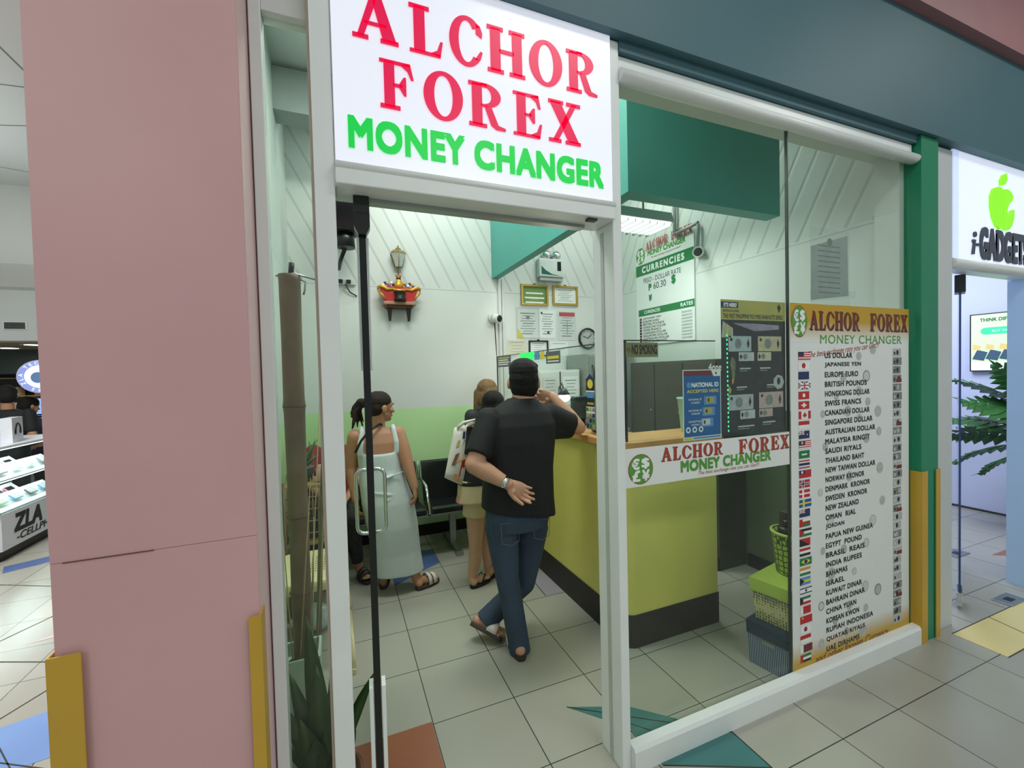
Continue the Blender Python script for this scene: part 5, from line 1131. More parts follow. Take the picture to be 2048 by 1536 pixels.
MB().box(3.485, 5.2, 1.40, 1.409, 2.225, 2.863, mat('cool_lit_acrylic', (222, 230, 250), 0.3, emit=0.62, noise=0.01)).done('face_panel', t).location = -O
MB().box(3.424, 3.484, 1.398, 1.409, 2.225, 2.863, mat('cool_lit_edge', (206, 220, 252), 0.3, emit=0.55)).done('edge_strip', t).location = -O
b = MB(); pr = [(1.415+0.034*math.cos(a), 2.195+0.03*math.sin(a)) for a in [2*PI*k/14 for k in range(14)]]; b.prism(pr, 3.424, 5.2, WHITE, 'X', True); b.box(3.424, 5.2, 1.42, 1.50, 2.165, 2.224, WHITE); b.done('bottom_moulding', t).location = -O
LIMEL = mat('lime_acrylic', (140, 240, 10), 0.35, emit=0.5, noise=0.02); SLATE = mat('slate_acrylic', (58, 66, 84), 0.35)
ya = 1.3995
a = at(1977, 430, 'Y', 1.4); c = at(2024, 430, 'Y', 1.4)
x0, x1 = a.x, c.x; zt = at(2000, 377, 'Y', 1.4).z; zb = at(2000, 460, 'Y', 1.4).z; hh = zt-zb; ww = x1-x0
def U(u, v): return (x0+u*ww, zb+v*hh)
b = MB()
b.prism([U(*p) for p in ((0.47, 0.99), (0.30, 1.0), (0.10, 0.93), (0.0, 0.75), (0.0, 0.50), (0.08, 0.25), (0.22, 0.06), (0.36, 0.0), (0.47, 0.02))], ya-0.012, ya, LIMEL)
rpts = [(0.53, 0.97), (0.70, 1.0), (0.86, 0.95), (0.95, 0.86), (0.90, 0.74), (0.76, 0.66), (0.70, 0.50), (0.74, 0.36), (0.72, 0.42), (0.82, 0.52), (1.0, 0.54), (0.99, 0.34), (0.90, 0.14), (0.76, 0.02), (0.62, 0.0), (0.53, 0.02)]
for p in ([(0.53, 0.97), (0.70, 1.0), (0.86, 0.95), (0.95, 0.86), (0.90, 0.74), (0.78, 0.66), (0.53, 0.66)], [(0.53, 0.66), (0.78, 0.66), (0.71, 0.56), (0.69, 0.46), (0.72, 0.36), (0.53, 0.36)], [(0.53, 0.36), (0.72, 0.36), (0.80, 0.44), (0.86, 0.52), (1.0, 0.54), (0.99, 0.34), (0.90, 0.14), (0.76, 0.02), (0.62, 0.0), (0.53, 0.02)]):
    b.prism([U(*q_) for q_ in p], ya-0.012, ya, LIMEL)
b.prism([U(*p) for p in ((0.42, 1.05), (0.40, 1.18), (0.50, 1.32), (0.66, 1.38), (0.68, 1.22), (0.60, 1.10))], ya-0.012, ya, LIMEL)
b.done('split_apple_mark', t).location = -O
b = MB(); z0 = at(1950, 508, 'Y', 1.4).z; z1 = at(1950, 468, 'Y', 1.4).z; xi = at(1940, 490, 'Y', 1.4).x
b.prism([(xi+0.010, z0-0.005), (xi+0.036, z0-0.005), (xi+0.052, z0+0.085), (xi+0.018, z0+0.085), (xi+0.014, z0+0.068), (xi+0.028, z0+0.068)], ya-0.008, ya, SLATE); b.prism([(xi+0.046+0.017*math.cos(a_), z0+0.118+0.017*math.sin(a_)) for a_ in [2*PI*k/14 for k in range(14)]], ya-0.008, ya, SLATE); b.prism([(xi+0.066, (z0+z1)/2-0.012), (xi+0.10, (z0+z1)/2-0.012), (xi+0.10, (z0+z1)/2+0.004), (xi+0.066, (z0+z1)/2+0.004)], ya-0.008, ya, SLATE)
b.text('GADGETS', xi+0.112, xi+0.73, z0-0.018, z1+0.04, ya, SLATE, 0.022, ext=0.008, space=1.05); b.done('lettering', t).location = -O
# its glass door
ph = at(1920, 700, 'Y', 1.47)
d2 = thing('door_2', 'clear glass door of the phone shop swung open beside its frame', 'door', (ph.x, 1.47, 0), -math.atan(ph.x/1.47)+0.012, kind='structure')
MB().box(-0.004, 0.004, 0.0, 0.9, 0.03, 2.10, GLASS).done('pane', d2)
MB().box(-0.005, 0.005, -0.006, 0.0, 0.03, 2.10, mat('blue_glass_edge', (44, 70, 120), 0.2)).done('glass_edge', d2)
b = MB(); b.box(-0.025, 0.025, -0.02, 0.12, 2.04, 2.15, BLACK, 0.003); b.done('pivot_fitting', d2)
b = MB(); b.box(-0.014, 0.014, -0.01, 0.14, 0.02, 0.11, CHROME, 0.003); b.done('floor_fitting', d2)
# floor springs
for i, (px, py) in enumerate(((1912, 1107), (2018, 1200))):
    q = at(px, py, 'Z', 0); o = MB().box(-0.10, 0.10, -0.05, 0.05, 0.0015, 0.006, STEEL, 0.001).box(-0.03, 0.03, -0.02, 0.02, 0.0062, 0.008, BLACK).done('floor_plate'); o.location = (q.x, q.y, 0); tag(o, ('steel floor socket plate behind the phone shop glass door', 'steel floor spring plate near the pale blue post')[i], 'floor plate')
# wall screen
p0 = at(1942, 630, 'X', GX-0.02); p1 = at(1942, 743, 'X', GX-0.02); wd = 1.05
t = thing('wall_screen', 'flat wall screen showing a bright green phone advert', 'screen', (GX-0.002, p0.y, p1.z), -PI/2)
H_ = p0.z-p1.z
MB().box(0, wd, -0.045, 0, 0, H_, BLACK, 0.004).done('case', t)
def em(name, rgb, e=0.75): return mat(name, rgb, 0.3, emit=e, noise=0.04)
b = MB(); b.rect(0.012, wd-0.012, 0.012, H_-0.012, -0.0455, em('screen_green', (190, 240, 170)))
b.rect(0.012, wd-0.012, 0.012, 0.10, -0.0457, em('screen_white', (224, 232, 240)))
b.text('THINK DIFFERENT', 0.08, 0.42, H_-0.085, H_-0.052, -0.046, em('screen_slate', (60, 90, 84), 0.3), 0.02)
for u0, u1, zc in ((0.085, 0.46, H_-0.185),):
    hh_ = 0.036; b.prism([(u0+hh_+hh_*math.cos(a_), zc+hh_*math.sin(a_)) for a_ in [PI/2+PI*k/10 for k in range(11)]]+[(u1-hh_+hh_*math.cos(a_), zc+hh_*math.sin(a_)) for a_ in [-PI/2+PI*k/10 for k in range(11)]], -0.0462, -0.0457, em('screen_teal', (60, 200, 140)))
b.text('BUY NOW', 0.17, 0.34, H_-0.198, H_-0.172, -0.0466, em('screen_pale', (170, 236, 200), 0.6), 0.01)
for k in range(4):
    x = 0.02+0.10*k; b.poly([(x, -0.0462, 0.13), (x+0.09, -0.0462, 0.11), (x+0.12, -0.0462, 0.20), (x+0.04, -0.0462, 0.23)], em('screen_phone', (66, 90, 110), 0.3)); b.poly([(x, -0.0464, 0.23), (x+0.06, -0.0464, 0.22), (x+0.07, -0.0464, 0.27), (x+0.01, -0.0464, 0.29)], em('screen_tan', (214, 190, 120), 0.5))
b.done('display', t)
# plant by the wall
q = at(2010, 850, 'X', 5.95)
t = thing('potted_philodendron', 'large split-leaf plant standing in front of the phone shop wall', 'plant', (5.88, q.y-0.34, 0))
MB().lathe([(0.13, 0), (0.14, 0.01), (0.19, 0.36), (0.20, 0.37), (0.20, 0.39), (0.18, 0.39), (0.17, 0.34), (0.0, 0.34)], 0, 0, mat('white_plant_pot', (210, 214, 220), 0.4)).done('pot', t)
MB().tube([(0, 0, 0.34), (0.02, 0.02, 0.6), (0, 0, 0.9)], [0.04, 0.035, 0.02], mat('plant_stem', (96, 104, 64), 0.6)).done('stem', t)
PHL = mat('philodendron_leaf', (52, 104, 50), 0.4, noise=0.25, scale=5)
def split_leaf(tip, base, roll):
    base = Vector(base); tip = Vector(tip); d = tip-base; L_ = d.length; dn = d.normalized(); side = dn.cross(Vector((0, 0, 1))).normalized(); side = (Matrix.Rotation(roll, 3, dn) @ side); nr = side.cross(dn)
    b = MB(); mid = [base+d*(i/8)+nr*0.05*math.sin(PI*i/8) for i in range(9)]
    b.tube(mid, [0.006]*8+[0.002], PHL, 6)
    for i in range(1, 9):
        s = i/8; wl = 0.17*math.sin(PI*min(1, 0.18+0.80*s))+0.03
        for sd in (-1, 1):
            c = mid[i] if i < 9 else tip; e = c+side*sd*wl+dn*wl*0.55-nr*0.03; w_ = 0.032+0.016*math.sin(PI*s)
            m_ = (c*0.45+e*0.55)+nr*0.012
            p = [c-dn*w_*0.6, m_-dn*w_*1.1, e, m_+dn*w_*1.1, c+dn*w_*0.6]
            b.poly(p, PHL); 
    e_ = mid[8]; b.poly([e_-side*0.02, e_+dn*0.10, e_+side*0.02], PHL)
    o = b.done('leaf', t); md = o.modifiers.new('t', 'SOLIDIFY'); md.thickness = 0.003
    MB().tube([(0, 0, 0.7), tuple((Vector((0, 0, 0.8))+base)/2+Vector((0, 0, 0.06))), tuple(base)], 0.008, PHL, 6).done('stalk', t)
for k, (dy, dz, bx0, by0, bz0, rl) in enumerate(((0.42, 1.42, -0.08, 0.10, 1.12, 0.3), (0.44, 1.02, -0.10, 0.12, 0.95, -0.2), (0.36, 0.62, -0.12, 0.10, 0.85, 0.2), (0.48, 0.84, -0.06, 0.14, 0.90, 0.6), (-0.40, 1.2, 0.0, -0.1, 1.0, 0.3), (-0.35, 0.75, -0.1, -0.12, 0.85, -0.3), (0.10, 1.55, 0.05, 0.0, 1.15, 0.9), (0.18, 0.55, -0.16, 0.02, 0.8, 0.1), (0.30, 1.22, -0.12, 0.06, 1.02, -0.5))):
    split_leaf((-0.18-0.04*(k % 3), dy+(0.20 if dy > 0 else 0), dz), (bx0, by0, bz0), rl)

# ---------------------------------------------------------------- phone kiosk beyond the pillar
KW = mat('kiosk_white', (214, 220, 224), 0.35, noise=0.03); KGL = glass_mat('kiosk_glass', (0.93, 0.97, 0.97), 0.7); GLOWS = mat('kiosk_shelf_white', (222, 242, 238), 0.4)
KXF = -2.85
t = thing('display_kiosk', 'white glass-cased phone kiosk with black lettering beyond the pink pillar', 'kiosk', (KXF-0.35, 6.2, 0))
O = Vector((KXF-0.35, 6.2, 0))
def kk(b, n): o = b.done(n, t); o.location = -O; return o
b = MB(); b.prism([(KXF, 5.30), (KXF, 6.45), (KXF-0.7, 6.45), (KXF-0.7, 5.22), (KXF-0.08, 5.22)], 0.10, 0.43, KW, 'Z'); kk(b, 'base_cabinet')
b = MB(); b.prism([(KXF-0.04, 5.33), (KXF-0.04, 6.43), (KXF-0.68, 6.43), (KXF-0.68, 5.26), (KXF-0.10, 5.26)], 0.0, 0.10, BLACK, 'Z'); kk(b, 'plinth')
kk(MB().box(KXF-0.008, KXF-0.002, 5.30, 6.45, 0.43, 1.02, KGL), 'glass_front'); kk(MB().box(KXF-0.70, KXF-0.002, 5.26, 5.266, 0.43, 1.02, KGL), 'glass_side')
kk(MB().box(KXF-0.70, KXF+0.004, 5.24, 6.45, 1.02, 1.045, KW, 0.004), 'top')
for z in (0.432, 0.72): kk(MB().box(KXF-0.68, KXF-0.02, 5.29, 6.43, z, z+0.012, GLOWS), 'shelf')
for z in (1.008, 0.71): kk(MB().box(KXF-0.05, KXF-0.02, 5.29, 6.43, z, z+0.01, mat('led_tube', (240, 255, 250), emit=2.5)), 'light_tube')
for y in (5.28, 6.42): kk(MB().box(KXF-0.014, KXF+0.002, y-0.01, y+0.01, 0.43, 1.02, STEEL), 'corner_post')
kk(MB().box(KXF-0.70, KXF-0.69, 5.24, 6.45, 0.43, 1.02, KW), 'back_panel')
l_ = MB(); 
# lettering reads along the kiosk front, which faces +X: left end is nearer the viewer
l_.text('ZLA', 0.06, 0.46, 0.19, 0.345, 0, P_BLK, 0.022, shear=0.2); l_.text('T', 0.56, 0.70, 0.19, 0.345, 0, P_BLK, 0.022, shear=0.2); l_.text('-CELLPHONE', 0.09, 0.86, 0.10, 0.165, 0, P_BLK, 0.012, shear=0.25)
lo = l_.done('lettering', t); lo.rotation_euler = (0, 0, PI/2); lo.location = Vector((KXF+0.0015, 5.40, 0.04))-O
rnd = random.Random(11)
COLS = [(60, 70, 76), (230, 120, 150), (90, 150, 190), (190, 220, 120), (236, 236, 240), (120, 124, 130), (214, 150, 110), (150, 60, 110)]
n_ = 0
where = ('near end', 'middle', 'far end')
for sh, z in enumerate((0.446, 0.734)):
    for j in range(5):
        for i in range(2):
            c = rnd.choice(COLS); m = mat('phone_case_%d_%d_%d' % c, c, 0.35)
            y = 5.40+0.21*j+rnd.uniform(-0.02, 0.02); x = KXF-0.16-0.26*i
            b = MB(); b.box(-0.035, 0.035, -0.06, 0.06, 0, 0.012, m, 0.003); b.box(-0.029, 0.029, -0.053, 0.053, 0.0121, 0.0126, BLACK if n_ % 2 else PAPER_G)
            o = b.done('mobile_phone'); o.location = (x, y, z+0.05); o.rotation_euler = (0, 0.75, 0); n_ += 1
            tag(o, 'small boxed phone propped on the %s shelf of the glass kiosk' % ('lower' if sh == 0 else 'upper'), 'phone', 'phones on the %s kiosk shelf' % ('lower' if sh == 0 else 'upper'))
ST = mat('phone_stand_white', (228, 232, 232), 0.4)
for sh, z in enumerate((0.445, 0.733)):
    for i in range(2):
        b = MB(); b.prism([(-0.05, 0.0), (0.055, 0.0), (-0.05, 0.10)], 5.33, 6.4, ST, 'Y'); o = b.done('display_stand'); o.location = (KXF-0.16-0.26*i-0.03, 0, z-0.0)
        tag(o, 'sloping white stand under the phones on the %s kiosk shelf, %s row' % (('lower', 'upper')[sh], ('front', 'back')[i]), 'stand')
t = thing('headphone_box', 'pale boxed headphones standing on the kiosk top', 'box', (-2.98, 5.75, 1.046), 0.2)
MB().box(-0.04, 0.04, -0.13, 0.13, 0, 0.24, mat('pale_carton', (214, 220, 226), 0.45)).done('carton', t)
b = MB(); b.tube([(0.0415, 0.06*math.cos(a), 0.11+0.07*math.sin(a)) for a in [PI*k/12 for k in range(13)]], 0.008, BLACK); b.ell((0.042, 0.06, 0.10), (0.006, 0.022, 0.03), BLACK, 10); b.ell((0.042, -0.06, 0.10), (0.006, 0.022, 0.03), BLACK, 10); b.done('headphone_print', t)
t = thing('accessory_box', 'grey printed carton beside the boxed headphones on the kiosk', 'box', (-3.1, 5.42, 1.046), 0.3)
MB().box(-0.04, 0.04, -0.12, 0.12, 0, 0.19, mat('lilac_carton', (160, 170, 210), 0.45)).done('carton', t); MB().box(0.0405, 0.042, -0.10, 0.08, 0.02, 0.14, P_CHAR).done('print', t)
# far counters, laptop, round sign
t = thing('stall_counter', 'white stall counter behind the kiosk', 'counter', (-3.5, 8.2, 0)); MB().box(-1.4, 1.2, -0.3, 0.3, 0, 1.12, KW, 0.01).done('body', t); MB().box(-1.45, 1.25, -0.35, 0.35, 1.12, 1.15, KW, 0.008).done('top', t)
q = at(70, 800, 'Y', 8.0)
t = thing('laptop', 'open laptop with a bright screen on the far stall counter', 'laptop', (q.x, 8.05, 1.151), 0.2)
MB().box(-0.19, 0.19, -0.13, 0.13, 0, 0.02, BLACK, 0.004).done('base', t); s_ = MB().box(-0.19, 0.19, 0.13, 0.14, 0.02, 0.27, BLACK, 0.004).done('lid', t); MB().rect(-0.175, 0.175, 0.035, 0.255, 0.129, mat('laptop_glow', (150, 180, 236), emit=0.9)).done('display', s_)
q = at(82, 753, 'Y', 7.4); rr_ = (at(82, 753, 'Y', 7.4)-at(38, 753, 'Y', 7.4)).length
t = thing('round_sign', 'round glowing blue-white stall sign half hidden by the pillar', 'sign', (q.x, 7.4, q.z), 0.3)
GB = mat('sign_blue_white', (214, 228, 255), emit=1.2); GD = mat('sign_ring_blue', (136, 150, 214), emit=0.55); ABL = mat('sign_mark_slate', (90, 124, 170), emit=0.3)
b = MB(); b.prism([(rr_*1.02*math.cos(2*PI*k/40), rr_*1.02*math.sin(2*PI*k/40)) for k in range(40)], 0, 0.06, WHITE); b.done('housing', t)
b = MB()
for p in ring(0, 0, rr_, rr_, rr_*0.70, rr_*0.70, 0, 2*PI, 40): b.poly([(u, -0.001, v) for u, v in p], GD)
b.disc(0, 0, rr_*0.70, rr_*0.70, -0.002, GB, 36); b.done('face', t)
b = MB()
for k, ch in enumerate('ZLA TECH CELLPHONES '):
    if ch == ' ': continue
    a = 3*PI/2-2*PI*(k+0.5)/20-0.9; cx, cz = rr_*0.85*math.cos(a), rr_*0.85*math.sin(a)
    vs_, fs_ = text_mesh(ch, 0.0, 0.0, 1.0); X_ = [v[0] for v in vs_]; Y_ = [v[1] for v in vs_]; mx, my = (min(X_)+max(X_))/2, 0.36; s_ = rr_*0.26; rt = a-PI/2
    A = [b.bm.verts.new((cx+s_*((v[0]-mx)*math.cos(rt)-(v[1]-my)*math.sin(rt)), -0.003, cz+s_*((v[0]-mx)*math.sin(rt)+(v[1]-my)*math.cos(rt)))) for v in vs_]
    F = []
    for f in fs_:
        try: F.append(b.bm.faces.new([A[i] for i in f]))
        except ValueError: pass
    b._faces(F, GB)
b.done('lettering', t)
b = MB(); b.disc(-rr_*0.14, -rr_*0.06, rr_*0.30, rr_*0.34, -0.003, ABL, 20); b.disc(rr_*0.14, -rr_*0.06, rr_*0.28, rr_*0.34, -0.0034, ABL, 20); b.disc(rr_*0.46, 0.02, rr_*0.15, rr_*0.16, -0.0038, GB, 16); b.poly([(0, -0.003, rr_*0.32), (rr_*0.02, -0.003, rr_*0.46), (rr_*0.16, -0.003, rr_*0.56), (rr_*0.14, -0.003, rr_*0.40)], ABL); b.done('fruit_mark', t)
MB().cyl((0, 0.03, rr_*1.0), (0, 0.03, 4.2-q.z), 0.015, 0.015, STEEL, 8).done('hanger', t)
# goods wall of the stall
WARM = mat('warm_goods_wall', (186, 160, 110), 0.6, noise=0.35, scale=3)
t = thing('stall_backdrop', 'warm lit stall shelving in the dark behind the kiosk', 'shelving', (-5.0, 10.9, 0))
MB().box(-2.5, 2.0, 0, 0.3, 0, 1.85, DARKGREY).done('carcass', t)
for k in range(5): MB().box(-2.4, 1.9, -0.25, 0, 0.4+0.33*k, 0.42+0.33*k, WARM).done('shelf', t)
rnd = random.Random(4)
for k in range(40):
    c = rnd.choice([(230, 140, 60), (214, 190, 120), (180, 120, 70), (236, 220, 190), (120, 90, 70)])
    b = MB(); b.box(-0.09, 0.09, -0.1, 0.1, 0, rnd.uniform(0.12, 0.26), mat('carton_%d_%d_%d' % c, c, 0.5), 0.004); o = b.done('carton'); o.location = (-6.7+0.4*(k % 10), 10.75, 0.4205+0.33*(k//10)); tag(o, 'small carton on the dim stall shelving behind the kiosk', 'carton', 'cartons on the stall shelving')
l = area('stall_light', (-4.2, 9.6, 2.15), 0.8, 0.3, 16, (1, 0.86, 0.66))
# ---------------------------------------------------------------- people
def skin_mat(name, rgb): return mat(name, rgb, 0.5, noise=0.05, scale=9)
SK1 = skin_mat('tan_skin', (190, 144, 116)); SK2 = skin_mat('brown_skin', (176, 128, 98)); SK3 = skin_mat('light_tan_skin', (204, 160, 132)); SKM = skin_mat('dark_tan_skin', (150, 108, 84))
HAIR_B = mat('black_hair', (20, 18, 18), 0.7, noise=0.25, scale=40, spec=0.25, bump=0.6, bscale=120); HAIR_D = mat('dark_brown_hair', (42, 32, 28), 0.65, noise=0.3, scale=40, spec=0.25, bump=0.6, bscale=120); HAIR_L = mat('light_brown_hair', (118, 92, 62), 0.65, noise=0.35, scale=40, spec=0.25, bump=0.6, bscale=120)
TEE = mat('black_cotton', (17, 19, 21), 0.8, noise=0.15, scale=10, bump=0.15, bscale=14)
DENIM = bpy.data.materials.new('blue_denim'); DENIM.use_nodes = True
_nt = DENIM.node_tree; _b = _nt.nodes['Principled BSDF']; _tc = _nt.nodes.new('ShaderNodeTexCoord'); _n1 = _nt.nodes.new('ShaderNodeTexNoise'); _n1.inputs['Scale'].default_value = 7; _n1.inputs['Detail'].default_value = 5
_n2 = _nt.nodes.new('ShaderNodeTexNoise'); _n2.inputs['Scale'].default_value = 160
_nt.links.new(_tc.outputs['Object'], _n1.inputs['Vector']); _nt.links.new(_tc.outputs['Object'], _n2.inputs['Vector'])
_c = nodes_mix(_nt, _n1.outputs['Fac'], lin((26, 38, 56)), lin((58, 76, 98))); _c = nodes_mix(_nt, nmath(_nt, 'MULTIPLY', _n2.outputs['Fac'], 0.25), _c, lin((84, 100, 120)))
_nt.links.new(_c, _b.inputs['Base Color']); _b.inputs['Roughness'].default_value = 0.8
_bp = _nt.nodes.new('ShaderNodeBump'); _bp.inputs['Strength'].default_value = 0.25; _bp.inputs['Distance'].default_value = 0.01; _nt.links.new(_n1.outputs['Fac'], _bp.inputs['Height']); _nt.links.new(_bp.outputs[0], _b.inputs['Normal'])
MINT = mat('pale_mint_jersey', (198, 210, 210), 0.75, noise=0.04, scale=5, bump=0.2, bscale=9)
SOLE = mat('dark_brown_sole', (58, 48, 42), 0.6, noise=0.1); STRAPW = mat('white_strap', (220, 216, 206), 0.5, noise=0.05)
EYEW = mat('eye_white', (226, 222, 216), 0.3); IRIS = mat('dark_iris', (40, 26, 18), 0.2); LIPM = mat('lip_rose', (168, 92, 84), 0.45)
A = lambda px, py, Y: at(px, py, 'Y', Y)
def vring(c, hw, hd, yaw=0.0, n=24, e=2.4, tilt=(0, 0)):
    """super-ellipse ring around an upright axis; tilt lifts the ring with x and y"""
    out = []
    for k in range(n):
        t = 2*PI*k/n; ct_, st = math.cos(t), math.sin(t)
        x = hw*math.copysign(abs(ct_)**(2/e), ct_); y = hd*math.copysign(abs(st)**(2/e), st)
        X = x*math.cos(yaw)-y*math.sin(yaw); Y = x*math.sin(yaw)+y*math.cos(yaw)
        out.append((c[0]+X, c[1]+Y, c[2]+tilt[0]*X+tilt[1]*Y))
    return out
class Head:
    """local frame: +Y looks forward, +X to the person's right hand side as seen from behind"""
    def __init__(self, c, yaw, pitch=0.0, s=1.0):
        self.c = Vector(c); self.s = s
        self.R = Matrix.Rotation(yaw, 3, 'Z') @ Matrix.Rotation(pitch, 3, 'X')
    def p(self, x, y, z): return self.c + self.R @ (Vector((x, y, z))*self.s)
    def skin(self, mb, m, neck, nr=0.052):
        s = self.s; R = self.R
        mb.ell(self.p(0, -0.004, 0.02), (0.075*s, 0.094*s, 0.092*s), m, 20, R)
        mb.ell(self.p(0, 0.032, -0.045), (0.056*s, 0.060*s, 0.066*s), m, 18, R)
        mb.ell(self.p(0, 0.070, -0.088), (0.024*s, 0.022*s, 0.020*s), m, 12, R)
        mb.cap(self.p(0, 0.086, 0.008), self.p(0, 0.106, -0.030), 0.009*s, 0.014*s, m, 10)
        mb.ell(self.p(0, 0.092, -0.034), (0.019*s, 0.012*s, 0.010*s), m, 10, R)
        mb.ell(self.p(0, 0.080, -0.060), (0.026*s, 0.014*s, 0.013*s), m, 10, R)
        mb.ell(self.p(0, 0.076, 0.022), (0.052*s, 0.016*s, 0.012*s), m, 12, R)
        for sd in (-1, 1):
            mb.ell(self.p(sd*0.040, 0.062, -0.022), (0.024*s, 0.022*s, 0.022*s), m, 12, R)
            mb.ell(self.p(sd*0.079, -0.008, -0.012), (0.010*s, 0.021*s, 0.031*s), m, 12, R)
        mb.cap(self.p(0, -0.022, -0.055), neck, nr*s, nr*1.1*s, m, 16)
    def face(self, parent, org, brow=HAIR_B):
        s = self.s; R = self.R
        for sd in (-1, 1):
            b = MB(); b.ell(self.p(sd*0.031, 0.076, 0.002)-org, (0.0125*s, 0.010*s, 0.0085*s), EYEW, 12, R); b.ell(self.p(sd*0.031, 0.0835, 0.002)-org, (0.006*s, 0.004*s, 0.006*s), IRIS, 10, R); b.done('eye', parent)
            b = MB(); b.tube([self.p(sd*0.014, 0.092, 0.024)-org, self.p(sd*0.032, 0.090, 0.029)-org, self.p(sd*0.050, 0.078, 0.024)-org], [0.004*s, 0.0045*s, 0.002*s], brow, 6); b.done('eyebrow', parent)
        b = MB(); b.ell(self.p(0, 0.091, -0.058)-org, (0.022*s, 0.006*s, 0.005*s), LIPM, 12, R); b.ell(self.p(0, 0.090, -0.066)-org, (0.019*s, 0.006*s, 0.005*s), LIPM, 12, R); b.done('mouth', parent)
def hand(mb, wrist, d, n, side, m, curl=0.5, s=1.0, thumb=0.6, spread=0.10):
    """d: towards the fingertips, n: out of the palm, side +1/-1 picks the thumb's side (thumb = side * d x n)"""
    w_ = Vector(wrist); d = Vector(d).normalized(); n = Vector(n); n = (n-d*n.dot(d)).normalized(); t_ = d.cross(n)*side
    def rg(c, hw, ht): return [c+t_*(hw*math.cos(a))+n*(ht*math.sin(a)) for a in [2*PI*k/16 for k in range(16)]]
    mb.loft([rg(w_-d*0.01*s, 0.026*s, 0.019*s), rg(w_+d*0.02*s, 0.033*s, 0.019*s), rg(w_+d*0.055*s, 0.041*s, 0.017*s), rg(w_+d*0.085*s, 0.042*s, 0.013*s), rg(w_+d*0.092*s, 0.036*s, 0.008*s)], m)
    mb.ell(w_+d*0.035*s+t_*0.024*s+n*0.010*s, (0.017*s,)*3, m, 12)
    for k, (off, L_, r) in enumerate(((0.031, 0.072, 0.0086), (0.010, 0.080, 0.0088), (-0.011, 0.075, 0.0084), (-0.031, 0.058, 0.0076))):
        p = w_+d*(0.084-0.004*abs(k-1))*s+t_*off*s; dr = (d+t_*spread*(1-k*0.66)).normalized(); c = curl*(0.8+0.14*k); ang = 0.0; pts = [p]
        for f_, an in ((0.46, 0.55), (0.30, 0.95), (0.24, 0.75)):
            ang += c*an; q = pts[-1]+(dr*math.cos(ang)+n*math.sin(ang))*L_*f_*s; pts.append(q)
        mb.chain(pts, [r*1.05*s, r*s, r*0.95*s, r*0.80*s], m, 10)
    b0 = w_+d*0.026*s+t_*0.030*s+n*0.006*s; dd = (d*0.75+t_*thumb+n*0.25).normalized()
    p1 = b0+dd*0.034*s; d2_ = (d*0.95+t_*thumb*0.45+n*0.3).normalized(); p2 = p1+d2_*0.030*s; p3 = p2+(d2_+n*0.25).normalized()*0.022*s
    mb.chain([b0, p1, p2, p3], [0.014*s, 0.0115*s, 0.0100*s, 0.0085*s], m, 10)
def foot(mb, ankle, heel, toe, m, s=1.0):
    h = Vector(heel); t_ = Vector(toe); a = Vector(ankle); d = (t_-h); 
    mb.cap(h+d*0.12, a, 0.030*s, 0.036*s, m, 14); mb.cap(a, h+d*0.45, 0.034*s, 0.030*s, m, 14); mb.cap(h+d*0.45, h+d*0.78, 0.032*s, 0.024*s, m, 14)
    sd = d.normalized().cross(Vector((0, 0, 1))).normalized()
    for k in range(5):
        o = (k-2)*0.016*s; mb.cap(h+d*0.74+sd*o, h+d*(0.97-0.018*abs(k-1.0)**1.5)+sd*o*1.15, 0.013*s, 0.0095*s if k else 0.012*s, m, 8)
def sandal(heel, toe, parent, org, up=(0, 0, 1), w=0.047, thick=0.024, strap=STRAPW, sole=SOLE, kind='slide', drop=0.018):
    h = Vector(heel); t_ = Vector(toe); d = t_-h; L_ = d.length; dn = d.normalized(); u = Vector(up); u = (u-dn*u.dot(dn)).normalized(); sd = dn.cross(u)
    o = h-u*drop-org; b = MB(); outline = []
    N = 28
    for k in range(N):
        a = 2*PI*k/N; x = 0.5-0.535*math.cos(a); ww = w*(0.80+0.22*x)*math.sin(a)
        ww = math.copysign(min(abs(w*(0.82+0.22*x)*abs(math.sin(a))**0.55), w*1.05), math.sin(a)); outline.append((x, ww))
    b.loft([[o+dn*x*L_+sd*y*f+u*z for x, y in outline] for z, f in ((-thick, 0.96), (-thick*0.8, 1.0), (-0.003, 1.0), (0, 0.97))], sole); s_ = b.done('sandal_sole', parent)
    def arch(x0, x1, h0, nm):
        b = MB(); n_ = 10; R0 = []; R1 = []
        for i in range(n_+1):
            a = PI*i/n_; c = math.cos(a)*w*1.02; zz = math.sin(a)**0.7*h0
            R0.append(o+dn*x0*L_+sd*c+u*(zz-0.004)); R1.append(o+dn*x1*L_+sd*c+u*(zz*0.86-0.004))
        th = 0.004; rings = []
        for p, q in zip(R0, R1):
            nn = ((p+q)/2-(o+dn*(x0+x1)/2*L_)).normalized(); rings.append([p, q, q+nn*th, p+nn*th])
        b.loft(rings, strap); b.done(nm, parent)
    if kind == 'slide': arch(0.48, 0.80, 0.072, 'sandal_strap')
    elif kind == 'two': arch(0.42, 0.58, 0.078, 'sandal_strap'); arch(0.64, 0.82, 0.064, 'sandal_strap')
    else:
        tp = o+dn*0.80*L_+u*0.006
        for sg in (-1, 1):
            b = MB(); b.tube([tp, o+dn*0.66*L_+sd*sg*0.022+u*0.055, o+dn*0.42*L_+sd*sg*w*1.0+u*0.012], 0.005, strap, 8); b.done('sandal_strap', parent)
def person(label, loc, group=None): return thing('person', label, 'person', loc, group=group)

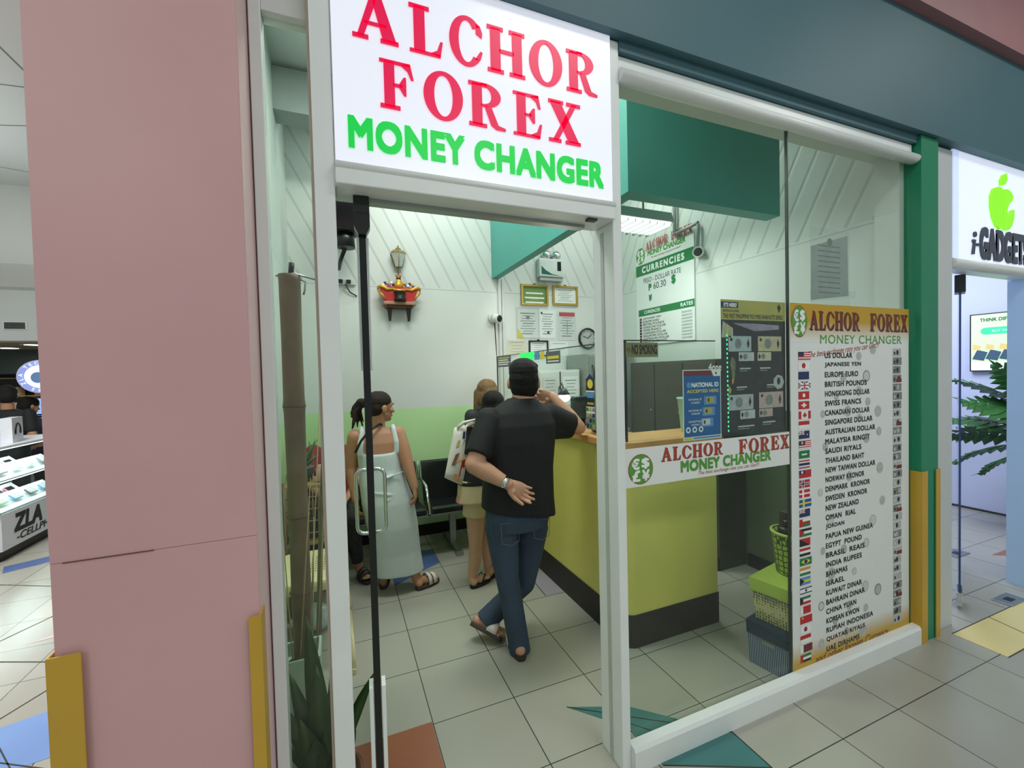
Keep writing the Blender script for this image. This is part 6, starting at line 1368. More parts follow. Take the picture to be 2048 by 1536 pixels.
# ---- man in the black T-shirt, seen from behind, leaning on the counter
org = Vector((0.95, 2.30, 0)); man = person('man in black t-shirt and jeans leaning on the yellow counter, hand behind his back', org)
hd = Head((1.032, 2.365, 1.548), -0.30, -0.02, 1.13)
shL, elL, wrL = Vector((0.792, 2.315, 1.328)), A(949, 930, 2.22), A(1016, 968, 2.135)
shR, elR = Vector((1.178, 2.335, 1.328)), Vector((1.405, 2.365, 1.243))
wrR = A(1104, 793, 2.47)
ankL, ankR = A(1038, 1290, 2.255), A(967, 1246, 2.45)
heelL, toeL = Vector((0.896, 2.168, 0.044)), Vector((0.925, 2.405, 0.044)); heelR, toeR = A(944, 1238, 2.475)+Vector((0.012, 0, 0.0)), Vector((0.862, 2.37, 0.046))
kneeL, kneeR = A(1014, 1150, 2.28), A(1048, 1165, 2.42); hipL, hipR = A(1003, 1052, 2.31), A(1064, 1052, 2.335)
b = MB(); hd.skin(b, SK1, (1.005, 2.335, 1.40), 0.058)
b.loft([vring((0.955, 2.315, 0.80), 0.17, 0.115), vring((0.958, 2.315, 0.95), 0.165, 0.12), vring((0.968, 2.32, 1.10), 0.17, 0.12), vring((0.98, 2.325, 1.25), 0.185, 0.115), vring((0.99, 2.33, 1.36), 0.17, 0.085), vring((1.0, 2.335, 1.42), 0.07, 0.055)], SK1)
b.chain([shL, elL, wrL], [0.060, 0.051, 0.031], SK1, 16); b.chain([elL, elL.lerp(wrL, 0.35), wrL], [0.050, 0.050, 0.031], SK1, 16)
b.chain([shR, elR], [0.060, 0.046], SK1, 16); b.chain([elR, elR.lerp(wrR, 0.35), wrR], [0.046, 0.049, 0.031], SK1, 16)
hand(b, wrL, (A(1078, 1002, 2.11)-wrL), (0.05, -1, 0.15), 1, SK1, 0.62, 1.08, 0.45, 0.04)
hand(b, wrR, hd.p(-0.01, 0.12, -0.055)-wrR, (-0.2, -0.75, -0.1), -1, SK1, 0.9, 1.0, 0.5)
b.chain([hipL, kneeL, ankL], [0.085, 0.058, 0.038], SK1, 14); b.chain([hipR, kneeR, ankR], [0.085, 0.058, 0.038], SK1, 14)
foot(b, ankL+Vector((0, 0.0, 0.0)), heelL, toeL, SK1, 1.0); foot(b, ankR, heelR, toeR, SK1, 1.0)
fuse(b, 'body', SK1, 0.0042, man, 3, org)
hd.face(man, org)
b = MB(); b.ell(hd.p(0, -0.012, 0.050), (0.088, 0.110, 0.086), HAIR_B, 20, hd.R); b.ell(hd.p(0, -0.034, -0.022), (0.086, 0.080, 0.090), HAIR_B, 18, hd.R); b.ell(hd.p(0, 0.02, 0.085), (0.076, 0.080, 0.046), HAIR_B, 16, hd.R); b.ell(hd.p(0, -0.024, 0.012), (0.0895, 0.099, 0.090), HAIR_B, 20, hd.R)
rnd = random.Random(2)
for k in range(220):
    u_ = rnd.uniform(-1, 1); v_ = rnd.uniform(-1, 1)
    if u_*u_+v_*v_ > 1: continue
    z_ = 0.062*math.sqrt(1-0.9*(u_*u_+v_*v_))+0.055; p_ = hd.p(0.074*u_, 0.088*v_-0.004, z_-0.012); b.cap(p_, hd.p(0.078*u_+0.004, 0.094*v_+0.008, z_+0.005), 0.006, 0.003, HAIR_B, 6)
fuse(b, 'hair', HAIR_B, 0.0042, man, 1, org)
b = MB(); tl = (-0.17, 0)
b.loft([vring((0.958, 2.31, 0.795), 0.220, 0.152, 0, 28, 2.5, tl), vring((0.957, 2.31, 0.90), 0.212, 0.150, 0, 28, 2.5, (-0.08, 0)), vring((0.966, 2.315, 1.05), 0.206, 0.146, 0, 28, 2.5), vring((0.978, 2.32, 1.20), 0.214, 0.146, 0, 28, 2.5), vring((0.985, 2.325, 1.30), 0.218, 0.136, 0, 28, 2.5), vring((0.988, 2.327, 1.37), 0.196, 0.108, 0, 28, 2.4), vring((0.995, 2.332, 1.412), 0.140, 0.088, 0, 28, 2.1), vring((1.004, 2.337, 1.450), 0.082, 0.076, 0, 28, 2.0)], TEE); b.chain([Vector((0.86, 2.325, 1.345)), Vector((0.97, 2.33, 1.405))], [0.06, 0.06], TEE); b.chain([Vector((1.13, 2.33, 1.345)), Vector((1.04, 2.335, 1.405))], [0.06, 0.06], TEE)
sl = shL.lerp(elL, 0.80); b.cap(shL, shL+Vector((0, 0, -0.01)), 0.083, 0.083, TEE, 18); b.cyl(shL+Vector((0.01, 0, 0.01)), sl, 0.082, 0.074, TEE, 20)
sl = shR.lerp(elR, 0.74); b.cap(shR, shR+Vector((0.01, 0, -0.01)), 0.084, 0.084, TEE, 18); b.cyl(shR+Vector((-0.02, 0, 0.012)), sl, 0.086, 0.073, TEE, 20)
b.cap(Vector((1.10, 2.33, 1.28)), sl+Vector((-0.03, 0, -0.03)), 0.09, 0.055, TEE, 16)
fuse(b, 'shirt', TEE, 0.0065, man, 4, org)
b = MB()
b.loft([vring((0.945, 2.315, 0.70), 0.185, 0.125), vring((0.95, 2.312, 0.76), 0.192, 0.135), vring((0.955, 2.312, 0.86), 0.186, 0.130)], DENIM)
b.chain([hipL, hipL.lerp(kneeL, 0.5), kneeL, kneeL.lerp(ankL, 0.45)], [0.098, 0.086, 0.068, 0.062], DENIM, 18); b.cyl(kneeL.lerp(ankL, 0.4), ankL+Vector((0, -0.018, -0.030)), 0.064, 0.060, DENIM, 18)
b.chain([hipR, hipR.lerp(kneeR, 0.5), kneeR, kneeR.lerp(ankR, 0.4)], [0.098, 0.086, 0.068, 0.060], DENIM, 18); b.cyl(kneeR.lerp(ankR, 0.35), kneeR.lerp(ankR, 0.97), 0.063, 0.066, DENIM, 18)
for c in (kneeL.lerp(ankL, 0.82), kneeL.lerp(ankL, 0.62)): b.ell(c, (0.060, 0.060, 0.018), DENIM, 14)
jn = fuse(b, 'jeans', DENIM, 0.006, man, 3, org)
b = MB()
STIT = mat('denim_seam', (96, 118, 142), 0.8)
for x0, x1, zt_, zb_ in ((0.80, 0.915, 0.775, 0.645), (0.995, 1.10, 0.765, 0.645)):
    for p, q in (((x0, zt_), (x1, zt_-0.004)), ((x0, zt_), (x0+0.006, zb_+0.02)), ((x1, zt_), (x1-0.006, zb_+0.02)), ((x0+0.006, zb_+0.02), ((x0+x1)/2, zb_)), ((x1-0.006, zb_+0.02), ((x0+x1)/2, zb_))):
        yb_ = 2.192
        b.tube([Vector((p[0], yb_, p[1]))-org, Vector((q[0], yb_, q[1]))-org], 0.0016, STIT, 5)
b.done('pocket_stitching', man)
sandal(heelL, toeL, man, org, w=0.047); sandal(heelR, toeR, man, org, up=(0.55, 0.3, 0.78), w=0.045)
wd_ = (wrL-elL).normalized(); b = MB(); u_, v_ = frame(wd_); c = wrL-wd_*0.018-org
b.loft([[c+wd_*o+u_*((0.035+e)*math.cos(2*PI*k/20))+v_*((0.031+e)*math.sin(2*PI*k/20)) for k in range(20)] for o, e in ((-0.012, 0), (-0.012, 0.005), (0.012, 0.005), (0.012, 0))], CHROME, False); b.done('wristwatch', man)

# ---- woman in the long mint dress
org = Vector((0.36, 3.28, 0)); w1_ = person('woman in long sleeveless pale mint dress turning her head towards the counter', org)
hd = Head((0.283, 3.285, 1.372), -1.15, -0.05, 0.98)
sL, eL, rL = Vector((0.105, 3.30, 1.165)), A(701, 935, 3.34), A(711, 998, 3.28)
sR, eR, rR = Vector((0.400, 3.28, 1.170)), A(814, 925, 3.21), A(829, 974, 3.15)
b = MB(); hd.skin(b, SK2, (0.262, 3.285, 1.20), 0.050)
b.loft([vring((0.30, 3.28, 0.70), 0.165, 0.12), vring((0.275, 3.28, 0.90), 0.142, 0.105), vring((0.265, 3.28, 1.02), 0.140, 0.105), vring((0.257, 3.285, 1.12), 0.150, 0.100), vring((0.255, 3.287, 1.185), 0.135, 0.078), vring((0.26, 3.287, 1.225), 0.06, 0.055)], SK2)
b.chain([sL, eL, rL], [0.056, 0.045, 0.028], SK2, 16); b.chain([sR, sR.lerp(eR, 0.5), eR, rR], [0.058, 0.057, 0.046, 0.028], SK2, 16)
hand(b, rR, (0.10, -0.05, -1), (-0.9, 0.3, 0), 1, SK2, 0.7, 0.92, 0.4); hand(b, rL, (0.1, 0.0, -1), (0.9, 0.2, 0), -1, SK2, 0.5, 0.92, 0.4)
aL, aR = Vector((0.268, 3.345, 0.065)), Vector((0.500, 3.235, 0.07))
b.chain([Vector((0.27, 3.29, 0.65)), Vector((0.27, 3.31, 0.36)), aL], [0.085, 0.055, 0.032], SK2, 14); b.chain([Vector((0.39, 3.27, 0.65)), Vector((0.425, 3.262, 0.36)), Vector((0.47, 3.25, 0.20)), aR], [0.085, 0.055, 0.047, 0.033], SK2, 14)
hL, tL, hR, tR = Vector((0.266, 3.325, 0.046)), Vector((0.30, 3.52, 0.046)), Vector((0.495, 3.205, 0.046)), Vector((0.668, 3.295, 0.046))
foot(b, aL, hL, tL, SK2, 0.95); foot(b, aR, hR, tR, SK2, 0.95)
fuse(b, 'body', SK2, 0.0055, w1_, 3, org); hd.face(w1_, org, HAIR_D)
b = MB(); b.ell(hd.p(0, -0.016, 0.042), (0.080, 0.098, 0.082), HAIR_D, 20, hd.R); b.ell(hd.p(0, -0.045, 0.0), (0.076, 0.062, 0.070), HAIR_D, 18, hd.R)
bun = A(722, 806, 3.30); b.cap(hd.p(0, -0.085, 0.03), bun, 0.030, 0.036, HAIR_D)
rnd = random.Random(9)
for k in range(12):
    e = bun+Vector((rnd.uniform(-0.075, 0.02), rnd.uniform(-0.05, 0.05), rnd.uniform(-0.19, -0.06))); b.chain([bun+Vector((rnd.uniform(-0.02, 0.02), rnd.uniform(-0.02, 0.02), 0.01)), bun.lerp(e, 0.5)+Vector((-0.015, 0, 0.01)), e], [0.016, 0.012, 0.005], HAIR_D, 8)
fuse(b, 'hair', HAIR_D, 0.0055, w1_, 2, org)
MB().ell(hd.p(0.082, 0.0, -0.045)-org, (0.004, 0.006, 0.007), CHROME, 8).done('earring', w1_)
b = MB()
b.loft([vring((0.380, 3.28, 0.138), 0.182, 0.118, 0, 32, 2.3, (-0.03, 0)), vring((0.362, 3.28, 0.30), 0.178, 0.125, 0, 32, 2.2), vring((0.345, 3.275, 0.50), 0.180, 0.145, 0, 32, 2.2), vring((0.315, 3.275, 0.68), 0.185, 0.145, 0, 32, 2.3), vring((0.285, 3.275, 0.82), 0.166, 0.128, 0, 32, 2.3), vring((0.272, 3.278, 0.92), 0.152, 0.116, 0, 32, 2.3), vring((0.265, 3.28, 1.00), 0.151, 0.116, 0, 32, 2.3), vring((0.262, 3.28, 1.06), 0.150, 0.114, 0, 32, 2.3, (0, 0.25)), vring((0.262, 3.28, 1.075), 0.144, 0.108, 0, 32, 2.3, (0, 0.3))], MINT)
for sg, x0, xm in ((-1, 0.128, 0.150), (1, 0.385, 0.368)):
    b.chain([Vector((x0-sg*0.004, 3.215, 1.05)), Vector((x0-sg*0.006, 3.215, 1.12)), Vector((xm, 3.245, 1.205)), Vector((xm, 3.29, 1.225)), Vector((xm, 3.345, 1.185)), Vector((x0, 3.375, 1.08))], [0.024, 0.022, 0.019, 0.019, 0.020, 0.024], MINT, 10)
for k, (z0, sg) in enumerate(((0.78, 1), (0.70, -1), (0.60, 1), (0.86, -1))): b.tube([(0.20+0.03*k, 3.150, z0), (0.30, 3.138, z0-0.02*sg), (0.42, 3.165, z0-0.05*sg)], [0.004, 0.010, 0.004], MINT, 8)
fuse(b, 'dress', MINT, 0.0060, w1_, 3, org)
b = MB(); b.tube([A(760, 848, 3.215)-org, A(738, 862, 3.165)-org, A(722, 882, 3.160)-org, A(711, 905, 3.18)-org], 0.0085, BLACK, 8); b.tube([A(760, 848, 3.215)-org, Vector((0.31, 3.30, 1.225))-org, Vector((0.30, 3.38, 1.16))-org], 0.0085, BLACK, 8); b.done('bag_strap', w1_)
sandal(hL, tL, w1_, org, w=0.043, kind='two'); sandal(hR, tR, w1_, org, w=0.043, kind='two')

# ---- woman in beige shorts carrying the tote
org = Vector((0.93, 3.06, 0)); w2 = person('woman in black top and beige shorts carrying a tote, half hidden by the man', org)
hd = Head((1.095, 3.09, 1.345), -0.75, -0.15, 0.98)
b = MB(); hd.skin(b, SK3, (1.06, 3.08, 1.18), 0.048)
sL, eL, rL = Vector((0.90, 3.06, 1.18)), Vector((0.86, 3.02, 0.95)), Vector((0.97, 3.16, 0.84)); sR, eR, rR = Vector((1.20, 3.12, 1.17)), Vector((1.26, 3.16, 0.96)), Vector((1.34, 3.30, 1.10))
aL, aR = Vector((0.885, 3.085, 0.07)), Vector((1.04, 3.17, 0.07))
b.loft([vring((0.93, 3.06, 0.66), 0.155, 0.115), vring((0.96, 3.06, 0.82), 0.140, 0.105), vring((1.0, 3.07, 0.97), 0.135, 0.10), vring((1.04, 3.08, 1.10), 0.150, 0.10), vring((1.05, 3.08, 1.18), 0.125, 0.075), vring((1.055, 3.08, 1.21), 0.06, 0.05)], SK3)
b.chain([sL, eL, rL], [0.046, 0.038, 0.025], SK3); b.chain([sR, eR, rR], [0.046, 0.038, 0.025], SK3); hand(b, rL, (0.6, 0.7, 0.1), (-0.2, 0.3, -0.9), 1, SK3, 0.6, 0.9); hand(b, rR, (0.5, 0.8, 0.1), (-0.2, 0.3, -0.9), -1, SK3, 0.5, 0.9)
b.chain([A(950, 1010, 3.05), A(951, 1060, 3.05), A(951, 1085, 3.05), A(950, 1120, 3.08), aL], [0.076, 0.062, 0.050, 0.050, 0.030], SK3, 16)
b.chain([Vector((1.01, 3.09, 0.62)), Vector((1.03, 3.13, 0.36)), Vector((1.035, 3.16, 0.24)), aR], [0.076, 0.050, 0.049, 0.030], SK3, 16)
hL, tL, hR, tR = Vector((0.875, 3.06, 0.040)), Vector((1.035, 3.135, 0.040)), Vector((1.03, 3.145, 0.040)), Vector((1.17, 3.24, 0.040))
foot(b, aL, hL, tL, SK3, 0.9); foot(b, aR, hR, tR, SK3, 0.9)
fuse(b, 'body', SK3, 0.0058, w2, 3, org); hd.face(w2, org)
b = MB(); b.ell(hd.p(0, -0.014, 0.042), (0.084, 0.102, 0.086), HAIR_B, 20, hd.R); b.ell(hd.p(0, -0.045, -0.03), (0.086, 0.066, 0.11), HAIR_B, 18, hd.R); b.cap(hd.p(-0.03, -0.06, -0.06), hd.p(-0.03, -0.07, -0.15), 0.06, 0.04, HAIR_B)
fuse(b, 'hair', HAIR_B, 0.006, w2, 3, org)
b = MB(); b.loft([vring((0.95, 3.06, 0.79), 0.160, 0.122), vring((0.965, 3.06, 0.85), 0.155, 0.118), vring((1.0, 3.07, 1.0), 0.150, 0.114), vring((1.04, 3.08, 1.12), 0.160, 0.110), vring((1.05, 3.08, 1.185), 0.132, 0.082), vring((1.055, 3.08, 1.215), 0.066, 0.056)], TEE)
b.cyl(sL+Vector((0.02, 0, 0.02)), sL.lerp(eL, 0.75), 0.066, 0.056, TEE); b.cyl(sR+Vector((-0.02, 0, 0.02)), sR.lerp(eR, 0.75), 0.066, 0.056, TEE); fuse(b, 'top', TEE, 0.0065, w2, 3, org)
KHAKI = mat('beige_cotton', (206, 190, 150), 0.8, noise=0.06, scale=8, bump=0.2, bscale=20)
b = MB(); b.loft([vring((0.935, 3.06, 0.66), 0.150, 0.120), vring((0.945, 3.06, 0.83), 0.146, 0.116)], KHAKI); c0_, c1_ = A(950, 985, 3.05), A(948, 1031, 3.05); b.cyl(c0_+Vector((0.01, 0, 0.03)), c1_, 0.088, 0.086, KHAKI, 20); b.cyl(Vector((1.01, 3.08, 0.68)), Vector((1.02, 3.10, 0.55)), 0.096, 0.092, KHAKI, 20); fuse(b, 'shorts', KHAKI, 0.0065, w2, 3, org)
sandal(hL, tL, w2, org, w=0.040, strap=BLACK, sole=mat('black_rubber', (26, 24, 24), 0.7), kind='flip', thick=0.02); sandal(hR, tR, w2, org, w=0.040, strap=BLACK, sole=mat('black_rubber', (0, 0, 0)), kind='flip', thick=0.02)
# the tote hangs from her shoulder
CANV = mat('white_canvas', (222, 218, 210), 0.8, noise=0.04, scale=12); REDC = mat('red_canvas', (196, 36, 34), 0.7); PEACH = mat('peach_print', (226, 170, 124), 0.7); TANP = mat('brown_print', (134, 96, 70), 0.7)
tl_, tr_, bl_, br_ = A(912, 858, 3.0), A(942, 852, 3.02), A(892, 958, 2.96), A(937, 977, 2.99)
t = thing('tote_bag', 'white tote bag with peach, brown and red patches hanging at a shoulder', 'bag', (0.78, 3.0, bl_.z))
O = Vector((0.78, 3.0, bl_.z)); dY = Vector((-0.02, 0.10, 0)); back = Vector((0.0, 0.07, 0.0))
def lp(u, v, k=0.0):
    p = (tl_*(1-u)+tr_*u)*v+(bl_*(1-u)+br_*u)*(1-v); return p+back*k
b = MB(); NN = 8
rings = []
for j in range(NN+1):
    v = j/NN; bul = 0.4+0.6*math.sin(PI*(0.15+0.75*(1-v))); r = []
    for k in range(20):
        a = 2*PI*k/20; u = 0.5+0.5*math.cos(a); r.append(lp(u, v)+Vector((0, 1, 0))*(0.055*bul*math.sin(a)+0.05)-O)
    rings.append(r)
b.loft(rings, CANV); b.done('body', t)
b = MB()
def patch(us, m, e=0.0):
    for k in range(len(us)-2):
        pass
    P_ = []
    for u, v in us:
        bul = 0.4+0.6*math.sin(PI*(0.15+0.75*(1-v))); a = math.acos(max(-1, min(1, 2*u-1))); P_.append(lp(u, v)+Vector((0, 1, 0))*(-0.055*bul*abs(math.sin(a))+0.05-0.004-e)-O)
    b.poly(P_, m)
patch([(0.52, 0.04), (0.985, 0.02), (0.985, 0.52), (0.80, 0.46), (0.60, 0.42)], REDC); patch([(0.32, 0.36), (0.60, 0.44), (0.82, 0.80), (0.60, 0.76)], PEACH); patch([(0.30, 0.04), (0.60, 0.02), (0.60, 0.14), (0.34, 0.16)], PEACH); patch([(0.14, 0.28), (0.30, 0.3), (0.42, 0.55), (0.24, 0.5)], TANP); patch([(0.50, 0.80), (0.66, 0.80), (0.66, 0.92), (0.52, 0.92)], P_NAVY); patch([(0.2, 0.62), (0.34, 0.66), (0.40, 0.78), (0.26, 0.76)], P_OLIVE)
b.done('patch_print', t)
for k in range(2):
    s0, s1 = lp(0.15+0.1*k, 1.0)+Vector((0, 0.02+0.06*k, 0)), lp(0.9, 1.0)+Vector((0, 0.02+0.06*k, 0)); topp = Vector((0.915, 2.985+0.03*k, 1.268-0.005*k))
    MB().tube([s0-O, s0.lerp(topp, 0.5)+Vector((-0.02, 0, 0.01))-O, topp-O, s1.lerp(topp, 0.5)+Vector((0.025, 0.0, 0))-O, s1-O], 0.009, CANV, 8).done('strap', t)

# ---- brown-haired woman farther along the counter
org = Vector((1.20, 3.56, 0)); w3 = person('woman with light brown bob and dark jacket farthest along the counter', org)
hd = Head((1.215, 3.58, 1.425), -0.9, -0.1, 1.03)
b = MB(); hd.skin(b, SK3, (1.20, 3.57, 1.26), 0.048)
b.loft([vring((1.20, 3.56, 0.66), 0.15, 0.115), vring((1.20, 3.56, 0.90), 0.135, 0.10), vring((1.20, 3.565, 1.15), 0.155, 0.10), vring((1.20, 3.57, 1.25), 0.13, 0.075), vring((1.20, 3.57, 1.29), 0.055, 0.05)], SK3)
sL, eL, rL = Vector((1.05, 3.53, 1.24)), Vector((1.02, 3.48, 1.0)), Vector((1.16, 3.62, 0.95)); sR, eR, rR = Vector((1.33, 3.61, 1.24)), Vector((1.38, 3.68, 1.12)), Vector((1.40, 3.78, 1.235))
b.chain([sL, eL, rL], [0.046, 0.038, 0.025], SK3); b.chain([sR, eR, rR], [0.046, 0.038, 0.025], SK3); hand(b, rL, (0.7, 0.6, 0.1), (0, 0, -1), 1, SK3, 0.5, 0.9); hand(b, rR, (-0.1, 1.0, 0.0), (0, 0, -1), -1, SK3, 0.3, 0.9)
aL, aR = Vector((1.14, 3.60, 0.07)), Vector((1.26, 3.57, 0.07))
b.chain([Vector((1.13, 3.56, 0.64)), Vector((1.14, 3.58, 0.36)), aL], [0.08, 0.052, 0.030], SK3); b.chain([Vector((1.27, 3.56, 0.64)), Vector((1.27, 3.57, 0.36)), aR], [0.08, 0.052, 0.030], SK3)
hL, tL, hR, tR = Vector((1.12, 3.58, 0.04)), Vector((1.22, 3.74, 0.04)), Vector((1.24, 3.55, 0.04)), Vector((1.36, 3.69, 0.04)); foot(b, aL, hL, tL, SK3, 0.9); foot(b, aR, hR, tR, SK3, 0.9)
fuse(b, 'body', SK3, 0.0065, w3, 3, org); hd.face(w3, org, HAIR_L)
b = MB(); b.ell(hd.p(0, -0.010, 0.042), (0.085, 0.104, 0.088), HAIR_L, 20, hd.R); b.ell(hd.p(0, -0.040, -0.03), (0.090, 0.072, 0.11), HAIR_L, 18, hd.R)
for sg in (-1, 1): b.cap(hd.p(sg*0.075, -0.01, 0.02), hd.p(sg*0.086, 0.0, -0.12), 0.032, 0.028, HAIR_L); b.cap(hd.p(sg*0.05, -0.06, 0.0), hd.p(sg*0.055, -0.065, -0.13), 0.045, 0.036, HAIR_L)
fuse(b, 'hair', HAIR_L, 0.006, w3, 3, org)
JKT = mat('charcoal_jacket', (36, 40, 42), 0.7, noise=0.15, scale=12)
b = MB(); b.loft([vring((1.20, 3.56, 0.68), 0.168, 0.13), vring((1.20, 3.56, 0.95), 0.152, 0.115), vring((1.20, 3.565, 1.16), 0.170, 0.115), vring((1.20, 3.57, 1.255), 0.145, 0.09), vring((1.20, 3.57, 1.30), 0.072, 0.062)], JKT); b.cap(Vector((1.13, 3.53, 1.29)), Vector((1.27, 3.53, 1.29)), 0.035, 0.035, JKT)
for s_, e_, r_ in ((sL, eL, rL), (sR, eR, rR)): b.chain([s_, e_], [0.062, 0.052], JKT); b.cyl(e_, e_.lerp(r_, 0.85), 0.050, 0.040, JKT)
fuse(b, 'jacket', JKT, 0.007, w3, 3, org)
b = MB(); b.loft([vring((1.20, 3.56, 0.66), 0.16, 0.125), vring((1.20, 3.56, 0.74), 0.155, 0.12)], TEE)
for x_ in (1.13, 1.27): b.cyl((x_, 3.56, 0.66), (x_+0.005, 3.57, 0.42), 0.09, 0.072, TEE)
fuse(b, 'shorts', TEE, 0.007, w3, 3, org)
sandal(hL, tL, w3, org, w=0.040, kind='slide', strap=BLACK); sandal(hR, tR, w3, org, w=0.040, kind='slide', strap=BLACK)

# ---- seated person mostly hidden by the post
org = Vector((-0.05, 3.95, 0)); sp_ = person('seated person in red top and patterned dark leggings partly hidden by the post', org)
hd = Head((-0.06, 3.97, 1.20), PI-0.2, 0.0, 0.96)
b = MB(); hd.skin(b, SK2, (-0.05, 3.98, 1.02), 0.047)
b.loft([vring((-0.05, 3.94, 0.475), 0.165, 0.125), vring((-0.05, 3.96, 0.62), 0.14, 0.10), vring((-0.05, 3.975, 0.78), 0.135, 0.10), vring((-0.05, 3.98, 0.92), 0.15, 0.095), vring((-0.05, 3.98, 1.0), 0.12, 0.07), vring((-0.05, 3.98, 1.03), 0.055, 0.05)], SK2)
kL, aL = Vector((0.055, 3.53, 0.49)), Vector((0.108, 3.60, 0.085)); kR, aR = Vector((-0.12, 3.53, 0.49)), Vector((-0.12, 3.66, 0.085))
b.chain([Vector((0.03, 3.93, 0.52)), kL, kL.lerp(aL, 0.35), aL], [0.085, 0.056, 0.054, 0.031], SK2, 14); b.chain([Vector((-0.13, 3.93, 0.52)), kR, kR.lerp(aR, 0.35), aR], [0.085, 0.056, 0.054, 0.031], SK2, 14)
sL, eL, rL = Vector((0.11, 3.97, 0.98)), Vector((0.15, 3.86, 0.76)), Vector((0.045, 3.70, 0.64)); sR, eR, rR = Vector((-0.21, 3.97, 0.98)), Vector((-0.25, 3.86, 0.76)), Vector((-0.13, 3.70, 0.64))
for s_, e_, r_, sd_ in ((sL, eL, rL, 1), (sR, eR, rR, -1)): b.chain([s_, e_, r_], [0.046, 0.038, 0.025], SK2); hand(b, r_, (-0.4*sd_, -0.8, -0.15), (0, 0, -1), -sd_, SK2, 0.5, 0.9)
hL, tL, hR, tR = Vector((0.108, 3.63, 0.046)), Vector((0.175, 3.46, 0.046)), Vector((-0.12, 3.68, 0.046)), Vector((-0.13, 3.50, 0.046)); foot(b, aL, hL, tL, SK2, 0.92); foot(b, aR, hR, tR, SK2, 0.92)
fuse(b, 'body', SK2, 0.0062, sp_, 3, org); hd.face(sp_, org)
b = MB(); b.ell(hd.p(0, -0.016, 0.042), (0.083, 0.100, 0.085), HAIR_B, 20, hd.R); b.ell(hd.p(0, -0.05, -0.04), (0.085, 0.06, 0.11), HAIR_B, 18, hd.R); fuse(b, 'hair', HAIR_B, 0.0065, sp_, 3, org)
REDT = mat('dark_red_cotton', (140, 40, 42), 0.8, noise=0.06); LEGG = mat('patterned_leggings', (40, 38, 38), 0.7, noise=0.75, scale=38)
b = MB(); b.loft([vring((-0.05, 3.94, 0.56), 0.165, 0.125), vring((-0.05, 3.965, 0.70), 0.150, 0.115), vring((-0.05, 3.98, 0.90), 0.162, 0.108), vring((-0.05, 3.98, 0.99), 0.132, 0.082), vring((-0.05, 3.98, 1.03), 0.066, 0.058)], REDT)
for s_, e_ in ((sL, eL), (sR, eR)): b.chain([s_, s_.lerp(e_, 0.6)], [0.062, 0.056], REDT)
fuse(b, 'top', REDT, 0.0065, sp_, 3, org)
b = MB(); b.loft([vring((-0.05, 3.94, 0.47), 0.17, 0.13), vring((-0.05, 3.94, 0.58), 0.16, 0.125)], LEGG)
for h_, k_, a_ in ((Vector((0.03, 3.93, 0.53)), kL, aL), (Vector((-0.13, 3.93, 0.53)), kR, aR)): b.chain([h_, k_], [0.092, 0.064], LEGG, 16); b.chain([k_, k_.lerp(a_, 0.4)], [0.064, 0.060], LEGG, 16); b.cyl(k_.lerp(a_, 0.4), k_.lerp(a_, 0.86), 0.060, 0.044, LEGG, 16)
fuse(b, 'leggings', LEGG, 0.0065, sp_, 2, org)
sandal(hL, tL, sp_, org, w=0.042, kind='two', strap=mat('dark_buckled_strap', (60, 56, 58), 0.4)); sandal(hR, tR, sp_, org, w=0.042, kind='two', strap=mat('dark_buckled_strap', (0, 0, 0)))

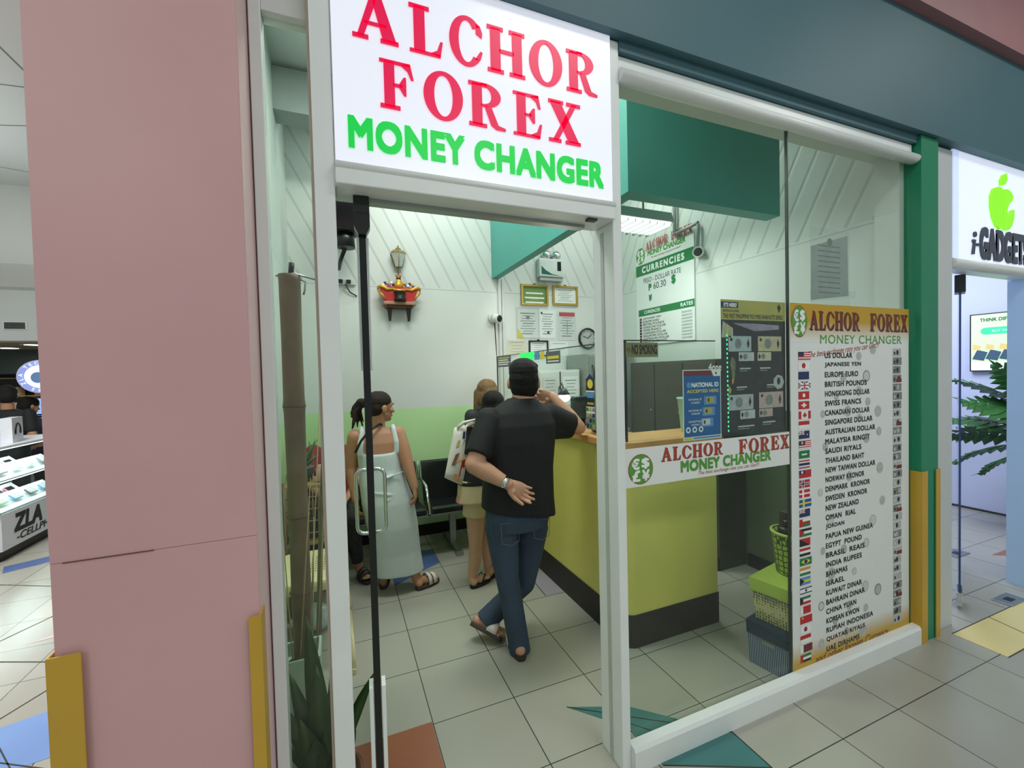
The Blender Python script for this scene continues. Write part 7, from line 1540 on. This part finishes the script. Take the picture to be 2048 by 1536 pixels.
# ---- two shop attendants far behind the kiosk
for i, (px, py, Y, lab) in enumerate(((14, 792, 6.9, 'person in dark top with bushy hair standing behind the phone kiosk'), (58, 812, 7.7, 'person in navy top bent over behind the kiosk laptop'))):
    q = A(px, py, Y); org = Vector((q.x, Y, 0)); pp = person(lab, org); hz = q.z
    hd = Head((q.x, Y, hz), (0.4, -0.6)[i], -0.2, 1.0); sh = hz-0.19
    b = MB(); hd.skin(b, SK2, (q.x, Y+0.0, sh+0.03))
    b.loft([vring((q.x, Y, sh-0.55), 0.16, 0.11), vring((q.x, Y, sh-0.30), 0.145, 0.10), vring((q.x, Y, sh-0.08), 0.165, 0.10), vring((q.x, Y, sh), 0.13, 0.07), vring((q.x, Y, sh+0.03), 0.05, 0.05)], SK2)
    for sd_ in (-1, 1):
        s_ = Vector((q.x+sd_*0.18, Y, sh-0.03)); e_ = s_+Vector((sd_*0.05, -0.05, -0.26)); r_ = e_+Vector((-sd_*0.02, -0.22, -0.02)); b.chain([s_, e_, r_], [0.048, 0.04, 0.027], SK2); hand(b, r_, (-0.2*sd_, -1, -0.1), (0, 0, -1), -sd_, SK2, 0.5, 0.95)
        b.chain([Vector((q.x+sd_*0.09, Y, sh-0.56)), Vector((q.x+sd_*0.09, Y-0.01, 0.44)), Vector((q.x+sd_*0.09, Y+0.01, 0.08))], [0.085, 0.056, 0.034], SK2); foot(b, Vector((q.x+sd_*0.09, Y+0.01, 0.07)), Vector((q.x+sd_*0.09, Y+0.03, 0.03)), Vector((q.x+sd_*0.10, Y-0.20, 0.03)), SK2)
    fuse(b, 'body', SK2, 0.008, pp, 3, org); hd.face(pp, org)
    b = MB(); b.ell(hd.p(0, -0.012, 0.045), (0.088, 0.106, 0.088), HAIR_B, 18, hd.R); b.ell(hd.p(0, -0.05, -0.01), (0.086, 0.065, 0.09), HAIR_B, 16, hd.R)
    if i == 0: b.ell(hd.p(0, -0.06, 0.06), (0.06, 0.05, 0.06), HAIR_B, 14)
    fuse(b, 'hair', HAIR_B, 0.008, pp, 2, org)
    m_ = (TEE, mat('navy_cotton', (30, 36, 56), 0.8))[i]
    b = MB(); b.loft([vring((q.x, Y, sh-0.58), 0.175, 0.125), vring((q.x, Y, sh-0.30), 0.16, 0.115), vring((q.x, Y, sh-0.08), 0.18, 0.115), vring((q.x, Y, sh+0.005), 0.145, 0.085), vring((q.x, Y, sh+0.035), 0.07, 0.06)], m_)
    for sd_ in (-1, 1): s_ = Vector((q.x+sd_*0.18, Y, sh-0.03)); b.chain([s_, s_+Vector((sd_*0.035, -0.035, -0.18))], [0.065, 0.058], m_)
    fuse(b, 'top', m_, 0.009, pp, 3, org)
    b = MB(); b.loft([vring((q.x, Y, sh-0.66), 0.17, 0.12), vring((q.x, Y, sh-0.54), 0.165, 0.12)], JKT)
    for sd_ in (-1, 1): b.chain([Vector((q.x+sd_*0.09, Y, sh-0.6)), Vector((q.x+sd_*0.09, Y-0.01, 0.44)), Vector((q.x+sd_*0.09, Y+0.01, 0.12))], [0.098, 0.07, 0.056], JKT)
    fuse(b, 'trousers', JKT, 0.009, pp, 2, org)
